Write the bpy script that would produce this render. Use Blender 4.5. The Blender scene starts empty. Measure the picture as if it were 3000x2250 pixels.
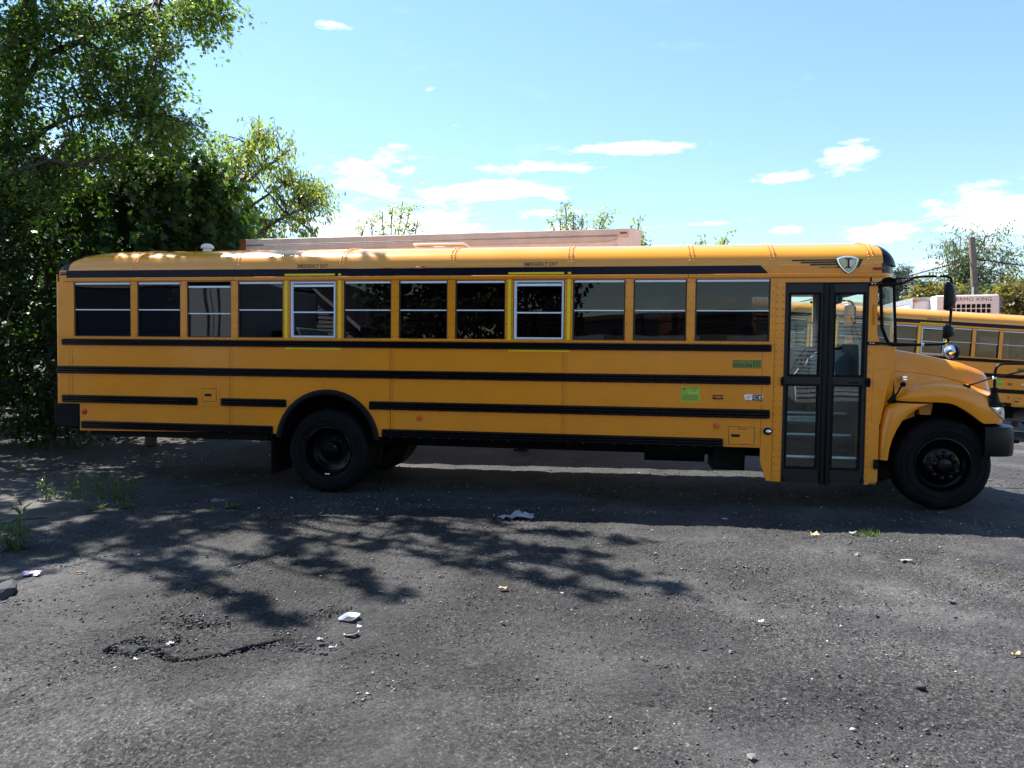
import bpy, bmesh, math, random
import numpy as np
from mathutils import Vector, Matrix, noise as mnoise

R = math.radians
random.seed(7)
rng = np.random.default_rng(11)
scene = bpy.context.scene
COL = scene.collection

# ------------------------------------------------------------------ camera
cam_d = bpy.data.cameras.new('camera')
cam_d.sensor_width = 36.0
cam_d.lens = 36.0 * 2080 / 3000
cam_d.clip_end = 6000
cam_d.clip_start = 0.05
cam = bpy.data.objects.new('camera', cam_d)
cam.location = (0.02, -8.322, 1.67)
cam.rotation_euler = (math.pi / 2 - 0.0342, 0.0, 0.1523)
COL.objects.link(cam)
scene.camera = cam

# ------------------------------------------------------------------ light
SUN_VEC = Vector((-0.55, 0.39, 1.0)).normalized()      # towards the sun
SUN_EL = math.asin(SUN_VEC.z)
SUN_AZ = math.atan2(SUN_VEC.x, SUN_VEC.y)              # clockwise from +Y
sun_d = bpy.data.lights.new('sun', 'SUN')
sun_d.energy = 5.0
sun_d.angle = R(0.53)
sun_d.color = (1.0, 0.955, 0.89)
sun = bpy.data.objects.new('sun', sun_d)
sun.rotation_euler = SUN_VEC.to_track_quat('Z', 'Y').to_euler()
sun.location = (-20, 14, 40)
COL.objects.link(sun)

SKY_STRENGTH = 0.077
world = bpy.data.worlds.new('World')
scene.world = world
world.use_nodes = True
wn, wl = world.node_tree.nodes, world.node_tree.links
wn.clear()


def wnode(t, **kw):
    n = wn.new(t)
    for k, v in kw.items():
        setattr(n, k, v)
    return n


def wmath(op, a, b=None, c=None, clamp=False):
    n = wn.new('ShaderNodeMath'); n.operation = op; n.use_clamp = clamp
    for i, v in enumerate((a, b, c)):
        if v is None:
            continue
        if isinstance(v, (int, float)):
            n.inputs[i].default_value = v
        else:
            wl.new(v, n.inputs[i])
    return n.outputs[0]


w_out = wnode('ShaderNodeOutputWorld')
w_bg = wnode('ShaderNodeBackground')
w_bg.inputs['Strength'].default_value = SKY_STRENGTH
sky = wnode('ShaderNodeTexSky')
sky.sky_type = 'NISHITA'
sky.sun_disc = False
sky.sun_elevation = SUN_EL
sky.sun_rotation = SUN_AZ
sky.altitude = 50
sky.air_density = 1.45
sky.dust_density = 0.05
sky.ozone_density = 6.0
tc = wnode('ShaderNodeTexCoord')
sep = wnode('ShaderNodeSeparateXYZ')
wl.new(tc.outputs['Generated'], sep.inputs[0])
# azimuth (clockwise from +Y) and elevation of the looked-at direction
w_az = wmath('ARCTAN2', sep.outputs['X'], sep.outputs['Y'])
w_el = wmath('ARCSINE', sep.outputs['Z'])
# fluffy noise, flattened towards the horizon
mp = wnode('ShaderNodeMapping')
mp.inputs['Scale'].default_value = (1.0, 1.0, 3.6)
wl.new(tc.outputs['Generated'], mp.inputs['Vector'])
nz = wnode('ShaderNodeTexNoise')
nz.inputs['Scale'].default_value = 7.5
nz.inputs['Detail'].default_value = 9.0
nz.inputs['Roughness'].default_value = 0.58
nz.inputs['Distortion'].default_value = 0.25
wl.new(mp.outputs[0], nz.inputs['Vector'])
nz2 = wnode('ShaderNodeTexNoise')
nz2.inputs['Scale'].default_value = 26.0
nz2.inputs['Detail'].default_value = 7.0
nz2.inputs['Roughness'].default_value = 0.62
wl.new(mp.outputs[0], nz2.inputs['Vector'])
# cumulus and streaks of the day: (azimuth deg, elevation deg, half width, half height, density)
CLOUDS = [(-18.0, 10.6, 8.0, 2.3, .95), (-11.0, 13.2, 9.0, 0.9, .9), (-6.0, 14.9, 6.5, 0.55, .85), (1.5, 16.2, 6.5, 0.5, .85),
          (-6.0, 11.6, 5.0, 0.45, .7), (-8.0, 9.6, 9.0, 1.2, .85), (5.0, 10.4, 5.0, 0.5, .65), (-19.5, 13.0, 6.0, 4.0, .55), (-36.0, 24.0, 4.0, 4.0, .6),
          (-20.6, 35.4, 3.0, 0.8, .7), (-8.3, 31.4, 3.0, 0.55, .7), (-22.8, 24.2, 2.6, 0.55, .65),
          (-15.3, 20.4, 1.1, 0.5, .6), (-13.3, 18.0, 0.9, 0.25, .5), (12.0, 13.4, 2.6, 0.7, .6), (16.4, 14.3, 2.0, 1.1, .95),
          (12.4, 9.6, 2.6, 0.55, .5), (18.6, 9.0, 3.2, 0.8, .8), (25.6, 9.4, 3.6, 1.9, 1.0), (30.5, 9.2, 4.0, 1.5, .9), (22.0, 6.5, 3.5, 1.2, .6),
          (36.5, 7.5, 5.0, 2.2, .8), (-48.0, 14.0, 9.0, 2.2, .8), (55.0, 16.0, 9.0, 2.4, .8), (85.0, 12.0, 12.0, 3.0, .8), (-95.0, 16.0, 12.0, 3.4, .8),
          (130.0, 14.0, 14.0, 4.0, .9), (158.0, 22.0, 10.0, 3.5, .9), (178.0, 13.0, 12.0, 3.8, .9), (-140.0, 18.0, 13.0, 4.0, .9), (-168.0, 26.0, 9.0, 3.0, .8)]
cv = wnode('ShaderNodeCombineXYZ')
wl.new(w_az, cv.inputs[0]); wl.new(w_el, cv.inputs[1])
acc = None
for az, el, wa, we, dens in CLOUDS:
    vm = wnode('ShaderNodeVectorMath', operation='MULTIPLY_ADD')
    vm.inputs[1].default_value = (1 / R(wa), 1 / R(we), 0)
    vm.inputs[2].default_value = (-az / wa, -el / we, 0)
    wl.new(cv.outputs[0], vm.inputs[0])
    ln = wnode('ShaderNodeVectorMath', operation='LENGTH')
    wl.new(vm.outputs[0], ln.inputs[0])
    a = wmath('SUBTRACT', dens, ln.outputs['Value'])
    acc = a if acc is None else wmath('MAXIMUM', acc, a)
n_off = wmath('MULTIPLY_ADD', nz.outputs['Fac'], 2.6, -1.30)
n_off = wmath('MULTIPLY_ADD', nz2.outputs['Fac'], 2.4, wmath('ADD', n_off, -1.2))
core = wmath('MULTIPLY_ADD', wmath('MAXIMUM', acc, -1.0), 1.0, n_off)
core = wmath('MULTIPLY', core, 0.8, clamp=True)
# fade to nothing well outside each cloud
acc = wmath('MULTIPLY', core, wmath('MULTIPLY_ADD', acc, 1.4, 1.5, clamp=True), clamp=True)
# thin general haze of high cloud
n_thin = wmath('MULTIPLY', wmath('SUBTRACT', nz.outputs['Fac'], 0.60, clamp=True), 0.35)
acc = wmath('MAXIMUM', acc, n_thin)
acc = wmath('MULTIPLY', acc, 1.0, clamp=True)
cmix = wnode('ShaderNodeMixRGB')
cmix.inputs['Color2'].default_value = (10.0, 10.0, 10.1, 1)
wl.new(acc, cmix.inputs['Fac'])
wl.new(sky.outputs['Color'], cmix.inputs['Color1'])
wl.new(cmix.outputs['Color'], w_bg.inputs['Color'])
wl.new(w_bg.outputs[0], w_out.inputs['Surface'])

# ------------------------------------------------------------------ exposure
scene.view_settings.view_transform = 'Standard'
scene.view_settings.look = 'None'
scene.view_settings.gamma = 1.0
scene.view_settings.use_curve_mapping = False
scene.view_settings.exposure = 1.52
scene.render.engine = 'CYCLES'
scene.cycles.use_denoising = True
scene.cycles.max_bounces = 10
scene.cycles.transparent_max_bounces = 24
scene.cycles.sample_clamp_indirect = 6.0
scene.cycles.caustics_reflective = False
scene.cycles.caustics_refractive = False


# ================================================================== helpers
def mat(name):
    m = bpy.data.materials.new(name)
    m.use_nodes = True
    nt = m.node_tree
    nt.nodes.clear()
    out = nt.nodes.new('ShaderNodeOutputMaterial')
    return m, nt, out


def N(nt, t, **kw):
    n = nt.nodes.new(t)
    for k, v in kw.items():
        if k.startswith('i_'):
            n.inputs[k[2:].replace('_', ' ')].default_value = v
        else:
            setattr(n, k, v)
    return n


def noise_tex(nt, scale, detail=4.0, rough=0.55, coord='Object', vec_scale=None, dist=0.0):
    tcn = N(nt, 'ShaderNodeTexCoord')
    src = tcn.outputs[coord]
    if vec_scale:
        mpn = N(nt, 'ShaderNodeMapping')
        mpn.inputs['Scale'].default_value = vec_scale
        nt.links.new(src, mpn.inputs['Vector'])
        src = mpn.outputs[0]
    n = N(nt, 'ShaderNodeTexNoise')
    n.inputs['Scale'].default_value = scale
    n.inputs['Detail'].default_value = detail
    n.inputs['Roughness'].default_value = rough
    n.inputs['Distortion'].default_value = dist
    nt.links.new(src, n.inputs['Vector'])
    return n


def ramp(nt, src, stops):
    r = N(nt, 'ShaderNodeValToRGB')
    el = r.color_ramp.elements
    while len(el) < len(stops):
        el.new(0.5)
    for e, (p, c) in zip(el, stops):
        e.position = p
        e.color = c if len(c) == 4 else (*c, 1)
    nt.links.new(src, r.inputs['Fac'])
    return r


def c3(v):
    return (v, v, v) if isinstance(v, (int, float)) else v


def surf(name, col, rough=0.5, metal=0.0, coat=0.0, spec=0.5, var=0.12, vscale=3.0, bump=0.0, bscale=40.0, rvar=0.1, dirt=None, dscale=2.0):
    """Principled paint / plastic / metal with slight colour and gloss variation."""
    m, nt, out = mat(name)
    p = N(nt, 'ShaderNodeBsdfPrincipled')
    nt.links.new(p.outputs[0], out.inputs['Surface'])
    p.inputs['Metallic'].default_value = metal
    p.inputs['Specular IOR Level'].default_value = spec
    p.inputs['Coat Weight'].default_value = coat
    p.inputs['Coat Roughness'].default_value = 0.08
    n = noise_tex(nt, vscale, 6, 0.6)
    col = c3(col)
    lo = tuple(max(0, c * (1 - var)) for c in col)
    hi = tuple(min(1, c * (1 + var)) for c in col)
    r = ramp(nt, n.outputs['Fac'], [(0.3, lo), (0.7, hi)])
    src = r.outputs['Color']
    if dirt:
        n2 = noise_tex(nt, dscale, 9, 0.68)
        r2 = ramp(nt, n2.outputs['Fac'], [(0.50, (0, 0, 0)), (0.72, (1, 1, 1))])
        mx = N(nt, 'ShaderNodeMixRGB')
        mlt = N(nt, 'ShaderNodeMath', operation='MULTIPLY')
        mlt.inputs[1].default_value = dirt[1]
        nt.links.new(r2.outputs['Color'], mlt.inputs[0])
        nt.links.new(mlt.outputs[0], mx.inputs['Fac'])
        nt.links.new(src, mx.inputs['Color1'])
        mx.inputs['Color2'].default_value = (*dirt[0], 1)
        src = mx.outputs['Color']
    nt.links.new(src, p.inputs['Base Color'])
    mr = N(nt, 'ShaderNodeMapRange')
    mr.inputs['To Min'].default_value = max(0.02, rough - rvar)
    mr.inputs['To Max'].default_value = min(1, rough + rvar)
    n3 = noise_tex(nt, vscale * 2.3, 5, 0.6)
    nt.links.new(n3.outputs['Fac'], mr.inputs['Value'])
    nt.links.new(mr.outputs[0], p.inputs['Roughness'])
    if bump > 0:
        nb = noise_tex(nt, bscale, 3, 0.5)
        b = N(nt, 'ShaderNodeBump')
        b.inputs['Strength'].default_value = 1.0
        b.inputs['Distance'].default_value = bump
        nt.links.new(nb.outputs['Fac'], b.inputs['Height'])
        nt.links.new(b.outputs[0], p.inputs['Normal'])
        nt.links.new(b.outputs[0], p.inputs['Coat Normal'])
    return m


def glass(name, tint, ior=1.5, wav=0.0015, wscale=1.6, rough=0.0):
    m, nt, out = mat(name)
    fr = N(nt, 'ShaderNodeFresnel')
    # a thin pane has air on both sides: use the same index whichever face is met
    geo = N(nt, 'ShaderNodeNewGeometry')
    mr = N(nt, 'ShaderNodeMapRange'); mr.inputs['To Min'].default_value = ior; mr.inputs['To Max'].default_value = 1 / ior
    nt.links.new(geo.outputs['Backfacing'], mr.inputs['Value']); nt.links.new(mr.outputs[0], fr.inputs['IOR'])
    tr = N(nt, 'ShaderNodeBsdfTransparent'); tr.inputs['Color'].default_value = (*tint, 1)
    gl = N(nt, 'ShaderNodeBsdfGlossy'); gl.inputs['Roughness'].default_value = rough
    mx = N(nt, 'ShaderNodeMixShader')
    nt.links.new(fr.outputs[0], mx.inputs[0])
    nt.links.new(tr.outputs[0], mx.inputs[1])
    nt.links.new(gl.outputs[0], mx.inputs[2])
    nt.links.new(mx.outputs[0], out.inputs['Surface'])
    nb = noise_tex(nt, wscale, 1.5, 0.4)
    b = N(nt, 'ShaderNodeBump'); b.inputs['Strength'].default_value = 1.0
    b.inputs['Distance'].default_value = wav
    nt.links.new(nb.outputs['Fac'], b.inputs['Height'])
    nt.links.new(b.outputs[0], gl.inputs['Normal'])
    return m


def leaf_mat(name, c_lo, c_hi, trans, tw=0.45, gloss=0.35):
    m, nt, out = mat(name)
    geo = N(nt, 'ShaderNodeNewGeometry')
    rp = ramp(nt, geo.outputs['Random Per Island'], [(0.0, c_lo), (1.0, c_hi)])
    d = N(nt, 'ShaderNodeBsdfPrincipled')
    d.inputs['Roughness'].default_value = gloss
    d.inputs['Specular IOR Level'].default_value = 0.2
    nt.links.new(rp.outputs['Color'], d.inputs['Base Color'])
    t = N(nt, 'ShaderNodeBsdfTranslucent')
    hs = N(nt, 'ShaderNodeMixRGB'); hs.blend_type = 'MULTIPLY'; hs.inputs['Fac'].default_value = 1
    hs.inputs['Color2'].default_value = (*trans, 1)
    nt.links.new(rp.outputs['Color'], hs.inputs['Color1'])
    nt.links.new(hs.outputs['Color'], t.inputs['Color'])
    mx = N(nt, 'ShaderNodeMixShader'); mx.inputs[0].default_value = tw
    nt.links.new(d.outputs[0], mx.inputs[1]); nt.links.new(t.outputs[0], mx.inputs[2])
    nt.links.new(mx.outputs[0], out.inputs['Surface'])
    return m


def put(name, me, parent=None, m=None, loc=None):
    o = bpy.data.objects.new(name, me)
    if m is not None and me is not None and len(me.materials) == 0:
        me.materials.append(m)
    COL.objects.link(o)
    if parent is not None:
        o.parent = parent
    if loc is not None:
        o.location = loc
    return o


def empty(name, loc=(0, 0, 0), rot=(0, 0, 0), label=None, cat=None, group=None):
    o = bpy.data.objects.new(name, None)
    o.empty_display_size = 0.2
    COL.objects.link(o)
    o.location = loc
    o.rotation_euler = rot
    tag(o, label, cat, group)
    return o


def tag(o, label=None, cat=None, group=None, kind=None):
    if label: o['label'] = label
    if cat: o['category'] = cat
    if group: o['group'] = group
    if kind: o['kind'] = kind
    return o


class MB:
    """collects polygons, builds ONE mesh object"""

    def __init__(self):
        self.v, self.f, self.mi = [], [], []
        self.cur = 0

    def add(self, vs, fs):
        o = len(self.v)
        self.v += [tuple(p) for p in vs]
        for f in fs:
            self.f.append(tuple(o + i for i in f))
            self.mi.append(self.cur)
        return self

    def box(self, x0, x1, y0, y1, z0, z1):
        return self.add([(x0, y0, z0), (x1, y0, z0), (x1, y1, z0), (x0, y1, z0), (x0, y0, z1), (x1, y0, z1), (x1, y1, z1), (x0, y1, z1)],
                        [(0, 3, 2, 1), (4, 5, 6, 7), (0, 1, 5, 4), (1, 2, 6, 5), (2, 3, 7, 6), (3, 0, 4, 7)])

    def plate(self, outline, y0, y1):
        """outline [(x,z)] extruded from y0 (front) to y1"""
        n = len(outline)
        vs = [(x, y0, z) for x, z in outline] + [(x, y1, z) for x, z in outline]
        fs = [tuple(range(n)), tuple(range(2 * n - 1, n - 1, -1))]
        fs += [(i, n + i, n + (i + 1) % n, (i + 1) % n) for i in range(n)]
        return self.add(vs, fs)

    def frame(self, x0, x1, z0, z1, w, y0, y1):
        """rectangular picture frame; w = (left,right,bottom,top) or number"""
        if isinstance(w, (int, float)): w = (w, w, w, w)
        O = [(x0, z0), (x1, z0), (x1, z1), (x0, z1)]
        I = [(x0 + w[0], z0 + w[2]), (x1 - w[1], z0 + w[2]), (x1 - w[1], z1 - w[3]), (x0 + w[0], z1 - w[3])]
        vs = [(x, y0, z) for x, z in O] + [(x, y0, z) for x, z in I] + [(x, y1, z) for x, z in O] + [(x, y1, z) for x, z in I]
        fs = []
        for i in range(4):
            j = (i + 1) % 4
            fs += [(i, j, 4 + j, 4 + i), (8 + i, 12 + i, 12 + j, 8 + j), (i, 8 + i, 8 + j, j), (4 + i, 4 + j, 12 + j, 12 + i)]
        return self.add(vs, fs)

    def sweep(self, profile, stations, cap=True):
        """profile [(y,z)] closed; stations [(x, k, y_off, z_c)] scale k about z_c"""
        n = len(profile)
        vs, fs = [], []
        for (x, k, yo, zc) in stations:
            vs += [(x, y * k + yo, zc + (z - zc) * k) for y, z in profile]
        for s in range(len(stations) - 1):
            for i in range(n):
                j = (i + 1) % n
                fs.append((s * n + i, s * n + j, (s + 1) * n + j, (s + 1) * n + i))
        if cap:
            fs.append(tuple(range(n - 1, -1, -1)))
            fs.append(tuple((len(stations) - 1) * n + i for i in range(n)))
        return self.add(vs, fs)

    def tube(self, pts, r, n=8, cap=True):
        pts = [Vector(p) for p in pts]
        rs = r if isinstance(r, (list, tuple)) else [r] * len(pts)
        vs, fs = [], []
        up = None
        for i, p in enumerate(pts):
            d = (pts[min(i + 1, len(pts) - 1)] - pts[max(i - 1, 0)])
            d = d.normalized() if d.length > 1e-9 else Vector((0, 0, 1))
            if up is None:
                up = d.orthogonal().normalized()
            up = (up - d * up.dot(d))
            up = up.normalized() if up.length > 1e-6 else d.orthogonal().normalized()
            s = d.cross(up)
            for k in range(n):
                a = 2 * math.pi * k / n
                vs.append(p + up * (math.cos(a) * rs[i]) + s * (math.sin(a) * rs[i]))
        for i in range(len(pts) - 1):
            for k in range(n):
                j = (k + 1) % n
                fs.append((i * n + k, i * n + j, (i + 1) * n + j, (i + 1) * n + k))
        if cap:
            fs.append(tuple(range(n - 1, -1, -1)))
            fs.append(tuple((len(pts) - 1) * n + k for k in range(n)))
        return self.add(vs, fs)

    def lathe(self, prof, cx, cz, n=40, closed=False, y0=0.0):
        """prof [(r, y)] spun about the Y axis through (cx, cz)"""
        m = len(prof)
        vs, fs = [], []
        for k in range(n):
            a = 2 * math.pi * k / n
            for r, y in prof:
                vs.append((cx + r * math.cos(a), y0 + y, cz + r * math.sin(a)))
        rngm = m if closed else m - 1
        for k in range(n):
            k2 = (k + 1) % n
            for i in range(rngm):
                j = (i + 1) % m
                fs.append((k * m + i, k2 * m + i, k2 * m + j, k * m + j))
        return self.add(vs, fs)

    def disc(self, cx, cz, y0, y1, rx, rz=None, n=20, dome=0.0):
        rz = rz or rx
        vs, fs = [], []
        rings = [(1.0, y1), (1.0, y0), (0.7, y0 - dome * .7), (0.35, y0 - dome * .95)]
        for k, y in rings:
            vs += [(cx + rx * k * math.cos(2 * math.pi * i / n), y, cz + rz * k * math.sin(2 * math.pi * i / n)) for i in range(n)]
        for s in range(3):
            for i in range(n):
                j = (i + 1) % n
                fs.append((s * n + i, s * n + j, (s + 1) * n + j, (s + 1) * n + i))
        vs.append((cx, y0 - dome, cz))
        for i in range(n):
            fs.append((3 * n + i, 3 * n + (i + 1) % n, 4 * n))
        return self.add(vs, fs)

    def mesh(self, name, mats=None, smooth=35, recalc=True):
        me = bpy.data.meshes.new(name)
        me.from_pydata(self.v, [], self.f)
        if mats:
            for m in mats: me.materials.append(m)
            if len(mats) > 1:
                me.polygons.foreach_set('material_index', self.mi)
        if recalc:
            bm = bmesh.new(); bm.from_mesh(me)
            bmesh.ops.recalc_face_normals(bm, faces=bm.faces)
            bm.to_mesh(me); bm.free()
        if smooth:
            me.shade_smooth()
            me.set_sharp_from_angle(angle=R(smooth))
        me.update()
        return me

    def build(self, name, m, parent=None, bevel=0.0, smooth=35, seg=2, subsurf=0, loc=None):
        ms = m if isinstance(m, (list, tuple)) else [m]
        o = put(name, self.mesh(name, ms, smooth), parent, loc=loc)
        if bevel:
            b = o.modifiers.new('bevel', 'BEVEL')
            b.width = bevel; b.segments = seg; b.limit_method = 'ANGLE'; b.angle_limit = R(40)
            b.harden_normals = False
        if subsurf:
            s = o.modifiers.new('subd', 'SUBSURF'); s.levels = subsurf; s.render_levels = subsurf
        return o


def copy_tree(o, parent=None, skip=()):
    c = o.copy()
    COL.objects.link(c)
    c.parent = parent
    for ch in list(o.children):
        if ch.name.split('.')[0] in skip:
            continue
        copy_tree(ch, c, skip)
    return c


def text_verts(s, spacing=1.0, bold=0.0):
    cu = bpy.data.curves.new('t', 'FONT')
    cu.body = s
    cu.size = 1.0
    cu.space_character = spacing
    cu.resolution_u = 3
    cu.offset = bold
    ob = bpy.data.objects.new('t', cu)
    COL.objects.link(ob)
    dg = bpy.context.evaluated_depsgraph_get()
    me = bpy.data.meshes.new_from_object(ob.evaluated_get(dg))
    vs = [(v.co.x, v.co.y) for v in me.vertices]
    fs = [tuple(p.vertices) for p in me.polygons]
    bpy.data.objects.remove(ob); bpy.data.curves.remove(cu); bpy.data.meshes.remove(me)
    return vs, fs


def text_on(mb, s, x0, x1, z0, z1, yfun, spacing=1.0, shear=0.0, bold=0.0):
    vs, fs = text_verts(s, spacing, bold)
    xs = [v[0] for v in vs]; zs = [v[1] for v in vs]
    a, b, c, d = min(xs), max(xs), min(zs), max(zs)
    out = []
    for x, z in vs:
        t = (z - c) / (d - c)
        X = x0 + (x - a) / (b - a) * (x1 - x0) + shear * t * (z1 - z0)
        Z = z0 + t * (z1 - z0)
        out.append((X, yfun(Z) if callable(yfun) else yfun, Z))
    mb.add(out, fs)
    return mb


def lerp_table(tab, x):
    xs = [t[0] for t in tab]; ys = [t[1] for t in tab]
    return float(np.interp(x, xs, ys))

# ================================================================== materials
M = {}
YEL = (0.86, 0.272, 0.001)
M['yellow'] = surf('bus_yellow_paint', YEL, rough=0.25, coat=0.12, spec=0.5, var=0.06, vscale=1.3, bump=0.012, bscale=1.5, rvar=0.08, dirt=((0.76, 0.225, 0.004), 0.35), dscale=1.6)
M['rivet'] = surf('dusty_rivet_heads', (0.30, 0.085, 0.003), rough=0.5, var=0.15)


def skirt_dust(m):
    """road dust thrown on the lowest part of the body side"""
    nt = m.node_tree; L = nt.links
    p = next(n for n in nt.nodes if n.type == 'BSDF_PRINCIPLED')
    src = p.inputs['Base Color'].links[0].from_socket
    tcn = N(nt, 'ShaderNodeTexCoord'); sp = N(nt, 'ShaderNodeSeparateXYZ'); L.new(tcn.outputs['Object'], sp.inputs[0])
    mr = N(nt, 'ShaderNodeMapRange'); mr.inputs['From Min'].default_value = 1.25; mr.inputs['From Max'].default_value = 0.35
    L.new(sp.outputs['Z'], mr.inputs['Value'])
    n = noise_tex(nt, 3.0, 8, 0.7, vec_scale=(1.0, 1.0, 0.5))
    r = ramp(nt, n.outputs['Fac'], [(0.38, (0, 0, 0)), (0.75, (1, 1, 1))])
    ml = N(nt, 'ShaderNodeMath', operation='MULTIPLY'); L.new(mr.outputs[0], ml.inputs[0]); L.new(r.outputs['Color'], ml.inputs[1])
    ml2 = N(nt, 'ShaderNodeMath', operation='MULTIPLY'); ml2.inputs[1].default_value = 0.55; L.new(ml.outputs[0], ml2.inputs[0])
    mx = N(nt, 'ShaderNodeMixRGB'); mx.inputs['Color2'].default_value = (0.36, 0.20, 0.06, 1)
    L.new(ml2.outputs[0], mx.inputs['Fac']); L.new(src, mx.inputs['Color1']); L.new(mx.outputs['Color'], p.inputs['Base Color'])


skirt_dust(M['yellow'])
M['yellow_roof'] = surf('bus_roof_paint_glare', (0.84, 0.315, 0.012), rough=0.25, coat=0.6, var=0.05, vscale=1.0, bump=0.003, bscale=1.2, rvar=0.07, dirt=((0.55, 0.36, 0.12), 0.22), dscale=1.4)  # roof glare put into a paler base and dirt colour
M['black_gloss'] = surf('black_enamel', (0.003, 0.004, 0.016), rough=0.28, spec=0.16, var=0.2, rvar=0.1, bump=0.002, bscale=2.5, dirt=((0.008, 0.009, 0.014), 0.35))
M['rail'] = surf('black_rub_rail_enamel', (0.0022, 0.0025, 0.0045), rough=0.2, spec=0.13, var=0.3, rvar=0.12, bump=0.003, bscale=2.2, dirt=((0.007, 0.0065, 0.006), 0.4), dscale=5)
M['black_plastic'] = surf('black_plastic', (0.0035, 0.004, 0.0055), rough=0.36, spec=0.18, var=0.2, rvar=0.1)
M['door_black'] = surf('door_charcoal_enamel', (0.0075, 0.0080, 0.0105), rough=0.34, spec=0.3, var=0.15, rvar=0.1)
M['rubber'] = surf('tyre_rubber', (0.0035, 0.0037, 0.0045), rough=0.72, var=0.35, vscale=6, bump=0.002, bscale=60, dirt=((0.012, 0.0115, 0.011), 0.5), dscale=6, spec=0.15)
M['rim_black'] = surf('black_steel_wheel', (0.0022, 0.0022, 0.003), rough=0.16, var=0.3, spec=0.18, dirt=((0.005, 0.005, 0.005), 0.4), dscale=9)
M['nut'] = surf('rusty_wheel_nut', (0.035, 0.024, 0.016), rough=0.6, metal=0.5, var=0.4, vscale=30)
M['alu'] = surf('window_aluminium', (0.86, 0.88, 0.92), rough=0.4, metal=0.0, var=0.06)
M['alu_grey'] = surf('exit_frame_aluminium', (0.66, 0.70, 0.75), rough=0.42, metal=0.0, var=0.06)
M['chrome'] = surf('chrome', (0.78, 0.79, 0.82), rough=0.1, metal=1.0, var=0.04, rvar=0.05)
M['tape'] = surf('reflective_yellow_tape', (0.97, 0.66, 0.0), rough=0.45, var=0.05)
M['shield'] = surf('pale_gold_enamel', (0.70, 0.62, 0.30), rough=0.3, var=0.2, vscale=9)
M['ink'] = surf('black_vinyl', (0.012, 0.01, 0.012), rough=0.5, var=0.1)
M['red_refl'] = surf('red_reflector', (0.62, 0.01, 0.015), rough=0.25, var=0.1)
M['org_refl'] = surf('orange_reflector', (0.72, 0.10, 0.005), rough=0.3, var=0.1)
M['amber'] = surf('amber_lens', (0.65, 0.13, 0.01), rough=0.18, var=0.15, coat=0.4)
M['red_lens'] = surf('dark_red_lens', (0.22, 0.02, 0.015), rough=0.2, var=0.15, coat=0.4)
M['white_paint'] = surf('white_paint', (0.72, 0.73, 0.75), rough=0.5, var=0.05)
M['strip'] = surf('pale_step_edge_strip', (0.80, 0.90, 0.92), rough=0.6, var=0.08)
M['sticker_green'] = surf('lime_sticker', (0.42, 0.60, 0.06), rough=0.5, var=0.05)
M['sticker_black'] = surf('black_sticker', (0.012, 0.013, 0.012), rough=0.5, var=0.1)
M['interior'] = surf('interior_lining', (0.30, 0.32, 0.33), rough=0.6, var=0.06)
M['floor_in'] = surf('interior_floor_rubber', (0.010, 0.010, 0.011), rough=0.7, var=0.2)
M['seat'] = surf('dark_seat_vinyl', (0.018, 0.020, 0.026), rough=0.5, var=0.2, bump=0.002, bscale=30)
M['dash'] = surf('grey_dashboard_plastic', (0.16, 0.20, 0.235), rough=0.5, var=0.08)
M['chassis'] = surf('chassis_black', (0.0035, 0.0035, 0.0035), rough=0.7, var=0.3, spec=0.15, dirt=((0.010, 0.009, 0.008), 0.5))
M['yellow_in'] = surf('wheel_well_yellow_overspray', (0.40, 0.15, 0.01), rough=0.6, var=0.3)
M['window_black'] = surf('window_surround_black', (0.010, 0.010, 0.012), rough=0.4, var=0.2)
M['glass_tint'] = glass('tinted_window_glass', (0.28, 0.265, 0.30), ior=1.52, wav=0.004, wscale=1.1)
M['glass_clear'] = glass('door_glass', (0.86, 0.93, 0.92), ior=1.52, wav=0.003, wscale=1.2)
M['lamp_glass'] = surf('headlamp_glass', (0.72, 0.76, 0.80), rough=0.08, metal=0.75, var=0.25, vscale=14, coat=1.0)
M['trailer_white'] = surf('dusty_white_trailer_paint', (0.80, 0.81, 0.80), rough=0.55, var=0.08, dirt=((0.68, 0.62, 0.56), 0.4), dscale=0.9)
M['trailer_rail'] = surf('grey_aluminium_top_rail', (0.62, 0.60, 0.58), rough=0.5, metal=0.0, var=0.12, dirt=((0.48, 0.40, 0.34), 0.6), dscale=1.2)
M['rust'] = surf('rusty_steel', (0.20, 0.075, 0.03), rough=0.75, var=0.4, vscale=12)
M['reefer_white'] = surf('reefer_white_paint', (0.68, 0.71, 0.76), rough=0.45, var=0.06, dirt=((0.40, 0.38, 0.36), 0.4), dscale=1.5)
M['grey_steel'] = surf('grey_galvanised_steel', (0.36, 0.37, 0.38), rough=0.5, metal=0.3, var=0.12)
M['bark'] = surf('bark', (0.060, 0.045, 0.034), rough=0.9, var=0.4, vscale=9, bump=0.01, bscale=25)
M['bark_grey'] = surf('grey_bark', (0.13, 0.115, 0.10), rough=0.9, var=0.3, vscale=9)
M['pole_wood'] = surf('weathered_pole_wood', (0.21, 0.155, 0.12), rough=0.85, var=0.25, vscale=5)
M['cable'] = surf('black_cable', (0.012, 0.012, 0.014), rough=0.6)
M['plank'] = surf('weathered_plank', (0.30, 0.29, 0.26), rough=0.85, var=0.3, vscale=9)
M['paper'] = surf('crumpled_white_paper', (0.30, 0.295, 0.30), rough=0.7, var=0.12, vscale=20)
M['plastic_white'] = surf('translucent_white_plastic', (0.50, 0.54, 0.60), rough=0.35, var=0.08, vscale=20)
M['can'] = surf('crushed_pink_and_silver_can', (0.60, 0.47, 0.60), rough=0.3, metal=0.5, var=0.5, vscale=22)
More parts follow.
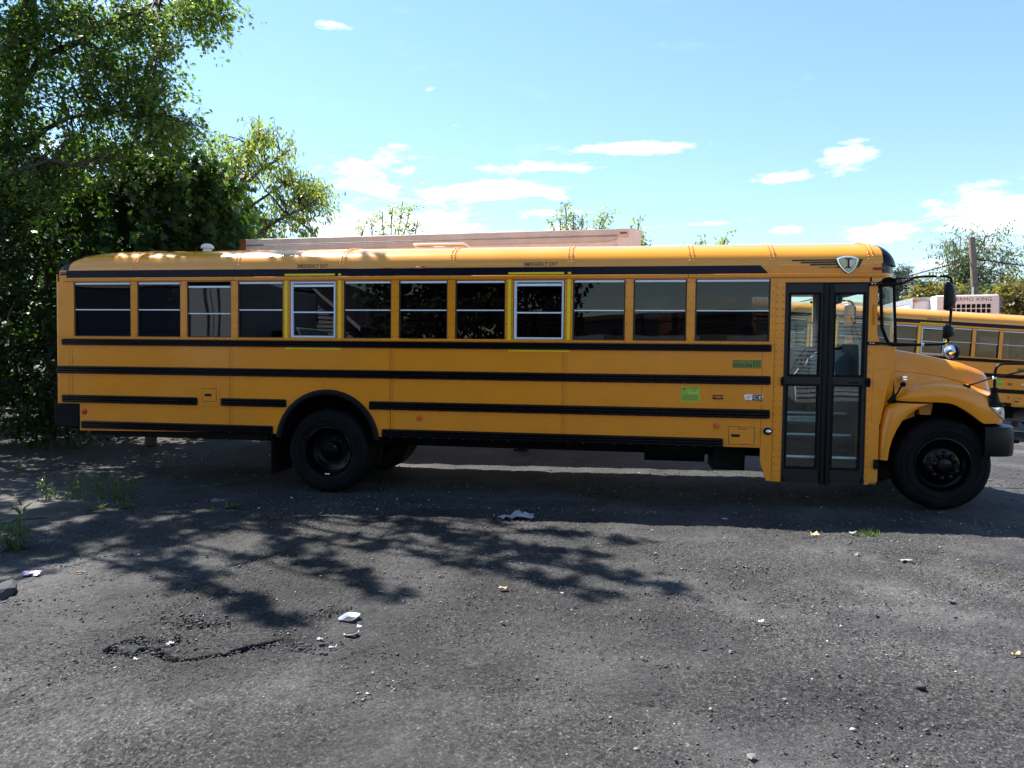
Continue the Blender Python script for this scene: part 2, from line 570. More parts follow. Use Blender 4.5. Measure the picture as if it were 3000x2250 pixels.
M['dryleaf'] = surf('dry_tan_leaf', (0.42, 0.30, 0.17), rough=0.8, var=0.3, vscale=20)
M['stone'] = surf('pale_stone', (0.14, 0.135, 0.125), rough=0.9, var=0.25, vscale=20)
M['stone_brown'] = surf('brown_stone', (0.20, 0.14, 0.09), rough=0.9, var=0.25, vscale=20)
M['stone_dark'] = surf('dark_asphalt_lump', (0.045, 0.045, 0.048), rough=0.9, var=0.25, vscale=30)
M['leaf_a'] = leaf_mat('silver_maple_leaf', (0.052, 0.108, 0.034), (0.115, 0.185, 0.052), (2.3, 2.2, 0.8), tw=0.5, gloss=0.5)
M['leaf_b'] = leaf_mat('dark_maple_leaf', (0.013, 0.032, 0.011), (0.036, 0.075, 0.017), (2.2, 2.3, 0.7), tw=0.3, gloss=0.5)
M['leaf_c'] = leaf_mat('pale_boxelder_leaf', (0.12, 0.18, 0.04), (0.22, 0.26, 0.06), (1.9, 1.9, 0.7), tw=0.5)
M['leaf_d'] = leaf_mat('far_leaf', (0.075, 0.115, 0.045), (0.125, 0.165, 0.065), (1.5, 1.5, 0.8), tw=0.4)
M['leaf_pine'] = leaf_mat('pine_needles', (0.028, 0.055, 0.026), (0.055, 0.085, 0.040), (1.2, 1.3, 0.8), tw=0.15)
M['leaf_autumn'] = leaf_mat('yellowing_leaf', (0.085, 0.115, 0.030), (0.21, 0.155, 0.035), (1.6, 1.5, 0.6), tw=0.45)
M['weed'] = leaf_mat('weed_leaf', (0.055, 0.10, 0.028), (0.13, 0.175, 0.055), (1.6, 1.6, 0.8), tw=0.4)
M['navy'] = surf('navy_truck_paint', (0.015, 0.022, 0.06), rough=0.4, coat=0.2, var=0.1)
M['siding'] = surf('grey_vinyl_siding', (0.42, 0.43, 0.45), rough=0.6, var=0.06)
M['shingle'] = surf('dark_roof_shingle', (0.035, 0.034, 0.036), rough=0.9, var=0.3, vscale=30)
M['shed'] = surf('brown_block_wall', (0.13, 0.11, 0.095), rough=0.8, var=0.15, vscale=3)
M['hill'] = surf('wooded_hill', (0.055, 0.085, 0.05), rough=0.95, var=0.4, vscale=0.06, spec=0.1)


def ground_mat():
    m, nt, out = mat('worn_gravelly_asphalt')
    L = nt.links
    p = N(nt, 'ShaderNodeBsdfPrincipled')
    L.new(p.outputs[0], out.inputs['Surface'])
    p.inputs['Specular IOR Level'].default_value = 0.35
    # aggregate speckle
    fine = noise_tex(nt, 62, 4, 0.75)
    fr = ramp(nt, fine.outputs['Fac'], [(0.33, (0.007, 0.007, 0.0068)), (0.46, (0.032, 0.0315, 0.031)), (0.57, (0.060, 0.059, 0.058)), (0.70, (0.145, 0.142, 0.138))])
    mid = noise_tex(nt, 24, 7, 0.78)
    mr = ramp(nt, mid.outputs['Fac'], [(0.32, (0.66, 0.66, 0.68)), (0.5, (1, 1, 1)), (0.68, (1.3, 1.29, 1.28))])
    mul = N(nt, 'ShaderNodeMixRGB', blend_type='MULTIPLY'); mul.inputs['Fac'].default_value = 1
    L.new(fr.outputs['Color'], mul.inputs['Color1']); L.new(mr.outputs['Color'], mul.inputs['Color2'])
    # single stones of the aggregate
    vt = N(nt, 'ShaderNodeTexVoronoi'); vt.inputs['Scale'].default_value = 92.0
    tcv = N(nt, 'ShaderNodeTexCoord'); L.new(tcv.outputs['Object'], vt.inputs['Vector'])
    sv = N(nt, 'ShaderNodeSeparateXYZ'); L.new(vt.outputs['Color'], sv.inputs[0])
    vr = ramp(nt, sv.outputs[0], [(0.0, (0.46, 0.46, 0.46)), (0.55, (0.92, 0.92, 0.92)), (0.88, (1.3, 1.29, 1.27)), (1.0, (2.1, 2.0, 1.9))])
    mulv = N(nt, 'ShaderNodeMixRGB', blend_type='MULTIPLY'); mulv.inputs['Fac'].default_value = 1
    L.new(mul.outputs['Color'], mulv.inputs['Color1']); L.new(vr.outputs['Color'], mulv.inputs['Color2'])
    mul = mulv
    # dusty pale patches
    big = noise_tex(nt, 0.75, 8, 0.66, dist=0.4)
    br = ramp(nt, big.outputs['Fac'], [(0.46, (0, 0, 0)), (0.70, (1, 1, 1))])
    dm = N(nt, 'ShaderNodeMath', operation='MULTIPLY'); dm.inputs[1].default_value = 0.55
    L.new(br.outputs['Color'], dm.inputs[0])
    dust = N(nt, 'ShaderNodeMixRGB')
    dust.inputs['Color2'].default_value = (0.128, 0.125, 0.121, 1)
    L.new(dm.outputs[0], dust.inputs['Fac']); L.new(mul.outputs['Color'], dust.inputs['Color1'])
    # dark worn areas, plus the wear and painted shade of the mesh attribute
    big2 = noise_tex(nt, 1.3, 7, 0.6)
    b2 = ramp(nt, big2.outputs['Fac'], [(0.36, (0.62, 0.62, 0.64)), (0.60, (1.08, 1.07, 1.06))])
    mul2 = N(nt, 'ShaderNodeMixRGB', blend_type='MULTIPLY'); mul2.inputs['Fac'].default_value = 1
    wn_ = N(nt, 'ShaderNodeAttribute', attribute_name='wear_shade')
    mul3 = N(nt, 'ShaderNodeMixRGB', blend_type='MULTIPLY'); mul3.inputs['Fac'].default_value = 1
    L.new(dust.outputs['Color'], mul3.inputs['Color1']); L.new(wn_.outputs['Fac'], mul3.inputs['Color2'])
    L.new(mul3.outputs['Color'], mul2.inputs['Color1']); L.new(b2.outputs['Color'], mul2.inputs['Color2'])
    # sandy dirt field by the trees, mask painted as an attribute of the mesh (its own edge)
    at = N(nt, 'ShaderNodeAttribute', attribute_name='dirt')
    dn = noise_tex(nt, 5, 8, 0.65)
    dcol = ramp(nt, dn.outputs['Fac'], [(0.3, (0.065, 0.062, 0.058)), (0.7, (0.13, 0.122, 0.112))])
    mx = N(nt, 'ShaderNodeMixRGB')
    L.new(at.outputs['Fac'], mx.inputs['Fac']); L.new(mul2.outputs['Color'], mx.inputs['Color1']); L.new(dcol.outputs['Color'], mx.inputs['Color2'])
    # tan gravel spots
    tn = noise_tex(nt, 2.2, 9, 0.75)
    tr = ramp(nt, tn.outputs['Fac'], [(0.66, (0, 0, 0)), (0.80, (0.55, 0.55, 0.55))])
    tan = N(nt, 'ShaderNodeMixRGB'); tan.inputs['Color2'].default_value = (0.16, 0.135, 0.11, 1)
    L.new(tr.outputs['Color'], tan.inputs['Fac']); L.new(mx.outputs['Color'], tan.inputs['Color1'])
    # leaf-litter soil under the wood
    at2 = N(nt, 'ShaderNodeAttribute', attribute_name='soil')
    so = N(nt, 'ShaderNodeMixRGB'); so.inputs['Color2'].default_value = (0.035, 0.030, 0.022, 1)
    L.new(at2.outputs['Fac'], so.inputs['Fac']); L.new(tan.outputs['Color'], so.inputs['Color1'])
    L.new(so.outputs['Color'], p.inputs['Base Color'])
    p.inputs['Roughness'].default_value = 0.82
    bn = noise_tex(nt, 90, 5, 0.75)
    b = N(nt, 'ShaderNodeBump'); b.inputs['Strength'].default_value = 1.0; b.inputs['Distance'].default_value = 0.020
    L.new(bn.outputs['Fac'], b.inputs['Height'])
    bn2 = noise_tex(nt, 18, 4, 0.6)
    b2_ = N(nt, 'ShaderNodeBump'); b2_.inputs['Strength'].default_value = 0.8; b2_.inputs['Distance'].default_value = 0.02
    L.new(bn2.outputs['Fac'], b2_.inputs['Height']); L.new(b.outputs[0], b2_.inputs['Normal'])
    L.new(b2_.outputs[0], p.inputs['Normal'])
    return m


M['ground'] = ground_mat()

# ================================================================== ground
def vnoise(x, y, scale, seed):
    """value noise on arrays, smooth, range about -1..1"""
    rg = np.random.default_rng(seed)
    T = rg.uniform(-1, 1, (256, 256))
    u, v = x * scale, y * scale
    iu, iv = np.floor(u).astype(int), np.floor(v).astype(int)
    fu, fv = u - iu, v - iv
    fu = fu * fu * (3 - 2 * fu); fv = fv * fv * (3 - 2 * fv)
    g = lambda a, b: T[a % 256, b % 256]
    return (g(iu, iv) * (1 - fu) + g(iu + 1, iv) * fu) * (1 - fv) + (g(iu, iv + 1) * (1 - fu) + g(iu + 1, iv + 1) * fu) * fv


def seg_dist(X, Y, pts):
    d = np.full(X.shape, 1e9)
    for (ax, ay), (bx, by) in zip(pts[:-1], pts[1:]):
        vx, vy = bx - ax, by - ay
        t = np.clip(((X - ax) * vx + (Y - ay) * vy) / (vx * vx + vy * vy + 1e-12), 0, 1)
        d = np.minimum(d, np.hypot(X - ax - t * vx, Y - ay - t * vy))
    return d


CRACKS = [
    [(-2.845, -4.716), (-2.773, -4.729), (-2.685, -4.765), (-2.662, -4.712), (-2.556, -4.718), (-2.429, -4.77), (-2.307, -4.729), (-2.149, -4.66), (-2.092, -4.583), (-1.981, -4.526), (-1.957, -4.475)],
    [(-2.868, -4.673), (-2.862, -4.613), (-2.756, -4.584), (-2.68, -4.645), (-2.579, -4.699), (-2.577, -4.629), (-2.565, -4.555), (-2.627, -4.439)],
    [(-2.841, -4.497), (-2.762, -4.561), (-2.688, -4.634)],
]
CRUMBLE = [(-1.894, -4.477, .07), (-1.82, -4.514, .06), (-2.689, -4.202, .09), (-2.548, -4.21, .08), (-1.893, -3.993, .12), (-1.822, -3.921, .1), (-4.282, -3.966, .12), (-2.004, -4.318, .06), (-2.70, -4.58, .10)]
DIRT_EDGE = [(-6.4, -2.6), (-5.98, -2.1), (-5.845, -1.744), (-5.769, -1.492), (-5.669, -1.221), (-5.675, -0.948), (-5.632, -0.545), (-5.584, -0.103), (-5.45, 0.25), (-5.0, 0.9), (-4.7, 2.2), (-5.2, 3.2)]


def ground_z(x, y):
    """large-scale lie of the land (arrays or floats)"""
    x = np.asarray(x, float); y = np.asarray(y, float)
    sm = lambda t: np.clip(t, 0, 1) ** 2 * (3 - 2 * np.clip(t, 0, 1))
    z = -0.06 * np.maximum(x - 5.2, 0) * sm((y - 3.5) / 5.0) * np.clip(1 - (x - 14) / 60, 0, 1) * (x < 74)
    # bank of soil under the trees on the left
    z = z + 0.55 * sm((y - 4.2 + 0.35 * (x + 9)) / 3.0) * sm((-7.6 - x) / 2.0) * np.clip(1 - (y - 14) / 8, 0, 1)
    return z


def make_ground():
    def axis(lo, hi, step, far_lo, far_hi):
        a = list(np.arange(lo, hi + 1e-6, step))
        s = step; v = hi
        out = []
        while v < far_hi:
            s *= 1.22; v += s; out.append(min(v, far_hi))
        s = step; v = lo; out2 = []
        while v > far_lo:
            s *= 1.22; v -= s; out2.append(max(v, far_lo))
        return np.array(out2[::-1] + a + out)
    xs = axis(-5.6, 3.6, 0.022, -900, 900)
    ys = axis(-6.2, -0.6, 0.022, -900, 2600)
    # finer where the asphalt is broken
    xs = np.unique(np.concatenate([xs[(xs < -3.0) | (xs > -1.75)], np.arange(-3.0, -1.75, .0075)]))
    ys = np.unique(np.concatenate([ys[(ys < -4.9) | (ys > -4.4)], np.arange(-4.9, -4.4, .0075)]))
    X, Y = np.meshgrid(xs, ys, indexing='xy')
    Z = ground_z(X, Y)
    near = np.clip(1 - (np.hypot(X, Y + 3) - 9) / 10, 0, 1)
    Z = Z + near * (0.012 * vnoise(X, Y, 1.1, 3) + 0.010 * vnoise(X, Y, 3.1, 4) + 0.006 * vnoise(X, Y, 9.0, 5) + 0.0045 * vnoise(X, Y, 27.0, 6))
    fine = np.clip(1 - (np.maximum(np.abs(X + 1.0) - 4.2, 0)) / .4, 0, 1) * np.clip(1 - np.maximum(-Y - 6.0, Y + 0.8) / .4, 0, 1)
    Z = Z + fine * 0.0030 * rng.standard_normal(Z.shape)
    wob = 0.008 * vnoise(X, Y, 14, 8) + 0.006 * vnoise(X, Y, 45, 9)
    gap = np.zeros_like(Z)
    for k, c in enumerate(CRACKS):
        d = np.maximum(seg_dist(X, Y, c) + wob, 0)
        wd = (0.030 if k == 0 else 0.021) * (1 + .7 * vnoise(X, Y, 9, 70 + k))
        Z = Z - 0.13 * np.clip(1.7 - 1.7 * d / wd, 0, 1)
        gap = np.maximum(gap, np.clip(2.2 - 2.0 * d / wd, 0, 1))
        Z = Z + 0.010 * np.exp(-((d - 0.05) / 0.04) ** 2)
    for cx, cy, r in CRUMBLE:
        d = np.hypot(X - cx, Y - cy) / r
        Z = Z + np.clip(1.3 - d, 0, 1) * (0.016 * vnoise(X, Y, 30, 12) + 0.012 * rng.standard_normal(Z.shape) - 0.006) * fine
    # step down from the asphalt to the dirt field
    e = np.array(DIRT_EDGE)
    ex = np.interp(Y, e[:, 1], e[:, 0]) + 0.08 * vnoise(X, Y, 3, 21) + 0.03 * vnoise(X, Y, 12, 22)
    inside = np.clip((ex - X) / 0.05, 0, 1) * (Y > -2.7) * (Y < 4.5) * (X > -14)
    Z = Z - 0.03 * inside * near
    # tyres stand on level ground
    for wx, wy in ((-3.6, 0.35), (3.55, 0.3), (-3.6, 2.1), (3.55, 2.15)):
        k = np.exp(-(((X - wx) / 0.45) ** 2 + ((Y - wy) / 0.5) ** 2))
        Z = Z * (1 - k) - 0.004 * k
    ny, nx = X.shape
    me = bpy.data.meshes.new('ground')
    me.vertices.add(nx * ny)
    me.vertices.foreach_set('co', np.stack([X, Y, Z], -1).astype(np.float32).ravel())
    ii = np.arange(nx * ny).reshape(ny, nx)
    q = np.stack([ii[:-1, :-1], ii[:-1, 1:], ii[1:, 1:], ii[1:, :-1]], -1).reshape(-1, 4)
    me.loops.add(q.size); me.loops.foreach_set('vertex_index', q.astype(np.int32).ravel())
    me.polygons.add(len(q))
    me.polygons.foreach_set('loop_start', (np.arange(len(q)) * 4).astype(np.int32))
    me.polygons.foreach_set('use_smooth', np.ones(len(q), bool))
    a = me.attributes.new('dirt', 'FLOAT', 'POINT')
    soft = np.clip((ex - X) / 0.12, 0, 1) * np.clip((Y + 2.7) / .5, 0, 1) * np.clip((1.4 - Y) / .9, 0, 1)
    a.data.foreach_set('value', (soft * np.clip(0.75 + 0.5 * vnoise(X, Y, 1.7, 31), 0.15, 1)).astype(np.float32).ravel())
    a = me.attributes.new('soil', 'FLOAT', 'POINT')
    s = np.clip((-7.4 - X + 0.4 * vnoise(X, Y, 1.2, 33)) / 1.2, 0, 1) * np.clip((Y - 2.6 + 0.4 * vnoise(X, Y, 1.5, 34)) / 1.0, 0, 1)
    far = np.clip((np.hypot(X, Y) - 60) / 40, 0, 1) * 0.6
    a.data.foreach_set('value', np.maximum(s, far).astype(np.float32).ravel())
    # sealed dark asphalt round the crack, bus shade painted in along its side, bleached and dusty elsewhere
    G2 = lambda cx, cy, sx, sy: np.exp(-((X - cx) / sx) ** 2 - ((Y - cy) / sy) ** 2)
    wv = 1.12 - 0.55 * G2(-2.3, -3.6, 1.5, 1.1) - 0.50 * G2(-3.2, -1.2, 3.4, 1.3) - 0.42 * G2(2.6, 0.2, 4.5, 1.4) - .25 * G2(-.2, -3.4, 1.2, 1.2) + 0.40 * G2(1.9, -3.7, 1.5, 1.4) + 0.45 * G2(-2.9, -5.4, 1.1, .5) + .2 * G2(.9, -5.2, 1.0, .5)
    wv = wv - .62 * G2(-2.5, 3.7, 6.5, 1.5) - .40 * G2(-6.5, 1.5, 3.0, 1.8)     # shade under and behind the bus, painted into the ground tone
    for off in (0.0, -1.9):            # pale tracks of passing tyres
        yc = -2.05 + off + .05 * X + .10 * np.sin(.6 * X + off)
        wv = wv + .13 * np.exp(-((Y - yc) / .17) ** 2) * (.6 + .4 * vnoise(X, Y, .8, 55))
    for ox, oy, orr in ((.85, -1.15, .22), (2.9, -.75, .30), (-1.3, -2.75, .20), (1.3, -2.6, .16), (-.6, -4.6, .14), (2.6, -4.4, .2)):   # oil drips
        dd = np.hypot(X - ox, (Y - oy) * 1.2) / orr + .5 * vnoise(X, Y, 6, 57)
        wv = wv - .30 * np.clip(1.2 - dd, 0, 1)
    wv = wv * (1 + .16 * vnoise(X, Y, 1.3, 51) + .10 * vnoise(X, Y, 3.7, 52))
    a = me.attributes.new('wear_shade', 'FLOAT', 'POINT')
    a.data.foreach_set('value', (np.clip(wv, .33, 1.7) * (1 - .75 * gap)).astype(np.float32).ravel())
    me.update(); me.validate()
    o = put('ground', me, None, M['ground'])
    tag(o, 'dark grey gravelly worn asphalt lot with cracks', kind='structure')
    return o


make_ground()


def pebbles(name, spots, m, kindstuff=True, seed=5):
    """spots: arrays x, y, r -> one mesh of rough 12-faced stones"""
    rg = np.random.default_rng(seed)
    t = (1 + 5 ** .5) / 2
    base = np.array([(1, 0, 0), (-.5, .87, 0), (-.5, -.87, 0), (.35, .6, .62), (.35, -.6, .62), (-.7, 0, .62), (0, 0, -.6)], float)
    F = np.array([(0, 3, 4), (3, 1, 5), (4, 5, 2), (3, 5, 4), (0, 1, 3), (1, 2, 5), (2, 0, 4), (0, 6, 1), (1, 6, 2), (2, 6, 0)])
    x, y, r = spots
    n = len(x)
    B = np.repeat(base[None], n, 0) * rg.uniform(.7, 1.3, (n, 7, 3))
    a = rg.uniform(0, 6.28, n)
    ca, sa = np.cos(a), np.sin(a)
    st = rg.uniform(.7, 1.5, n)
    bx, by, bz = B[..., 0] * st[:, None], B[..., 1], B[..., 2] * rg.uniform(.6, 1.1, n)[:, None]
    V = np.stack([x[:, None] + r[:, None] * (bx * ca[:, None] - by * sa[:, None]), y[:, None] + r[:, None] * (bx * sa[:, None] + by * ca[:, None]),
                  ground_z(x, y)[:, None] + 0.004 + r[:, None] * bz], -1).reshape(-1, 3)
    FF = (F[None] + (np.arange(n) * 7)[:, None, None]).reshape(-1, 3)
    me = bpy.data.meshes.new(name)
    me.vertices.add(len(V)); me.vertices.foreach_set('co', V.astype(np.float32).ravel())
    me.loops.add(FF.size); me.loops.foreach_set('vertex_index', FF.astype(np.int32).ravel())
    me.polygons.add(len(FF)); me.polygons.foreach_set('loop_start', (np.arange(len(FF)) * 3).astype(np.int32))
    me.update(); me.validate()
    return put(name, me, None, m)


def gravel_mat():
    m, nt, out = mat('loose_gravel')
    geo = N(nt, 'ShaderNodeNewGeometry')
    rp = ramp(nt, geo.outputs['Random Per Island'], [(0.0, (0.028, 0.028, 0.030)), (0.55, (0.072, 0.071, 0.074)), (0.88, (0.13, 0.128, 0.125)), (0.97, (0.26, 0.23, 0.19)), (1.0, (0.50, 0.49, 0.47))])
    p = N(nt, 'ShaderNodeBsdfPrincipled'); p.inputs['Roughness'].default_value = 0.85
    nt.links.new(rp.outputs['Color'], p.inputs['Base Color'])
    nt.links.new(p.outputs[0], out.inputs['Surface'])
    return m


M['gravel'] = gravel_mat()


def scatter_gravel():
    xs, ys, rs = [], [], []
    # density falls off away from the camera because only larger ones show there
    n = 56000
    y = -6.0 + 5.6 * rng.random(n) ** 1.5
    x = rng.uniform(-6.0, 4.2, n)
    keep = vnoise(x, y, 0.9, 41) + 0.6 * vnoise(x, y, 3.0, 42) + rng.uniform(-.8, .8, n) > -0.25
    x, y = x[keep], y[keep]
    r = 0.0022 + 0.0038 * rng.random(len(x)) ** 2 + 0.008 * rng.random(len(x)) ** 16 + 0.0006 * (y + 6)
    xs.append(x); ys.append(y); rs.append(r)
    cxs, cys, crs = [], [], []
    for cx, cy, rad in CRUMBLE:
        k = 150
        cxs.append(cx + rng.normal(0, rad * 1.3, k)); cys.append(cy + rng.normal(0, rad * .8, k)); crs.append(0.0035 + 0.013 * rng.random(k) ** 3)
    for c in CRACKS:
        for (ax, ay), (bx, by) in zip(c[:-1], c[1:]):
            k = 16; t = rng.random(k)
            cxs.append(ax + (bx - ax) * t + rng.normal(0, .04, k)); cys.append(ay + (by - ay) * t + rng.normal(0, .03, k)); crs.append(0.003 + 0.009 * rng.random(k) ** 2)
    g = pebbles('asphalt_crumbs', (np.concatenate(cxs), np.concatenate(cys), np.concatenate(crs)), M['stone_dark'], seed=8)
    tag(g, 'dark crumbs of asphalt around the cracked patch', 'gravel', kind='stuff')
    # far side and under the bus
    k = 5000
    x = rng.uniform(-9, 6, k); y = rng.uniform(-0.8, 3.6, k)
    xs.append(x); ys.append(y); rs.append(0.005 + 0.014 * rng.random(k) ** 3)
    g = pebbles('loose_gravel', (np.concatenate(xs), np.concatenate(ys), np.concatenate(rs)), M['gravel'])
    tag(g, 'loose grey grit and crumbs of asphalt strewn over the lot', 'gravel', kind='stuff')


scatter_gravel()

# far hills on the horizon
def make_hills():
    az = np.radians(np.arange(-75, 90, 1.0))
    mb = MB()
    top = []
    for a in az:
        d = math.degrees(a)
        h = 72 + 58 * math.exp(-((d - 29) / 13) ** 2) + 5 * math.sin(d * .23) + 6 * math.sin(d * .61 + 1) + 3 * math.sin(d * 1.7)
        top.append(h)
    vs, fs = [], []
    rows = [(1050, -12, 0), (1130, .35, 1), (1230, .72, 1), (1350, 1.0, 1), (1600, .6, 1)]
    for k, (dist, f, s) in enumerate(rows):
        for a, h in zip(az, top):
            hh = f * h if s else f
            hh += 0 if k == 0 else 2.5 * math.sin(math.degrees(a) * 3.1 + k * 2) 
            vs.append((dist * math.sin(a), dist * math.cos(a), hh))
    n = len(az)
    for k in range(len(rows) - 1):
        for i in range(n - 1):
            fs.append((k * n + i, k * n + i + 1, (k + 1) * n + i + 1, (k + 1) * n + i))
    mb.add(vs, fs)
    o = mb.build('hills', M['hill'], smooth=60)
    tag(o, 'low wooded ridge on the horizon', kind='structure')


make_hills()

# ================================================================== the school bus
W = 2.44                       # body width, near side at y = 0
ROOF = [(0.0, 2.745), (0.003, 2.78), (0.015, 2.83), (0.05, 2.89), (0.11, 2.94), (0.2, 2.985), (0.3, 3.018), (0.42, 3.043), (0.6, 3.066), (0.85, 3.085), (1.22, 3.095)]
SEAMS = [-6.225, -4.82, -3.43, -2.05, -0.64, 0.74, 1.62, 2.655]
WIN = [(-7.069, -6.253), (-6.160, -5.556), (-5.464, -4.862), (-4.768, -4.166), (-4.072, -3.470), (-3.372, -2.768), (-2.672, -2.068), (-1.972, -1.366), (-1.268, -0.664), (-0.566, 0.036), (0.130, 0.728), (0.824, 1.640)]
WZ0, WZ1, WZM = 1.893, 2.596, 2.238
ARCH = (-3.58, 0.585, 0.675)


def roof_y(z):
    zs = [p[1] for p in ROOF]; ys = [p[0] for p in ROOF]
    return float(np.interp(z, zs, ys))


def rivet_mesh(name, pts, r=0.0055, h=0.004, parent=None, m=None, up=None):
    """small domed heads at (x,y,z), normal n"""
    mb = MB()
    for (p, nrm) in pts:
        p = Vector(p); nrm = Vector(nrm).normalized()
        a = nrm.orthogonal().normalized(); b = nrm.cross(a)
        vs = [p + (a * math.cos(k * 1.0472) + b * math.sin(k * 1.0472)) * r for k in range(6)] + [p + (a * math.cos(k * 1.0472) + b * math.sin(k * 1.0472)) * r * .6 + nrm * h * .8 for k in range(6)] + [p + nrm * h]
        fs = [(k, (k + 1) % 6, 6 + (k + 1) % 6, 6 + k) for k in range(6)] + [(6 + k, 6 + (k + 1) % 6, 12) for k in range(6)]
        mb.add(vs, fs)
    o = mb.build(name, m or M['yellow'], parent, smooth=60)
    o['kind'] = 'stuff'
    return o


def build_bus():
    bus = empty('school_bus')
    Y = M['yellow']
    NEG = (0, -1, 0)

    # ---- roof panels
    def roof_pt(x, y, z, s=1.0):
        """s: 1 on the straight part, falls to 0 at the rounded ends"""
        zz = 2.70 + (z - 2.70) * s
        return (x, y, zz)
    full = ROOF + [(W - y, z) for y, z in ROOF[-2::-1]]
    ends = [-7.20] + SEAMS + [2.80]
    # rear dome
    def loft(stations, lift, name, m, parent=bus):
        mb = MB()
        vs, fs = [], []
        n = len(full)
        for (x, s, ins) in stations:
            for y, z in full:
                yy = 1.22 + (y - 1.22) * (1 - ins / 1.22)
                c = (z - 2.745) / (3.095 - 2.745)
                vs.append((x, yy, 2.745 + (z - 2.745) * s + lift * (1 if c > 0 else 0)))
        for k in range(len(stations) - 1):
            for i in range(n - 1):
                fs.append((k * n + i, k * n + i + 1, (k + 1) * n + i + 1, (k + 1) * n + i))
        mb.add(vs, fs)
        o = mb.build(name, m, parent, smooth=50)
        return o
    rear_s = [(-7.245, .53, .026), (-7.18, .70, .012), (-7.05, .86, .004), (-6.85, .96, .0), (-6.6, 1.0, 0), (SEAMS[0] + .03, 1.0, 0)]
    loft([(x, s, i) for x, s, i in rear_s], 0.003, 'roof_panel', M['yellow_roof'])
    for k in range(len(SEAMS) - 1):
        a, b = SEAMS[k], SEAMS[k + 1]
        lift = 0.0 if k % 2 == 0 else 0.003
        loft([(a - .0, 1, 0), ((a + b) / 2, 1, 0), (b + .03, 1, 0)], lift, 'roof_panel', M['yellow_roof'])
    for a in SEAMS:
        loft([(a - .004, 1, 0), (a + .033, 1, 0), (a + .070, 1, 0)], .0045, 'roof_seam', M['yellow_roof'])
    loft([(2.655, 1, 0), (2.72, .995, 0), (2.775, .975, .004), (2.815, .945, .009)], 0.004, 'roof_panel', M['yellow_roof'])
    loft([(2.815, .945, .009), (2.86, .90, .022), (2.90, .83, .045), (2.94, .72, .08), (2.975, .56, .125), (3.005, .36, .18), (3.02, .12, .22), (3.025, .0, .24)], 0.005, 'front_cap', M['black_gloss'])
    # black rear edge trim
    loft([(-7.335, .0, .115), (-7.325, .2, .07), (-7.29, .45, .034), (-7.225, .615, .016), (-7.150, .750, .008)], 0.014, 'rear_cap_trim', M['black_gloss'])
    # ceiling lining inside
    mb = MB()
    n = len(full); vs, fs = [], []
    for x in (-7.2, 2.85):
        for y, z in full:
            vs.append((x, 1.22 + (y - 1.22) * .96, z - .05))
    fs = [(i, i + 1, n + i + 1, n + i) for i in range(n - 1)]
    mb.add(vs, fs); mb.build('ceiling_lining', M['interior'], bus)

    # ---- rivets along roof seams
    pts = []
    for sx in SEAMS:
        for dx in (0.012, 0.055):
            last = None
            for t in np.arange(0.02, 0.78, 0.036):
                # arc-length sampling of the roof section
                P = np.array(ROOF); seg = np.hypot(*np.diff(P, axis=0).T); cum = np.r_[0, np.cumsum(seg)]
                yv = np.interp(t, cum, P[:, 0]); zv = np.interp(t, cum, P[:, 1])
                y2 = np.interp(t + .01, cum, P[:, 0]); z2 = np.interp(t + .01, cum, P[:, 1])
                nr = Vector((0, -(z2 - zv), (y2 - yv)))
                pts.append(((sx + dx, yv, zv + .006), nr))
    for x in np.arange(1.66, 2.86, 0.042):
        pts.append(((x, -0.021, 2.627), NEG))
    for x in np.arange(-7.15, 1.62, 0.042):
        pts.append(((x, -0.021, 2.634), NEG))
    rivet_mesh('roof_rivets', pts, r=0.0095, h=0.008, parent=bus, m=M['yellow_roof'])

    # ---- black band and drip moulding under the roof edge
    mb = MB()
    mb.plate([(-7.165, 2.653), (1.612, 2.653), (1.525, 2.744), (-7.172, 2.744)], -0.012, 0.02)
    mb.build('roof_edge_band', M['black_gloss'], bus, bevel=0.004)
    mb = MB(); mb.box(1.62, 2.80, -0.004, 0.03, 2.655, 2.748); mb.build('roof_edge_panel', Y, bus, bevel=.002)
    for a, b in ((-7.20, -4.82), (-4.817, -2.05), (-2.047, 0.74), (0.743, 2.83)):
        mb = MB(); mb.plate([(a, 2.606), (b, 2.606), (b, 2.651), (a, 2.651)], -0.020, 0.02)
        mb.build('drip_moulding', Y, bus, bevel=0.006)

    # ---- lower side panels
    cx, cz, cr = ARCH

    def lower_panel(x0, x1, zb, extra=None, y0=0.0):
        top = 1.885
        out = [(x0, top)]
        if extra == 'rear':
            out += [(x0, 1.012), (-7.0, 1.012), (-7.0, .66)]
        else:
            out += [(x0, zb if x0 < cx - cr or x0 > cx + cr else cz + math.sqrt(cr * cr - (x0 - cx) ** 2))]
        # wheel arch between
        a0 = max(x0, cx - cr * math.cos(math.asin((zb - cz) / cr))) if True else 0
        lo, hi = cx - math.sqrt(cr * cr - (zb - cz) ** 2), cx + math.sqrt(cr * cr - (zb - cz) ** 2)
        if x0 < lo < x1:
            out.append((lo, zb))
            e = min(hi, x1)
            ang0 = math.atan2(zb - cz, lo - cx)
            angs = np.linspace(ang0, 0.0 if hi < x1 else math.acos((x1 - cx) / cr), 20)
            if hi < x1:
                angs = np.linspace(ang0, math.atan2(zb - cz, hi - cx), 24)
            out += [(cx + cr * math.cos(t), cz + cr * math.sin(t)) for t in angs[1:]]
            if hi < x1: out += [(x1, zb)]
        elif lo < x0 < hi:
            ang0 = math.acos((x0 - cx) / cr)
            angs = np.linspace(ang0, math.atan2(zb - cz, hi - cx), 20)
            out += [(cx + cr * math.cos(t), cz + cr * math.sin(t)) for t in angs[1:]]
            out += [(x1, zb)]
        else:
            out += [(x1, zb)]
        out += [(x1, top)]
        clean = [out[0]]
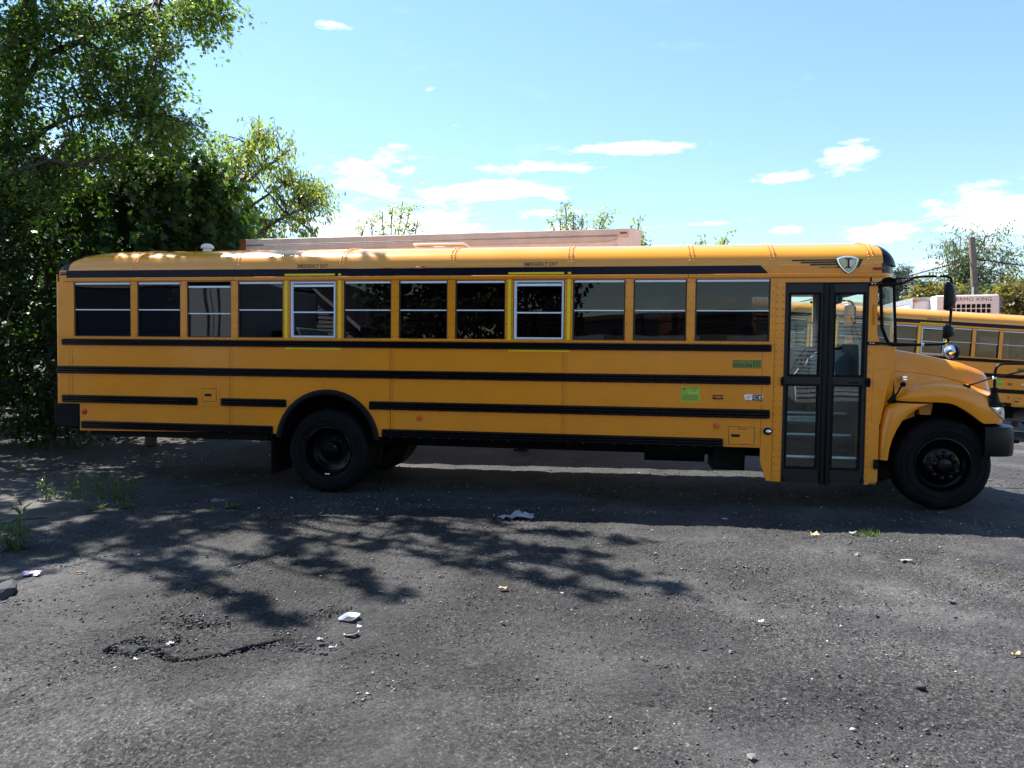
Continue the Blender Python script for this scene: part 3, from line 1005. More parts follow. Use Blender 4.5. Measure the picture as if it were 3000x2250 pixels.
        for p in out[1:]:
            if math.hypot(p[0] - clean[-1][0], p[1] - clean[-1][1]) > 1e-4: clean.append(p)
        mb = MB(); mb.plate(clean, y0, 0.035)
        return mb.build('side_panel', Y, bus, bevel=0.002)
    lower_panel(-7.31, -4.872, .692, 'rear')
    lower_panel(-4.866, -2.773, .692, y0=-0.002)
    lower_panel(-2.767, -0.66, .692)
    # front part of the skirt, stepping down beside the door
    mb = MB()
    mb.plate([(-0.657, 1.885), (-0.657, .70), (1.165, .70), (1.165, .694), (1.567, .694), (1.567, 1.885)], -0.002, .035)
    mb.build('side_panel', Y, bus, bevel=.002)
    mb = MB()
    mb.plate([(1.570, 1.885), (1.570, .547), (1.642, .321), (1.696, .321), (1.696, 1.885)], 0.0, .035)
    mb.build('side_panel', Y, bus, bevel=.002)
    # door-side pillar
    mb = MB()
    mb.plate([(1.699, 2.603), (1.699, .321), (1.796, .317), (1.802, 2.603)], -0.004, .05)
    mb.build('door_pillar', Y, bus, bevel=.002)
    # panel seam rivets
    pts = []
    for sx in (-7.13, -4.87, -2.768, -0.658):
        for dx in (-0.022, 0.028):
            for z0, z1 in ((1.53, 1.76), (1.15, 1.39), (.81, 1.01)):
                for z in np.arange(z0, z1, 0.033):
                    pts.append(((sx + dx, -0.001, z + random.uniform(-.004, .004)), NEG))
    for z in np.arange(.36, 2.56, 0.079):
        pts.append(((1.716, -0.004, z), NEG)); pts.append(((1.778, -0.004, z), NEG))
    for z in np.arange(.42, 1.85, .105):
        pts.append(((2.70, -0.003, z), NEG))
    for z in np.arange(1.93, 2.58, .085):
        pts.append(((1.668, -0.003, z), NEG))
    for a, b in zip(WIN[:-1], WIN[1:]):
        for z in np.arange(1.92, 2.58, .16):
            pts.append(((a[1] + .016, -0.004, z), NEG)); pts.append(((b[0] - .016, -0.004, z), NEG))
    for x in np.arange(-7.1, 1.66, .155):
        pts.append(((x, -0.004, 1.878), NEG))
    rivet_mesh('side_rivets', pts, r=0.0075, h=0.006, parent=bus, m=M['rivet'])

    # ---- window posts, sill, header
    xs = [(-7.31, WIN[0][0])] + [(WIN[i][1], WIN[i + 1][0]) for i in range(11)] + [(WIN[11][1], 1.699)]
    for a, b in xs:
        mb = MB(); mb.plate([(a + .001, 1.892), (b - .001, 1.892), (b - .001, 2.604), (a + .001, 2.604)], -0.004, .05)
        mb.build('window_post', Y, bus, bevel=.003)
    mb = MB(); mb.box(-7.28, 1.699, -0.007, .05, 1.866, 1.8915); mb.build('window_sill', Y, bus, bevel=.003)
    mb = MB(); mb.box(-7.28, 2.76, 0.0, .05, 2.596, 2.75); mb.build('window_header', Y, bus)
    # rear corner round
    mb = MB()
    ring = [(-7.31, 0.0), (-7.325, .006), (-7.338, .02), (-7.345, .045), (-7.345, .12)]
    vs = [(x, y, z) for z in (1.012, 2.70) for x, y in ring]
    mb.add(vs, [(i, i + 1, 5 + i + 1, 5 + i) for i in range(4)])
    mb.build('rear_corner', Y, bus, smooth=60)
    mb = MB(); mb.box(-7.36, -7.335, .10, W - .10, .95, 2.72); mb.build('rear_wall', Y, bus, bevel=.01)
    mb = MB()
    mb.plate([(-7.36, .70), (-7.005, .70), (-7.005, 1.008), (-7.36, 1.008)], -0.012, W + .012)
    mb.build('rear_bumper', M['chassis'], bus, bevel=.015)

    # ---- windows
    def window(i, x0, x1, far=False):
        ex = i in (4, 8)
        drop = {2: 0.047, 4: 0.012}.get(i, 0.0)
        yb = 0.004
        mb = MB()
        z0, z1 = WZ0, WZ1
        mb.frame(x0, x1, z0, z1, (.016, .012, .010, .008), yb + .002, yb + .06)
        w = mb.build('window', M['window_black'], bus, bevel=.002)
        a, b = x0 + .017, x1 - .013
        if ex:
            mb = MB(); mb.frame(a - .008, b + .004, z0 + .004, z1 - .008, (.030, .022, .024, .022), yb - .010, yb + .03)
            mb.build('exit_frame', M['alu_grey'], w, bevel=.003)
            a += .024; b -= .020
            mb = MB(); mb.box(a, b, yb - .006, yb + .02, z1 - .085 + .012, z1 - .045); mb.build('sash_bar', M['alu'], w, bevel=.002)
            zt = z1 - .073; zm = WZM - .028
            mb = MB(); mb.box(a, b, yb - .008, yb + .02, zm - .008, zm + .008); mb.build('sash_bar', M['alu'], w, bevel=.002)
        else:
            zt = z1 - .008 - drop; zm = WZM - drop
            mb = MB(); mb.box(a, b, yb + .002, yb + .022, zt - .024, zt); mb.build('sash_bar', M['alu'], w, bevel=.002)
            mb = MB(); mb.box(a, b, yb - .001, yb + .022, zm - .007, zm + .007); mb.build('sash_bar', M['alu'], w, bevel=.002)
        mb = MB(); mb.box(a, b, yb + .012, yb + .016, zm, zt - .02); mb.build('pane', M['glass_tint'], w, smooth=0)
        mb = MB(); mb.box(a, b, yb + .026, yb + .030, z0 + .008, zm); mb.build('pane', M['glass_tint'], w, smooth=0)
        return w
    for i, (a, b) in enumerate(WIN):
        window(i, a, b)

    # ---- rub rails
    def rail(x0, x1, z0, z1, d=.034):
        zc = (z0 + z1) / 2; h = (z1 - z0) / 2
        pr = [(0.004, z0), (-.010, z0 + .002), (-.013, z0 + .10 * h)]
        for k in range(3):
            c = zc + (k - 1) * h * .60
            q = h * .26
            pr += [(-.014, c - q * 1.1), (-d, c - q * .75), (-d - .002, c), (-d, c + q * .75), (-.014, c + q * 1.1)]
        pr += [(-.013, z1 - .10 * h), (-.010, z1 - .002), (0.004, z1)]
        e = .05
        st = [(x0, .50, 0, zc), (x0 + .010, .80, 0, zc), (x0 + e, 1, 0, zc)]
        nseg = max(2, int((x1 - x0) / .6))
        for k in range(1, nseg):
            st.append((x0 + e + (x1 - x0 - 2 * e) * k / nseg, 1, random.uniform(-.001, .001), zc))
        st += [(x1 - e, 1, 0, zc), (x1 - .010, .80, 0, zc), (x1, .50, 0, zc)]
        st = [(x, 1 if 0 < i < len(st) - 1 else .86, (0 if 1 < i < len(st) - 2 else .010 if 0 < i < len(st) - 1 else .020), z) for i, (x, k, yo, z) in enumerate(st)]
        mb = MB(); mb.sweep(pr, st)
        o = mb.build('rub_rail', M['rail'], bus, smooth=28)
        pts = [((x, -.013, z0 + .008), NEG) for x in np.arange(x0 + .12, x1 - .05, .18)]
        return o, pts
    rp = []
    for a in ((-7.25, 1.668, 1.776, 1.861), (-7.33, 1.665, 1.404, 1.508), (-7.255, -5.323, 1.024, 1.129), (-5.004, -4.117, 1.024, 1.128), (-3.044, 1.666, 1.022, 1.129), (-6.977, -4.295, .688, .791), (-2.880, 1.165, .684, .792)):
        rp += rail(*a)[1]
    rivet_mesh('rail_screws', rp, r=.006, h=.004, parent=bus, m=M['alu_grey'])

    # ---- wheel arch trim
    mb = MB()
    t0 = math.asin((.655 - cz) / cr)
    angs = np.linspace(math.pi - t0, t0, 40)
    pr = [(.0, .02), (.0, -.020), (-.02, -.028), (-.062, -.022), (-.072, -.006), (-.072, .22)]
    vs = []
    for t in angs:
        for dr, y in pr:
            vs.append((cx + (cr + dr) * math.cos(t), y, cz + (cr + dr) * math.sin(t)))
    n = len(pr)
    fs = [(k * n + i, k * n + i + 1, (k + 1) * n + i + 1, (k + 1) * n + i) for k in range(39) for i in range(n - 1)]
    mb.add(vs, fs); mb.build('wheel_arch_trim', M['black_plastic'], bus, smooth=40)
    mb = MB()
    vs = []
    for t in np.linspace(math.pi - .02, .02, 24):
        for y in (.036, .70): vs.append((cx + .672 * math.cos(t), y, cz - .02 + .66 * math.sin(t)))
    mb.add(vs, [(2 * k, 2 * k + 1, 2 * k + 3, 2 * k + 2) for k in range(23)])
    mb.build('wheel_well', M['chassis'], bus)
    mb = MB(); mb.box(-4.36, -4.34, .06, .62, .17, .70); mb.build('mud_flap', M['rubber'], bus, bevel=.004)

    # ---- decals and small fittings on the side
    def yellow_tape(x0, x1, z0, z1, y=-.0075):
        mb = MB(); mb.box(x0, x1, y, y + .003, z0, z1); return mb.build('reflective_tape', M['tape'], bus, smooth=0)
    for (a, b, c_, d) in ((-4.140, -4.106, -3.443, -3.406), (-1.333, -1.298, -.633, -.596)):
        yellow_tape(a, b, 1.893, 2.604); yellow_tape(c_, d, 1.893, 2.604)
        yellow_tape(a + .003, c_ - .04, 2.660, 2.683, -.0165); yellow_tape(c_ + .003, d + .004, 2.660, 2.683, -.0165)
        yellow_tape(a + .003, d, 1.752, 1.773, -.005)
    for (a, b) in ((-3.975, -3.580), (-1.146, -.750)):
        mb = MB(); text_on(mb, 'EMERGENCY EXIT', a, b, 2.758, 2.803, lambda z: roof_y(z) - .004, 1.1, 0.0, .008)
        mb.build('lettering', M['ink'], bus, smooth=0)

    def reflector(x, z, r, m):
        mb = MB(); mb.disc(x, z, -.010, 0.0, r, dome=.004); return mb.build('reflector', m, bus)
    reflector(-6.932, .909, .038, M['red_refl']); reflector(-2.405, .934, .038, M['org_refl']); reflector(1.086, .931, .038, M['org_refl'])

    # marker lamps
    def marker(x0, x1, z0, z1, y, lens=M['amber']):
        mb = MB(); mb.box(x0, x1, y - .014, y, z0, z1); b = mb.build('marker_lamp', M['black_plastic'], bus, bevel=.006)
        w = x1 - x0
        mb = MB(); mb.box(x0 + w * .24, x1 - w * .20, y - .026, y - .012, z0 + .008, z1 - .008); mb.build('lens', lens, b, bevel=.005)
        for xx in (x0 + w * .1, x1 - w * .08):
            mb = MB(); mb.disc(xx, (z0 + z1) / 2, y - .017, y - .012, .006, n=10, dome=.002); mb.build('screw', M['chrome'], b)
    marker(1.037, 1.152, 1.236, 1.282, -.002)
    marker(-2.462, -2.346, 2.722, 2.760, -.012)
    marker(-7.262, -7.165, 2.690, 2.722, -.004, M['red_lens'])
    mb = MB(); mb.box(2.71, 2.83, -.030, .02, 2.688, 2.712); lm = mb.build('marker_lamp', M['red_lens'], bus, bevel=.008)

    # small access doors
    def hatch(x0, x1, z0, z1, dx0, dx1, dz0, dz1, sx0, sx1, sz0, sz1, txt=None):
        mb = MB(); mb.box(x0, x1, -.006, .004, z0, z1); f = mb.build('access_panel', Y, bus, bevel=.002)
        mb = MB(); mb.frame(dx0 - .005, dx1 + .006, dz0 - .005, dz1 + .005, (.004, .007, .004, .005), -.0075, -.004); mb.build('gap', M['ink'], f, smooth=0)
        mb = MB(); mb.box(dx0, dx1, -.010, -.004, dz0, dz1); mb.build('hatch_door', Y, f, bevel=.002)
        mb = MB(); mb.box(sx0, sx1, -.013, -.008, sz0, sz1); mb.build('latch', M['black_plastic'], f, bevel=.003)
        if txt:
            mb = MB(); text_on(mb, txt, *txt_box, -.0115, 1.05); mb.build('lettering', M['ink'], f, smooth=0)
        pts = []
        for x in np.linspace(x0 + .012, x1 - .012, 3):
            for z in (z0 + .012, z1 - .012): pts.append(((x, -.006, z), NEG))
        for z in np.linspace(z0 + .012, z1 - .012, 3)[1:2]:
            pts += [((x0 + .012, -.006, z), NEG), ((x1 - .012, -.006, z), NEG)]
        rivet_mesh('screws', pts, r=.005, h=.003, parent=f)
    hatch(-5.301, -5.025, 1.016, 1.268, -5.253, -5.067, 1.082, 1.243, -5.221, -5.129, 1.143, 1.176)
    txt_box = (1.320, 1.426, .893, .915)
    hatch(1.190, 1.545, .708, .945, 1.225, 1.499, .730, .925, 1.250, 1.343, .811, .842, 'DEF ONLY')
    # step lamp
    mb = MB(); mb.disc(1.645, .885, -.020, 0, .046, .042, dome=.012); sl = mb.build('step_lamp', M['black_plastic'], bus)
    mb = MB(); mb.disc(1.650, .882, -.036, -.02, .028, .025, dome=.010); mb.build('lens', M['chrome'], sl)

    # stickers
    mb = MB(); mb.box(1.252, 1.557, -.006, -.001, 1.594, 1.681); s = mb.build('dealer_sticker', M['sticker_black'], bus, bevel=.0)
    LG = M['sticker_green']
    mb = MB(); mb.frame(1.260, 1.549, 1.601, 1.674, .004, -.0075, -.005); mb.box(1.463, 1.467, -.0075, -.005, 1.605, 1.670); mb.build('border', LG, s, smooth=0)
    mb = MB(); text_on(mb, 'WOLFINGTON', 1.268, 1.458, 1.632, 1.668, -.0078, .95); mb.build('lettering', LG, s, smooth=0)
    mb = MB(); text_on(mb, 'Body Company, Inc.', 1.276, 1.446, 1.608, 1.627, -.0078, 1.0, .25); mb.build('lettering', LG, s, smooth=0)
    mb = MB()
    for k in range(6): mb.box(1.473 + (.006 if k % 2 else 0), 1.541 - (.008 if k % 3 == 0 else 0), -.0075, -.005, 1.611 + k * .0095, 1.6135 + k * .0095)
    mb.build('lettering', LG, s, smooth=0)
    mb = MB(); mb.box(.685, .895, -.005, -.001, 1.201, 1.370); s = mb.build('notice_sticker', LG, bus, smooth=0)
    mb = MB()
    for k, t in enumerate(('UNAUTHORIZED', 'SCHOOL BUS', 'ENTRY')):
        ww = (.05, .038, .022)[k]
        text_on(mb, t, .826 - ww, .826 + ww, 1.349 - k * .018, 1.361 - k * .018, -.0062)
    text_on(mb, 'Act 65', .699, .747, 1.311, 1.321, -.0062); text_on(mb, '1998', .705, .741, 1.292, 1.303, -.0062)
    mb.frame(.690, .761, 1.285, 1.366, .0015, -.0062, -.0045); mb.frame(.763, .890, 1.285, 1.366, .0015, -.0062, -.0045)
    mb.plate([(.70, 1.343), (.716, 1.352), (.744, 1.356), (.738, 1.345), (.722, 1.341), (.744, 1.334), (.702, 1.334)], -.0062, -.0045)
    for k in range(6): mb.box(.694 + .003 * (k % 2), .886 - .006 * (k % 3), -.0062, -.0045, 1.215 + k * .0115, 1.2195 + k * .0115)
    mb.build('lettering', M['ink'], s, smooth=0)
    mb = MB(); mb.plate([(1.385, 1.232), (1.395, 1.225), (1.576, 1.225), (1.586, 1.235), (1.586, 1.290), (1.578, 1.298), (1.395, 1.298), (1.385, 1.288)], -.010, 0); s = mb.build('model_badge', M['chrome'], bus, bevel=.004)
    mb = MB(); mb.plate([(1.470, 1.236), (1.480, 1.230), (1.574, 1.230), (1.580, 1.237), (1.580, 1.288), (1.572, 1.293), (1.482, 1.293), (1.470, 1.282)], -.0125, -.008); mb.build('badge_field', M['ink'], s, smooth=0)
    mb = MB(); text_on(mb, 'CE', 1.480, 1.572, 1.242, 1.282, -.0145); mb.build('lettering', M['chrome'], s, smooth=0)
    mb = MB()
    for a, b in ((1.394, 1.420), (1.425, 1.440), (1.446, 1.464)): mb.frame(a, b, 1.266, 1.284, .004, -.0115, -.009)
    mb.plate([(1.410, 1.262), (1.446, 1.262), (1.428, 1.240)], -.0115, -.009)
    mb.box(1.392, 1.462, -.0115, -.009, 1.231, 1.235)
    mb.build('emblem', M['grey_steel'], s, smooth=0)
    # winged shield on the roof edge
    ry = lambda z, o=.004: roof_y(z) - o - .004
    mb = MB()
    def strip(pts, o=.004):
        vs = [(x, ry(z, o), z) for x, z in pts]; mb.add(vs, [tuple(range(len(pts)))])
    strip([(1.858, 2.790), (2.50, 2.793), (2.60, 2.793), (2.604, 2.806), (1.866, 2.804)])
    strip([(1.950, 2.764), (2.575, 2.768), (2.578, 2.783), (1.958, 2.780)])
    strip([(2.048, 2.738), (2.555, 2.742), (2.560, 2.758), (2.056, 2.756)])
    strip([(2.338, 2.710), (2.545, 2.712), (2.556, 2.728), (2.338, 2.728)])
    strip([(2.535, 2.711), (2.562, 2.716), (2.606, 2.806), (2.584, 2.806)], .005)
    wg_ = mb.build('wing_stripes', M['ink'], bus, smooth=0)
    mb = MB(); text_on(mb, 'NAVISTAR', 2.158, 2.334, 2.706, 2.727, lambda z: ry(z), 1.0, .25); mb.build('lettering', M['ink'], bus, smooth=0)

    def shield(k, y, name, m, parent, th=.008):
        cxs, czs = 2.438, 2.755
        o = [(2.322, 2.813), (2.36, 2.830), (2.40, 2.840), (2.438, 2.843), (2.476, 2.840), (2.516, 2.829), (2.552, 2.812), (2.550, 2.78), (2.543, 2.745), (2.528, 2.712), (2.50, 2.675), (2.452, 2.640), (2.405, 2.672), (2.365, 2.715), (2.340, 2.752), (2.327, 2.785)]
        o = [(cxs + (x - cxs) * k, czs + (z - czs) * k) for x, z in o]
        mb = MB(); mb.plate(o, y, y + th); return mb.build(name, m, parent, bevel=.004 if th > .004 else 0)
    s = shield(1, -.026, 'shield_emblem', M['chrome'], bus, .035)
    shield(.80, -.0285, 'shield_line', M['ink'], s, .003)
    shield(.745, -.031, 'shield_field', M['shield'], s, .003)
    mb = MB(); mb.box(2.436, 2.456, -.036, -.030, 2.712, 2.806); mb.box(2.412, 2.480, -.036, -.030, 2.796, 2.812); mb.box(2.416, 2.474, -.036, -.030, 2.704, 2.718)
    mb.build('shield_letter', M['ink'], s, bevel=.002)
    mb = MB(); mb.box(2.458, 2.470, -.0355, -.030, 2.720, 2.794); mb.build('shield_letter_shadow', M['alu'], s)

    # ---- entrance door
    DB = M['door_black']
    def leaf(x0, x1, gx0, gx1, lx0, lx1):
        y0, y1 = .006, .045
        # stiles and rails around the two lights
        mb = MB()
        z0, z1 = .318, 2.540
        L = [(x0, z0, x1, .492), (x0, 1.400, x1, 1.528), (x0, 2.420, x1, z1)]
        for a, b, c_, d in L: mb.box(a, c_, y0, y1, b, d)
        for (u0, u1, za, zb_) in ((gx0, gx1, 1.528, 2.420), (lx0, lx1, .492, 1.400)):
            mb.box(x0, u0, y0 + .0005, y1 - .001, za - .0005, zb_ + .0005); mb.box(u1, x1, y0 + .0005, y1 - .001, za - .0005, zb_ + .0005)
        d = mb.build('door_leaf', DB, bus, bevel=.003)
        for (u0, u1, za, zb_) in ((gx0, gx1, 1.528, 2.420), (lx0, lx1, .492, 1.400)):
            mb = MB(); mb.frame(u0 - .022, u1 + .022, za - .022, zb_ + .022, .024, y0 - .008, y0 + .004); mb.build('glazing_seal', M['rubber'], d, bevel=.003)
            mb = MB(); mb.box(u0 - .003, u1 + .003, y0 + .014, y0 + .019, za - .003, zb_ + .003); mb.build('pane', M['glass_clear'], d, smooth=0)
        return d
    l1 = leaf(1.806, 2.205, 1.864, 2.164, 1.852, 2.166)
    l2 = leaf(2.320, 2.668, 2.338, 2.628, 2.318 + .02, 2.612)
    mb = MB(); mb.box(2.500, 2.595, -.006, .008, 1.438, 1.456); mb.box(2.325, 2.345, -.004, .008, 1.44, 1.456); mb.build('door_grip', M['black_plastic'], l2, bevel=.004)
    for a, b in ((2.206, 2.262), (2.263, 2.319)):
        mb = MB(); mb.plate([(a, .30), (b, .30), (b, 2.542), (a, 2.542)], -.008, .04); mb.build('door_edge_seal', M['black_plastic'], bus, bevel=.012, seg=3)
    mb = MB(); mb.frame(1.7985, 2.6765, .312, 2.5525, .0085, -.006, .03); mb.build('door_surround', M['ink'], bus)
    for x in (1.789, 2.690):
        mb = MB(); mb.disc(x, 1.452, -.05, -.004, .016, .052, n=16, dome=.01); mb.build('door_bumper', M['rubber'], bus)
    for x in (1.815, 2.650):
        mb = MB(); mb.box(x, x + .022, -.016, .0, .33, .385); mb.box(x - .012, x + .03, -.012, .0, .345, .360); mb.build('door_hinge', M['black_plastic'], bus, bevel=.002)
    mb = MB(); mb.box(1.802, 2.76, -.003, .05, 2.553, 2.604); mb.build('door_header', Y, bus, bevel=.002)

    # ---- steps inside the door
    mb = MB()
    for (y, z) in ((.12, .58), (.37, .82), (.62, 1.055)):
        pass
    st = [(.10, .30), (.10, .585), (.36, .585), (.36, .815), (.61, .815), (.61, 1.05), (2.40, 1.05), (2.40, .95), (1.0, .30)]
    vs = [(x, y, z) for x in (1.80, 2.70) for y, z in st]
    n = len(st)
    mb.add(vs, [tuple(range(n)), tuple(range(2 * n - 1, n - 1, -1))] + [(i, (i + 1) % n, n + (i + 1) % n, n + i) for i in range(n)])
    sw = mb.build('stepwell', M['floor_in'], bus, smooth=0)
    for (y, z, b) in ((.10, .585, 2.63), (.36, .815, 2.64), (.61, 1.05, 2.66)):
        mb = MB(); mb.box(1.802, b, y - .008, y + .03, z + .001, z + .024); mb.build('step_edge', M['strip'], sw, bevel=.003)
    mb = MB(); mb.box(1.96, 2.50, .598, .606, .955, 1.022); sg = mb.build('step_sign', M['strip'], sw)
    mb = MB(); text_on(mb, 'WATCH YOUR STEP', 2.02, 2.45, .966, 1.010, .5965); mb.build('lettering', M['ink'], sw, smooth=0)
    # side walls of the stepwell
    mb = MB(); mb.box(1.775, 1.798, .05, 1.0, .32, 1.05); mb.build('stepwell_wall', M['interior'], bus)
    mb = MB(); mb.box(2.70, 2.72, .05, 1.0, .32, 1.9); mb.build('stepwell_wall', M['dash'], bus)

    # ---- cab interior
    mb = MB()
    prof = [(2.42, 1.05), (2.42, 1.50), (2.60, 1.72), (2.78, 1.85), (2.985, 1.858), (2.985, 1.05)]
    mb.plate(prof, .70, 2.34); mb.build('dashboard', M['dash'], bus, bevel=.03, seg=3)
    mb = MB(); mb.plate([(2.74, 1.05), (2.74, 1.80), (2.80, 1.85), (2.98, 1.855), (2.98, 1.05)], .24, .699); mb.build('dashboard_end', M['dash'], bus, bevel=.03, seg=3)
    mb = MB()
    ring = [Vector((2.40, 1.80, 1.66)) + Vector((math.cos(t) * .10, math.sin(t) * .23, math.cos(t) * .20)) for t in np.linspace(0, 2 * math.pi, 25)]
    mb.tube(ring, .014, 6, cap=False)
    mb.tube([(2.40, 1.80, 1.66), (2.52, 1.80, 1.50)], .03, 8); mb.tube([ring[4], ring[16]], .012, 6); mb.build('steering_wheel', M['black_plastic'], bus)
    mb = MB()
    mb.plate([(1.75, 1.25), (2.20, 1.28), (2.22, 1.42), (1.86, 1.42), (1.74, 2.15), (1.62, 2.15)], 1.55, 2.05); mb.build('driver_seat', M['seat'], bus, bevel=.03)
    mb = MB(); mb.tube([(2.25, .72, 1.05), (2.25, .72, 1.75), (2.62, .70, 1.85)], .016, 8); mb.build('grab_rail', M['black_plastic'], bus)
    mb = MB(); mb.box(2.64, 2.70, 1.0, 1.7, 2.40, 2.56); mb.build('cabin_mirror', M['black_plastic'], bus, bevel=.02)

    # passenger space: floor, bulkhead wall and the rows of seats
    mb = MB(); mb.box(-7.28, -4.28, .055, W - .055, .98, 1.02); mb.box(-4.278, -2.882, .70, W - .70, .98, 1.02); mb.box(-2.88, 1.77, .055, W - .055, .98, 1.02); mb.build('floor', M['floor_in'], bus)
    def seat(x, y0, y1):
        o = bpy.data.objects.new('passenger_seat', seat_low if -4.4 < x < -2.85 else seat_me); COL.objects.link(o); o.parent = bus; o.location = (x, y0, 0); return o
    mb = MB()
    mb.plate([(.0, 1.28), (.42, 1.30), (.44, 1.42), (.06, 1.42)], 0.0, .95)
    mb.plate([(-.14, 1.30), (-.03, 1.30), (-.10, 2.02), (-.17, 2.02)], 0.0, .95)
    seat_low = mb.mesh('passenger_seat', [M['seat']])          # the ones above the wheel boxes have no legs
    mb.box(.02, .06, .06, .10, 1.02, 1.30); mb.box(.02, .06, .85, .89, 1.02, 1.30)
    seat_me = mb.mesh('passenger_seat', [M['seat']])
    for x in np.arange(-6.95, 1.2, .70):
        seat(x, .10, 1.05); seat(x, 1.39, 2.34)

    # ---- far side: posts, windows, skirt
    def far_plate(x0, x1, z0, z1, name, m, y0=W - .04, y1=W):
        mb = MB(); mb.box(x0, x1, y0, y1, z0, z1); return mb.build(name, m, bus)
    far_plate(-7.31, 2.95, .70, 1.885, 'side_panel', Y)
    far_plate(-7.31, 2.76, 2.604, 2.75, 'window_header', Y)
    far_plate(-7.2, 2.90, 1.03, 1.884, 'side_lining', M['interior'], W - .06, W - .042)
    far_plate(2.60, 2.745, 1.886, 2.60, 'post_lining', M['dash'], W - .055, W - .042) if False else None
    fx = [(-7.31, WIN[0][0])] + [(WIN[i][1], WIN[i + 1][0]) for i in range(11)] + [(1.64, 1.86)] + [(2.70, 2.745)]
    for a, b in fx:
        far_plate(a, b, 1.885, 2.604, 'window_post', Y)
        far_plate(a + .001, b - .001, 1.886, 2.60, 'post_lining', M['interior'], W - .05, W - .041)
    for a, b in WIN + [(1.86, 2.70)]:
        mb = MB(); mb.box(a, b, W - .024, W - .020, 1.885, 2.604); mb.build('pane', M['glass_tint'] if a < 1.7 else M['glass_clear'], bus, smooth=0)
        mb = MB(); mb.box(a, b, W - .03, W - .014, WZM - .01, WZM + .01); mb.build('sash_bar', M['alu'], bus)
    mb = MB(); text_on  # far side carries the same rails
    for z0, z1 in ((1.776, 1.861), (1.404, 1.508), (1.022, 1.129)):
        mb = MB(); mb.box(-7.25, 1.7, W + .001, W + .03, z0, z1); mb.build('rub_rail', M['rail'], bus, bevel=.008)

    # ---- windshield and A pillars
    GK = M['rubber']
    quarter = [(2.795, .004), (2.90, .045), (2.985, .16)]       # plan of the wrapped corner glass
    front = [(2.985, .16), (3.045, .55), (3.065, 1.22), (3.045, 1.89), (2.985, W - .16)]
    def rake(x, z):      # windscreen leans back towards the roof
        return x + .055 * (2.50 - z) / .6 * .6
    # the yellow pillar in front of the door
    mb = MB(); mb.plate([(2.678, .318), (2.722, .318), (2.735, .345), (2.818, .352), (2.822, .99), (2.832, 1.0), (2.832, 1.86), (2.80, 1.90), (2.772, 2.0), (2.766, 2.604), (2.678, 2.604)], -.003, .06)
    mb.build('front_pillar', Y, bus, bevel=.003)
    mb = MB()
    zs = [1.885, 1.93, 2.05, 2.2, 2.35, 2.5, 2.56]
    cols = [(2.795, .003), (2.83, .010), (2.875, .030), (2.93, .075), (2.985, .16)]
    vs = []
    for z in zs:
        xoff = .075 * max(0, (2.08 - z) / .19) ** 2          # lower rear corner is rounded off
        for i, (x, y) in enumerate(cols):
            k = i / 4
            xx = x + xoff * (1 - k)
            yy = np.interp(xx, [c[0] for c in cols], [c[1] for c in cols])
            vs.append((rake(xx, z) - .0, yy, z))
    fs = [(r * 5 + i, r * 5 + i + 1, (r + 1) * 5 + i + 1, (r + 1) * 5 + i) for r in range(len(zs) - 1) for i in range(4)]
    mb.add(vs, fs); q = mb.build('corner_glass', M['glass_clear'], bus, smooth=60)
    edge = [vs[r * 5] for r in range(len(zs))]
    loop = [vs[r * 5] for r in range(len(zs) - 1, -1, -1)] + [vs[i] for i in range(1, 5)] + [vs[r * 5 + 4] for r in range(1, len(zs))]
    mb = MB(); mb.tube([(x, y - .004, z) for x, y, z in loop], .017, 6); mb.build('glass_gasket', GK, q)
    mb = MB(); arc = [(2.80 + .085 - .095 * math.cos(t), .0 + .05 * (1 - math.cos(t)) / 2, 2.535 + .075 * math.sin(t)) for t in np.linspace(0, math.pi, 10)]
    vs = [(x, y - .012, z) for x, y, z in arc] + [(2.79, -.008, 2.50), (2.985, .13, 2.50)]
    mb.add([(x, y, z) for x, y, z in vs[:10]] + [vs[11], vs[10]], [tuple(range(12))]); mb.build('gasket_cap', GK, q)
    mb = MB()
    vs = []
    for z in (1.885, 2.2, 2.56):
        for x, y in front: vs.append((rake(x, z), y, z))
    mb.add(vs, [(r * 5 + i, r * 5 + i + 1, (r + 1) * 5 + i + 1, (r + 1) * 5 + i) for r in range(2) for i in range(4)])
    wsc = mb.build('windshield', M['glass_clear'], bus, smooth=60)
    mb = MB(); mb.tube([(rake(3.065, z) + .004, 1.22, z) for z in (1.885, 2.2, 2.56)], .018, 6); mb.build('glass_gasket', GK, wsc)
    for wy in (.7, 1.7):
        mb = MB(); mb.tube([(3.15, wy, 1.90), (3.11, wy + .35, 2.30)], .008, 5); mb.build('wiper', M['black_plastic'], wsc)
    # far pillar
    mb = MB(); mb.box(2.746, 2.83, W - .06, W, 1.885, 2.61); mb.build('front_pillar', M['dash'], bus, bevel=.02)
    # front header under the cap
    mb = MB()
    ring = [(2.70, .0), (2.80, .004), (2.88, .045), (2.965, .16), (3.02, .55), (3.04, 1.22), (3.02, 1.89), (2.965, W - .16), (2.88, W - .045), (2.80, W - .004), (2.70, W)]
    vs = [(x, y - (.006 if y < .2 else 0), z) for z in (2.555, 2.655) for x, y in ring]
    n = len(ring)
    mb.add(vs, [(i, i + 1, n + i + 1, n + i) for i in range(n - 1)]); mb.build('front_header', Y, bus, smooth=50)
    mb = MB()
    vs = [(x, y, z) for z in (2.655, 2.76) for x, y in [(2.80, -.004)] + [(a, b) for a, b in ring[2:-2]] + [(2.80, W + .004)]]
    n = len(vs) // 2
    mb.add(vs, [(i, i + 1, n + i + 1, n + i) for i in range(n - 1)]); mb.build('front_cap_skirt', M['black_gloss'], bus, smooth=50)

    # ---- cowl: box between the door and the bonnet
    mb = MB()
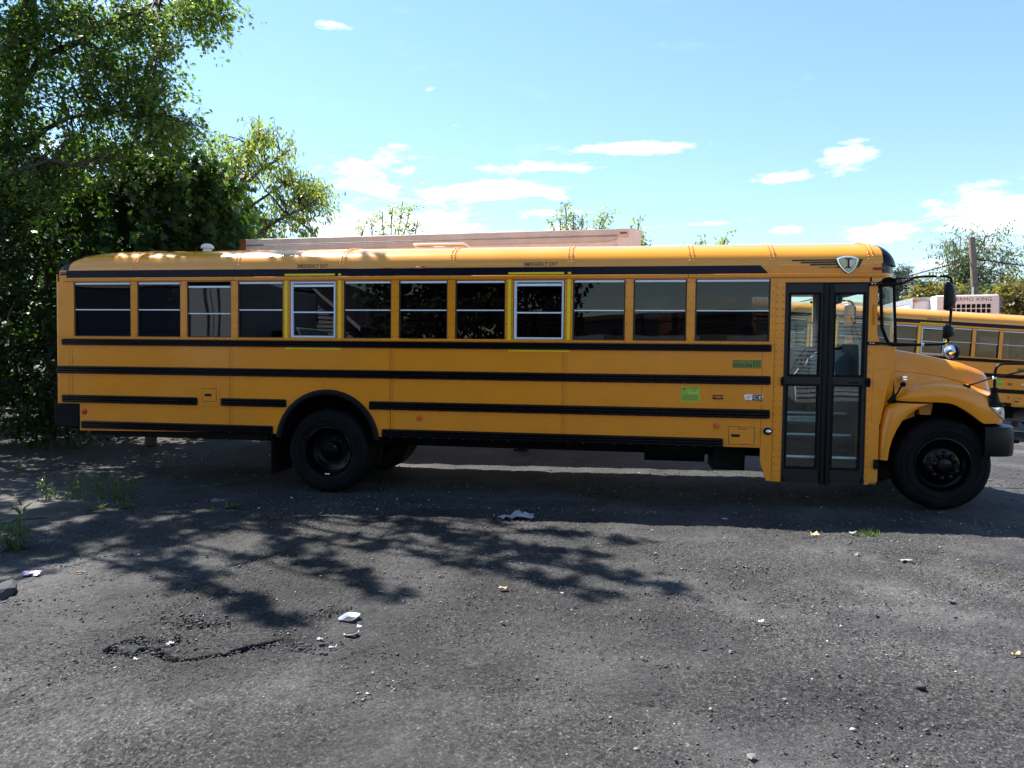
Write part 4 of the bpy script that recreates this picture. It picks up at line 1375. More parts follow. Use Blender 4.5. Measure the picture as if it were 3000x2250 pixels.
    def cowl_ring(z):
        f = float(np.interp(z, [1.0, 1.15, 1.25, 1.86], [2.88, 2.93, 2.988, 2.990]))
        xl = float(np.interp(z, [1.0, 1.60, 1.61, 1.86], [2.834, 2.930, 2.945, 2.955]))
        d = float(np.interp(z, [1.0, 1.3, 1.58, 1.66], [.075, .07, .03, .012]))
        xl = min(xl, f - .03)
        return [(2.822, -.002), (xl - .006, -.002), (xl + .006, .006 + d * .3), (xl + (f - xl) * .35, d), (f - .004, d + .03), (f, d + .12), (f + .002, .45)]
    zs = [.995, 1.1, 1.25, 1.42, 1.56, 1.60, 1.66, 1.72, 1.80, 1.858]
    vs = [(x, y, z) for z in zs for x, y in cowl_ring(z)]
    mb.add(vs, [(r * 7 + i, r * 7 + i + 1, (r + 1) * 7 + i + 1, (r + 1) * 7 + i) for r in range(len(zs) - 1) for i in range(6)])
    mb.build('cowl', Y, bus, smooth=40)
    mb = MB(); mb.plate([(2.738, 1.015), (2.828, 1.005), (2.828, 1.598), (2.738, 1.598)], -.007, .0); mb.build('cowl_panel', Y, bus, bevel=.003)
    mb = MB(); mb.plate([(2.745, 1.606), (2.905, 1.606), (2.905, 1.82), (2.745, 1.82)], -.0055, .0); mb.build('cowl_panel', Y, bus, bevel=.002)
    mb = MB()
    vs = [(x, y, 1.862) for x, y in [(2.68, .0)] + cowl_ring(1.858)] + [(x, W - y, 1.862) for x, y in (cowl_ring(1.858) + [(2.68, .0)])[::-1]][0:]
    mb.add(vs, [tuple(range(len(vs)))]); mb.build('cowl_top', M['black_plastic'], bus, smooth=0)
    mb = MB(); mb.box(2.99, 3.0, .30, W - .30, .9, 1.85); mb.build('firewall', M['chassis'], bus)
    mb = MB(); mb.plate([(2.674, .32), (2.822, .32), (2.822, 1.0), (2.674, 1.0)], .055, .30); mb.build('cowl_lower', Y, bus)
    mb = MB(); mb.box(2.772, 2.815, -.035, -.003, .50, .60); mb.tube([(2.78, -.03, .60), (2.815, -.03, .60), (2.815, -.03, .53)], .008, 6); mb.build('door_control_switch', M['chassis'], bus, bevel=.004)
    mb = MB(); mb.tube([(2.73, -.008, 2.31), (2.733, -.03, 2.28), (2.733, -.03, 2.12), (2.73, -.008, 2.09)], .009, 6); mb.build('grab_handle', Y, bus)

    # ---- rear half of the front fender (on the cowl)
    outer = [(2.832, .60), (2.834, .75), (2.842, .92), (2.862, 1.06), (2.895, 1.17), (2.94, 1.215), (3.01, 1.234), (3.16, 1.232), (3.30, 1.226)]
    inner = [(2.912, .60), (2.925, .72), (2.952, .83), (2.995, .94), (3.05, 1.04), (3.13, 1.125), (3.20, 1.17), (3.26, 1.203), (3.305, 1.224)]
    mb = MB(); vs = []
    for (ox, oz), (ix, iz) in zip(outer, inner):
        for k, y in ((0, .05), (.15, .005), (.45, -.028), (.8, -.034), (1.0, -.022), (1.0, .05), (1.0, .42)):
            vs.append((ox + (ix - ox) * k, y, oz + (iz - oz) * k))
    mb.add(vs, [(r * 7 + i, r * 7 + i + 1, (r + 1) * 7 + i + 1, (r + 1) * 7 + i) for r in range(8) for i in range(6)])
    mb.build('fender_rear', Y, bus, smooth=50)
    mb = MB(); vs = []
    for t in np.linspace(2.75, .25, 18):
        for y in (.12, 2.32): vs.append((3.52 + .66 * math.cos(t), y, .60 + .655 * math.sin(t)))
    mb.add(vs, [(2 * k, 2 * k + 1, 2 * k + 3, 2 * k + 2) for k in range(17)]); mb.build('wheel_well', M['chassis'], bus)
    mb = MB(); mb.plate([(3.29, 1.10), (3.40, 1.10), (3.425, 1.25), (3.26, 1.25)], .14, .4); mb.plate([(3.08, 1.0), (3.26, 1.08), (3.24, 1.22), (3.1, 1.16)], .2, .5); mb.build('inner_bracket', M['yellow_in'], bus)

    # ---- bonnet with front fenders
    FX = [3.0, 3.08, 3.18, 3.32, 3.47, 3.58, 3.68, 3.77, 3.85, 3.90, 3.96, 4.03, 4.10, 4.16, 4.21, 4.25, 4.28, 4.29]
    FY = [.055, .045, .035, .025, .02, .02, .022, .027, .035, .045, .062, .09, .14, .21, .31, .48, .80, 1.22]
    ZB = [1.252, 1.247, 1.245, 1.243, 1.242, 1.225, 1.175, 1.115, 1.055, 1.022, 1.02, 1.02, 1.02, 1.02, 1.02, 1.02, 1.02, 1.02]
    ZC = [1.285, 1.335, 1.375, 1.41, 1.42, 1.413, 1.402, 1.382, 1.358, 1.342, 1.32, 1.295, 1.27, 1.25, 1.235, 1.22, 1.21, 1.21]
    HX = [3.0, 3.08, 3.18, 3.32, 3.47, 3.58, 3.68, 3.77, 3.85, 3.90, 3.97, 4.04, 4.095, 4.135, 4.165, 4.185, 4.197, 4.20]
    HY = [.40, .41, .415, .42, .43, .44, .45, .455, .46, .465, .475, .49, .52, .565, .64, .78, 1.0, 1.22]
    mb = MB(); vs = []
    for k in range(len(FX)):
        hx, hy = HX[k], HY[k]
        ztop = np.interp(hx, [3.0, 3.1, 3.4, 3.82, 4.05, 4.13, 4.20], [1.842, 1.828, 1.778, 1.688, 1.604, 1.574, 1.545])
        zcr = np.interp(hx, [3.0, 3.3, 3.56, 3.8, 3.95, 4.17], [1.582, 1.56, 1.523, 1.465, 1.41, 1.36])
        zc, zb = ZC[k], ZB[k]
        fx_, fy = FX[k], FY[k]
        side_b = .55 if k > 0 else .12       # shelf between fender and bonnet side
        rear = np.interp(fx_, [3.0, 3.1, 3.3], [.18, .45, 1.0])
        my = fy + (hy - fy) * .50 * rear; mx_ = fx_ + (hx - fx_) * .5
        cy_ = fy + (hy - fy) * (.30 + .40 * rear); cx_ = fx_ + (hx - fx_) * .72
        col = [(fx_, fy + .04, zb), (fx_, fy, zb + .004), (fx_, fy - .008, (zb + zc) / 2), (fx_, fy + .012, zc - .02), (fx_ + (hx - fx_) * .1, fy + .05, zc + .012),
               (mx_, my, min(zc + .06, zcr - .02)), (cx_, cy_ - .003, zcr - .004), (cx_, cy_ + .003, zcr + .004), (hx + (cx_ - hx) * .45, cy_ + (hy - cy_) * .55, zcr + (ztop - zcr) * .62), (hx, hy - .012, ztop - .035), (hx, hy + .05, ztop - .002),
               (hx, hy + (1.22 - hy) * .4, ztop + .016), (hx, 1.22, ztop + .024)]
        vs += col
    n = len(col)
    K = len(FX)
    G = np.array(vs).reshape(K, n, 3)
    # smooth along the length: Catmull-Rom through the stations
    tt = np.linspace(0, K - 1, 4 * (K - 1) + 1)
    i1 = np.minimum(np.floor(tt).astype(int), K - 2); f = (tt - i1)[:, None, None]
    g = lambda k_: G[np.clip(k_, 0, K - 1)]
    p0, p1, p2, p3 = g(i1 - 1), g(i1), g(i1 + 1), g(i1 + 2)
    G = .5 * (2 * p1 + (p2 - p0) * f + (2 * p0 - 5 * p1 + 4 * p2 - p3) * f ** 2 + (3 * p1 - p0 - 3 * p2 + p3) * f ** 3)
    K = len(G)
    # and across, separately below and above the panel seam
    def spl(A, m):
        q = A.shape[1]; t2 = np.linspace(0, q - 1, m * (q - 1) + 1); a1 = np.minimum(np.floor(t2).astype(int), q - 2); ff = (t2 - a1)[None, :, None]
        h = lambda k_: A[:, np.clip(k_, 0, q - 1)]
        b0, b1, b2, b3 = h(a1 - 1), h(a1), h(a1 + 1), h(a1 + 2)
        return .5 * (2 * b1 + (b2 - b0) * ff + (2 * b0 - 5 * b1 + 4 * b2 - b3) * ff ** 2 + (3 * b1 - b0 - 3 * b2 + b3) * ff ** 3)
    lo, hi = spl(G[:, 1:7], 4), spl(G[:, 7:], 4)
    groove = lo[:, -1:] * .5 + hi[:, :1] * .5 + np.array((0, .010, 0))
    G = np.concatenate([G[:, :1], lo, groove, hi], 1)
    n = G.shape[1]
    vs = [tuple(p) for p in G.reshape(-1, 3)]
    half = [(r * n + i, r * n + i + 1, (r + 1) * n + i + 1, (r + 1) * n + i) for r in range(K - 1) for i in range(n - 1)]
    mb.add(vs, half)
    mb.add([(x, W - y, z) for x, y, z in vs], half)
    hood = mb.build('bonnet', Y, bus, smooth=40)
    # rubber seal between cowl and bonnet
    mb = MB(); mb.tube([(2.998, .36, 1.845), (2.996, .25, 1.80), (2.995, .19, 1.70), (2.995, .155, 1.60), (2.995, .12, 1.45), (2.992, .085, 1.32), (3.0, .05, 1.252), (3.03, .04, 1.238), (3.25, .03, 1.236)], .011, 6); mb.build('bonnet_seal', M['rubber'], bus)
    # emblem, latch
    mb = MB(); mb.plate([(3.078, 1.515), (3.088, 1.528), (3.132, 1.529), (3.130, 1.505), (3.10, 1.502), (3.082, 1.506)], .095, .15); mb.plate([(3.080, 1.497), (3.130, 1.499), (3.128, 1.478), (3.088, 1.480)], .092, .15); mb.build('engine_emblem', M['chrome'], bus, bevel=.003)
    mb = MB(); mb.tube([(3.07, .06, 1.435), (3.0, .0, 1.345), (2.955, -.005, 1.285)], [.010, .009, .012], 8); mb.tube([(2.97, -.005, 1.31), (2.905, -.01, 1.235)], .022, 8)
    lt = mb.build('bonnet_latch', M['rubber'], bus)
    mb = MB(); mb.disc(3.075, 1.435, .045, .07, .028, dome=.014, n=14); mb.build('latch_ball', M['rubber'], lt)
    # headlamp wrapped on the corner
    def fen_y(x): return float(np.interp(x, FX, FY))
    def headlamp(flip):
        poly_top = [(3.968, 1.212), (4.02, 1.208), (4.08, 1.203), (4.14, 1.192), (4.185, 1.165), (4.215, 1.12)]
        poly_bot = [(3.968, 1.206), (4.005, 1.165), (4.05, 1.128), (4.10, 1.095), (4.15, 1.07), (4.21, 1.045)]
        mb = MB(); vs = []
        for (a, za), (b, zb_) in zip(poly_top, poly_bot):
            for k in (0, .33, .66, 1):
                x = a + (b - a) * k; z = za + (zb_ - za) * k
                y = fen_y(x) - .016 - .006 * math.sin(math.pi * k)
                x2 = x + .012 * (x - 3.95) / .25
                vs.append((x2, W - y if flip else y, z))
        mb.add(vs, [(r * 4 + i, r * 4 + i + 1, (r + 1) * 4 + i + 1, (r + 1) * 4 + i) for r in range(5) for i in range(3)])
        h = mb.build('headlamp', M['lamp_glass'], bus, smooth=60)
        mb = MB(); yy = fen_y(4.09) - .030
        mb.disc(4.085, 1.14, yy, yy + .01, .018, n=12, dome=.004); 
        if flip: mb.v = [(x, W - y, z) for x, y, z in mb.v]
        mb.build('bulb', M['amber'], h)
    headlamp(False); headlamp(True)
    # grille
    mb = MB(); mb.box(4.285, 4.30, .62, 1.82, 1.05, 1.19); g = mb.build('grille', M['black_plastic'], bus, bevel=.01)
    for k in range(3):
        mb = MB(); mb.box(4.298, 4.312, .66, 1.78, 1.075 + k * .04, 1.09 + k * .04); mb.build('grille_bar', M['chrome'], g, bevel=.003)
    # front bumper
    plan = [(3.915, .30), (3.915, .055), (3.98, .045), (4.08, .052), (4.17, .085), (4.25, .16), (4.31, .30), (4.36, .60), (4.385, 1.22)]
    plan = plan + [(x, W - y) for x, y in plan[-2::-1]]
    mb = MB(); vs = []
    prof = [(-.05, .66), (0, .668), (.012, .72), (.012, .95), (0, .985), (-.03, .995), (-.16, .995)]
    for (x, y) in plan:
        dx, dy = (x - 3.7), (y - 1.22) * .9
        L = math.hypot(dx, dy)
        for o, z in prof: vs.append((x + dx / L * o, y + dy / L * o, z))
    n = len(prof)
    mb.add(vs, [(r * n + i, r * n + i + 1, (r + 1) * n + i + 1, (r + 1) * n + i) for r in range(len(plan) - 1) for i in range(n - 1)])
    mb.build('front_bumper', M['black_plastic'], bus, smooth=40)
    mb = MB(); mb.box(3.93, 4.2, .25, W - .25, .66, .97); mb.build('radiator_support', surf_blue, bus, bevel=.03)
    mb = MB(); mb.tube([(4.36, .45, .80), (4.44, .44, .80), (4.44, .52, .80)], .022, 8); mb.build('tow_hook', M['chassis'], bus)

    # ---- mirrors
    BP = M['black_plastic']
    def pl(pts, flip): return [(x, W - y, z) if flip else (x, y, z) for x, y, z in pts]
    for flip in (False, True):
        mb = MB()
        mb.tube(pl([(2.69, -.018, 2.530), (2.80, -.022, 2.530), (2.95, -.04, 2.525), (3.01, -.10, 2.545), (3.05, -.22, 2.575), (3.12, -.27, 2.580), (3.26, -.33, 2.575), (3.32, -.355, 2.57), (3.352, -.36, 2.55), (3.362, -.36, 2.50), (3.362, -.36, 2.2), (3.352, -.355, 1.95), (3.345, -.35, 1.90), (3.31, -.33, 1.872), (3.22, -.26, 1.868), (3.10, -.16, 1.870), (2.98, -.07, 1.876), (2.80, -.022, 1.882), (2.69, -.018, 1.882)], flip), .0135, 8)
        arm = mb.build('mirror_arm', BP, bus)
        mb = MB(); mb.tube(pl([(2.98, .12, 2.60), (3.10, -.18, 2.585)], flip), .010, 6); mb.tube(pl([(2.90, .02, 1.858), (3.18, -.22, 1.862)], flip), .010, 6); mb.build('mirror_brace', BP, arm)
        for z in (2.530, 1.882):
            mb = MB(); y = -.03
            mb.box(2.675, 2.80, (W + .002) if flip else -.036, (W + .036) if flip else -.002, z - .017, z + .017); mb.build('arm_bracket', BP, arm, bevel=.008)
            for x in (2.692, 2.722):
                mb = MB(); mb.disc(x, z, -.044, -.03, .008, n=8, dome=.003); 
                if flip: mb.v = [(a, W - b, c) for a, b, c in mb.v]
                mb.build('bolt', M['chrome'], arm)
        for x, y, z in ((3.245, -.325, 2.577), (3.16, -.21, 1.868)):
            mb = MB(); mb.tube(pl([(x - .012, y + .006, z), (x + .012, y - .006, z)], flip), .019, 8); mb.build('clamp', M['alu'], arm)
        def head(x0, x1, y0, y1, z0, z1, bulge):
            mb = MB(); vs = []
            for (x, k) in ((x0, .97), (x0 + .012, 1.0), (x0 + (x1 - x0) * .45, .95), (x0 + (x1 - x0) * .8, .72), (x1, .40)):
                cy, cz_ = (y0 + y1) / 2, (z0 + z1) / 2
                hy, hz = (y1 - y0) / 2 * k, (z1 - z0) / 2 * (k if k < .9 else k)
                ring = []
                for a in np.linspace(0, 2 * math.pi, 20, endpoint=False):
                    ca, sa = math.cos(a), math.sin(a)
                    e = .35
                    ring.append((x, cy + hy * math.copysign(abs(ca) ** e, ca), cz_ + hz * math.copysign(abs(sa) ** e, sa)))
                vs += ring
            n = 20
            fs = [(r * n + i, r * n + (i + 1) % n, (r + 1) * n + (i + 1) % n, (r + 1) * n + i) for r in range(4) for i in range(n)]
            fs += [tuple(range(4 * n, 5 * n)), tuple(range(n - 1, -1, -1))]
            mc, ms, mxc, myc = math.cos(R(-38)), math.sin(R(-38)), (x0 + x1) / 2, (y0 + y1) / 2
            rt = lambda P: [(mxc + (a - mxc) * mc - (b - myc) * ms, myc + (a - mxc) * ms + (b - myc) * mc, c_) for a, b, c_ in P]
            mb.add(pl(rt(vs), flip), fs)
            h = mb.build('mirror_head', BP, arm, smooth=50)
            mb = MB(); mb.add(pl(rt([(x0 - .003, cy + (y - cy) * .9, cz_ + (z - cz_) * .94) for y, z in ((y0, z0), (y1, z0), (y1, z1), (y0, z1)) for cy, cz_ in [((y0 + y1) / 2, (z0 + z1) / 2)]]), flip), [(0, 1, 2, 3)]); mb.build('mirror_glass', M['chrome'], h, smooth=0)
        head(3.305, 3.385, -.475, -.295, 2.215, 2.515, .05)
        head(3.305, 3.385, -.465, -.305, 1.925, 2.075, .05)
        # cross-view mirror on its hoop at the fender
        mb = MB(); mb.tube(pl([(4.005, .10, 1.25), (4.0, .06, 1.32), (3.995, .05, 1.37)], flip), [.085, .045, .032], 10); base = mb.build('mirror_mount', BP, bus)
        mb = MB(); mb.tube(pl([(3.995, .05, 1.355), (3.995, .05, 1.415)], flip), .034, 10); mb.build('mount_collar', M['rubber'], base)
        mb = MB(); mb.plate([(3.935, 1.335), (4.02, 1.20), (4.11, 1.212), (4.05, 1.27), (4.0, 1.33)], .03, .075)
        if flip: mb.v = [(a, W - b, c) for a, b, c in mb.v]
        mb.build('mount_foot', BP, base, bevel=.012)
        mb = MB(); mb.tube(pl([(3.993, .045, 1.40), (3.990, .04, 1.58), (3.998, .035, 1.63), (4.02, .03, 1.662), (4.06, .025, 1.676), (4.30, -.02, 1.680), (4.55, -.06, 1.682), (4.585, -.06, 1.69), (4.60, -.06, 1.73)], flip), .0145, 8); mb.build('mirror_hoop', BP, base)
        mb = MB(); mb.tube(pl([(3.775, .13, 1.432), (3.955, .06, 1.515), (3.99, .05, 1.525), (4.25, .0, 1.60), (4.50, -.05, 1.665)], flip), .0095, 6); mb.build('mirror_strut', BP, base)
        mb = MB(); mb.tube(pl([(3.735, .17, 1.435), (3.79, .13, 1.415)], flip), .014, 8); mb.build('strut_foot', M['rubber'], base)
        mb = MB(); mb.tube(pl([(3.972, .05, 1.520), (4.005, .042, 1.520)], flip), .020, 8); mb.build('clamp', M['alu'], base)
        mb = MB(); vs = []
        ell = []
        for (k, dx) in ((1.0, 0), (1.0, -.015), (.85, -.055), (.55, -.085), (.2, -.10)):
            ell += [(4.60 + dx, -.06 + .135 * k * math.cos(a), 1.835 + .10 * k * math.sin(a)) for a in np.linspace(0, 2 * math.pi, 20, endpoint=False)]
        mb.add(pl(ell, flip), [(r * 20 + i, r * 20 + (i + 1) % 20, (r + 1) * 20 + (i + 1) % 20, (r + 1) * 20 + i) for r in range(4) for i in range(20)] + [tuple(range(80, 100))])
        cv = mb.build('cross_view_mirror', M['chrome'], base, smooth=60)
        mb = MB(); ell = []
        for (k, dx) in ((1.04, -.012), (1.06, .02), (.9, .05), (.4, .062)):
            ell += [(4.60 + dx, -.06 + .135 * k * math.cos(a), 1.835 + .10 * k * math.sin(a)) for a in np.linspace(0, 2 * math.pi, 20, endpoint=False)]
        mb.add(pl(ell, flip), [(r * 20 + i, r * 20 + (i + 1) % 20, (r + 1) * 20 + (i + 1) % 20, (r + 1) * 20 + i) for r in range(3) for i in range(20)] + [tuple(range(60, 80))])
        mb.build('mirror_back', BP, cv, smooth=60)

    # ---- wheels
    TY = [(.285, .05), (.300, .022), (.335, .010), (.40, .0), (.455, .006), (.492, .028), (.506, .06), (.510, .10), (.510, .20), (.506, .24), (.492, .27), (.40, .295), (.285, .25)]
    def wheel(x, z, y, R_, kind, flip=False):
        k = R_ / .510
        fl = (lambda v: [(a, W - b, c) for a, b, c in v]) if flip else (lambda v: v)
        mb = MB(); mb.lathe([(r * k, yy) for r, yy in TY], x, z, 56, closed=True, y0=y)
        # moulded rings on the sidewall
        for rr in (.365, .43):
            mb.lathe([(rr * k, .004), (rr * k + .003, -.003), (rr * k + .008, -.003), (rr * k + .011, .004)], x, z, 56, y0=y)
        mb.v = fl(mb.v)
        w = mb.build('wheel', M['rubber'], bus, smooth=40)
        w.name = 'wheel'
        if kind == 'rear':
            prof = [(.300 * k, .030), (.296 * k, .012), (.284 * k, .010), (.276 * k, .03), (.268 * k, .06), (.262 * k, .13), (.255 * k, .165), (.20 * k, .185), (.15 * k, .19), (.115, .185), (.113, .10), (.10, .085), (.06, .08), (.055, .065), (.0001, .062)]
        else:
            prof = [(.300 * k, .030), (.296 * k, .012), (.284 * k, .010), (.276 * k, .03), (.262 * k, .075), (.235 * k, .09), (.205 * k, .07), (.18, .028), (.165, .020), (.115, .018), (.108, .010), (.085, .0), (.07, -.03), (.05, -.036), (.0001, -.038)]
        mb = MB(); mb.lathe(prof, x, z, 40, y0=y); mb.v = fl(mb.v); mb.build('rim', M['rim_black'], w, smooth=40)
        if kind == 'front':
            for q in range(10):
                a = 2 * math.pi * q / 10 + .2
                mb = MB(); mb.disc(x + .143 * math.cos(a), z + .143 * math.sin(a), y - .022, y + .02, .017, n=6, dome=.006); mb.v = fl(mb.v); mb.build('wheel_nut', M['nut'], w)
        else:
            for q in range(10):
                a = 2 * math.pi * q / 10
                mb = MB(); mb.disc(x + .143 * math.cos(a), z + .143 * math.sin(a), y + .155, y + .19, .016, n=6, dome=.005); mb.v = fl(mb.v); mb.build('wheel_nut', M['rim_black'], w)
        return w
    wheel(-3.60, .487, .045, .527, 'rear'); wheel(-3.60, .487, .375, .527, 'rear')
    wheel(3.535, .553, .105, .511, 'front')
    wheel(-3.60, .487, .045, .527, 'rear', True); wheel(-3.60, .487, .375, .527, 'rear', True)
    wheel(3.535, .553, .105, .511, 'front', True)
    mb = MB(); mb.box(-3.63, -3.57, .04, .052, .197, .209); mb.build('balance_weight', M['alu'], bus)

    # ---- underbody
    CH = M['chassis']
    for y in (.78, 1.58):
        mb = MB(); mb.box(-7.1, 4.1, y, y + .08, .50, .76); mb.build('frame_rail', CH, bus)
    mb = MB(); mb.tube([(-3.6, .5, .487), (-3.6, 1.0, .487), (-3.6, 1.1, .487), (-3.6, 1.34, .487), (-3.6, 1.44, .487), (-3.6, 1.94, .487)], [.07, .07, .2, .2, .07, .07], 14); mb.build('rear_axle', CH, bus)
    mb = MB(); mb.tube([(3.53, .4, .50), (3.53, 2.04, .50)], .06, 10); mb.build('front_axle', CH, bus)
    mb = MB(); mb.tube([(-3.5, 1.22, .5), (1.8, 1.22, .62)], .06, 10); mb.build('drive_shaft', CH, bus)
    mb = MB(); mb.box(1.08, 1.46, .30, .72, .385, .70); mb.build('battery_box', CH, bus, bevel=.02)
    mb = MB(); mb.tube([(.30, .45, .62), (1.0, .45, .62)], .17, 14); mb.build('muffler', CH, bus)
    mb = MB(); mb.box(-2.4, -1.0, 1.7, 2.3, .42, .82); mb.build('fuel_tank', CH, bus, bevel=.06)
    mb = MB(); mb.box(2.3, 3.9, .85, 1.6, .45, 1.2); mb.build('engine', CH, bus, bevel=.04)
    mb = MB(); mb.box(-7.25, -4.28, .06, W - .06, .86, .97); mb.box(-4.278, -2.882, .70, W - .70, .86, .97); mb.box(-2.88, 1.75, .06, W - .06, .86, .97); mb.build('floor_pan', CH, bus)
    for y in (.69, W - .70):
        mb = MB(); mb.plate([(cx + .67 * math.cos(t), cz - .02 + .67 * math.sin(t)) for t in np.linspace(math.pi, 0, 20)], y, y + .008); mb.build('wheel_well_wall', CH, bus)
    for x in (-4.6, -3.0):
        mb = MB(); mb.plate([(x - .2, .66), (x, .52), (x + .2, .66), (x + .2, .7), (x - .2, .7)], .70, .78); mb.build('leaf_spring', CH, bus)
    mb = MB(); mb.box(-6.9, -4.4, .07, .10, .60, .70); mb.build('inner_skirt', CH, bus)

    # ---- on the roof
    mb = MB(); mb.tube([(-5.74, .9, 3.07), (-5.74, .9, 3.16)], .06, 14); rv = mb.build('roof_vent', M['white_paint'], bus)
    mb = MB(); mb.tube([(-5.74, .9, 3.155), (-5.74, .9, 3.19), (-5.74, .9, 3.215)], [.088, .085, .05], 16); mb.build('vent_cap', M['white_paint'], rv)
    mb = MB(); mb.box(-2.74, -2.07, .88, 1.56, 3.06, 3.145); rh = mb.build('roof_hatch', M['white_paint'], bus, bevel=.015)
    mb = MB(); mb.box(-2.76, -2.05, .86, 1.58, 3.150, 3.185); mb.build('hatch_lid', M['white_paint'], rh, bevel=.015)
    mb = MB(); mb.box(1.36, 1.52, 1.0, 1.44, 3.08, 3.128); mb.build('roof_strobe_base', M['amber'], bus, bevel=.02)
    return bus


surf_blue = surf('dark_blue_plastic', (0.012, 0.018, 0.045), rough=0.45, var=0.2)
bus1 = build_bus()
bus1.rotation_euler = (0, 0.012, 0)
tag(bus1, 'yellow school bus parked broadside in the foreground', 'school bus', 'parked school buses')
bus2 = copy_tree(bus1, None, skip=('roof_rivets', 'side_rivets', 'rail_screws', 'engine'))
bus2.location = (8.583, 11.10, -0.14)
bus2.rotation_euler = Matrix.Rotation(0.1702, 3, 'Z').to_4x4().to_3x3().to_4x4().to_euler()
bus2.rotation_euler = (Matrix.Rotation(0.1702, 4, 'Z') @ Matrix.Rotation(0.0592, 4, 'Y')).to_euler()
tag(bus2, 'second yellow school bus farther back, partly hidden behind the front of the nearer bus', 'school bus', 'parked school buses')

# ================================================================== trailers, pole, buildings behind
def semi_trailer():
    """beige van trailer parked behind the bus"""
    t = empty('semi_trailer', (-3.36, 4.2, -.16), (0, 0, R(-0.3)))
    tag(t, 'dusty beige semi trailer with riveted side behind the yellow bus', 'trailer')
    L, H0, H1, Wd = 3.71, 1.0, 4.10, 2.55
    mb = MB(); mb.box(-L, L, 0.012, Wd - .012, H0, H1 - .03); mb.build('box', M['trailer_white'], t)
    # side sheets, each between two posts
    n = 13
    for k in range(n):
        a = -L + .10 + (2 * L - .55) * k / n; b = -L + .10 + (2 * L - .55) * (k + 1) / n
        mb = MB(); mb.box(a + .002, b - .002, -.004 if k % 2 else 0.0, .011, H0 + .1, 3.875); mb.build('side_sheet', M['trailer_white'], t)
    pts = []
    for k in range(n + 1):
        x = -L + .10 + (2 * L - .55) * k / n
        for dx in (-.035, .035):
            for z in np.arange(3.0, 3.86, .055): pts.append(((x + dx, -.003, z), (0, -1, 0)))
    for x in np.arange(-L + .05, L - .45, .095):
        pts.append(((x, -.022, 3.893), (0, -1, 0)))
        if int((x + 10) / .095) % 2: pts.append(((x + .03, -.022, 3.925), (0, -1, 0)))
    o = rivet_mesh('rivets', pts, r=.010, h=.006, parent=t, m=M['trailer_rail'])
    # top rail: lower band, lip and cap
    mb = MB(); mb.plate([(-L + .1, 3.872), (L - .62, 3.872), (L - .40, 3.92), (L - .40, 3.965), (-L + .1, 3.965)], -.022, .0); mb.build('top_rail', M['trailer_rail'], t, bevel=.004)
    mb = MB(); mb.box(-L + .1, L - .40, -.038, .0, 3.967, 3.985); mb.build('rail_lip', M['grey_steel'], t, bevel=.006)
    mb = MB(); mb.box(-L + .1, L - .40, -.018, .0, 3.987, 4.09); mb.build('rail_cap', M['trailer_rail'], t, bevel=.012)
    # rear frame post, rusty
    mb = MB(); mb.box(-L - .03, -L + .098, -.03, .2, H0, 4.09); mb.build('rear_post', M['rust'], t, bevel=.01)
    # rounded front corner
    def corner(z0, z1, name, m, extra=0):
        mb = MB(); r = .36
        pl = [(L - .42, -.002 - extra)] + [(L - r + (r + extra) * math.sin(a), r - (r + extra) * math.cos(a) - .002) for a in np.linspace(0, math.pi / 2, 9)] + [(L + extra, Wd - .1)]
        vs = [(x, y, z) for z in (z0, z1) for x, y in pl]; n = len(pl)
        mb.add(vs, [(i, i + 1, n + i + 1, n + i) for i in range(n - 1)]); return mb.build(name, m, t, smooth=60)
    corner(H0, 4.06, 'front_corner', M['trailer_white'])
    corner(3.955, 4.09, 'front_corner_rail', M['trailer_rail'], .02)
    mb = MB(); mb.box(L - .36, L - .24, -.042, -.01, 4.005, 4.032); mb.build('marker_lamp', M['red_lens'], t, bevel=.006)
    mb = MB(); mb.box(-L, L - .1, .0, Wd, 4.07, 4.095); mb.build('roof_sheet', M['trailer_white'], t)
    mb = MB(); text_on(mb, '2', L - .20, L - .10, 3.60, 3.79, -.0); 
    mb.v = [(L - .36 + .372 * math.sin((x - (L - .36)) / .40), .36 - .372 * math.cos((x - (L - .36)) / .40), z) for x, y, z in mb.v]
    mb.build('number', surf('faded_navy_print', (.05, .06, .14), rough=.6), t, smooth=0)
    # landing gear, frame, axle with wheels
    mb = MB(); mb.box(-L, L, .3, Wd - .3, .80, .995); mb.build('chassis', M['chassis'], t)
    for y in (.35, Wd - .45):
        mb = MB(); mb.box(L - 2.2, L - 2.08, y, y + .1, .18, 1.0); mb.box(L - 2.27, L - 2.01, y - .04, y + .14, .16, .19); mb.build('landing_leg', M['chassis'], t)
    for y in (.08, Wd - .36):
        mb = MB(); mb.lathe([(.28, .05), (.34, .0), (.44, .0), (.50, .04), (.51, .12), (.50, .24), (.44, .28), (.28, .26)], -L + 1.1, .67, 32, closed=True, y0=y); w = mb.build('wheel', M['rubber'], t)
        mb = MB(); mb.lathe([(.29, .05), (.25, .10), (.12, .12), (.10, .04), (.001, .03)], -L + 1.1, .67, 24, y0=y); mb.build('rim', M['grey_steel'], w)
    mb = MB(); mb.box(-L - .05, -L + .1, .3, Wd - .3, .45, .55); mb.box(-L - .02, -L + .05, .8, .9, .5, 1.1); mb.box(-L - .02, -L + .05, 1.65, 1.75, .5, 1.1); mb.build('underride_bar', M['rust'], t)


semi_trailer()


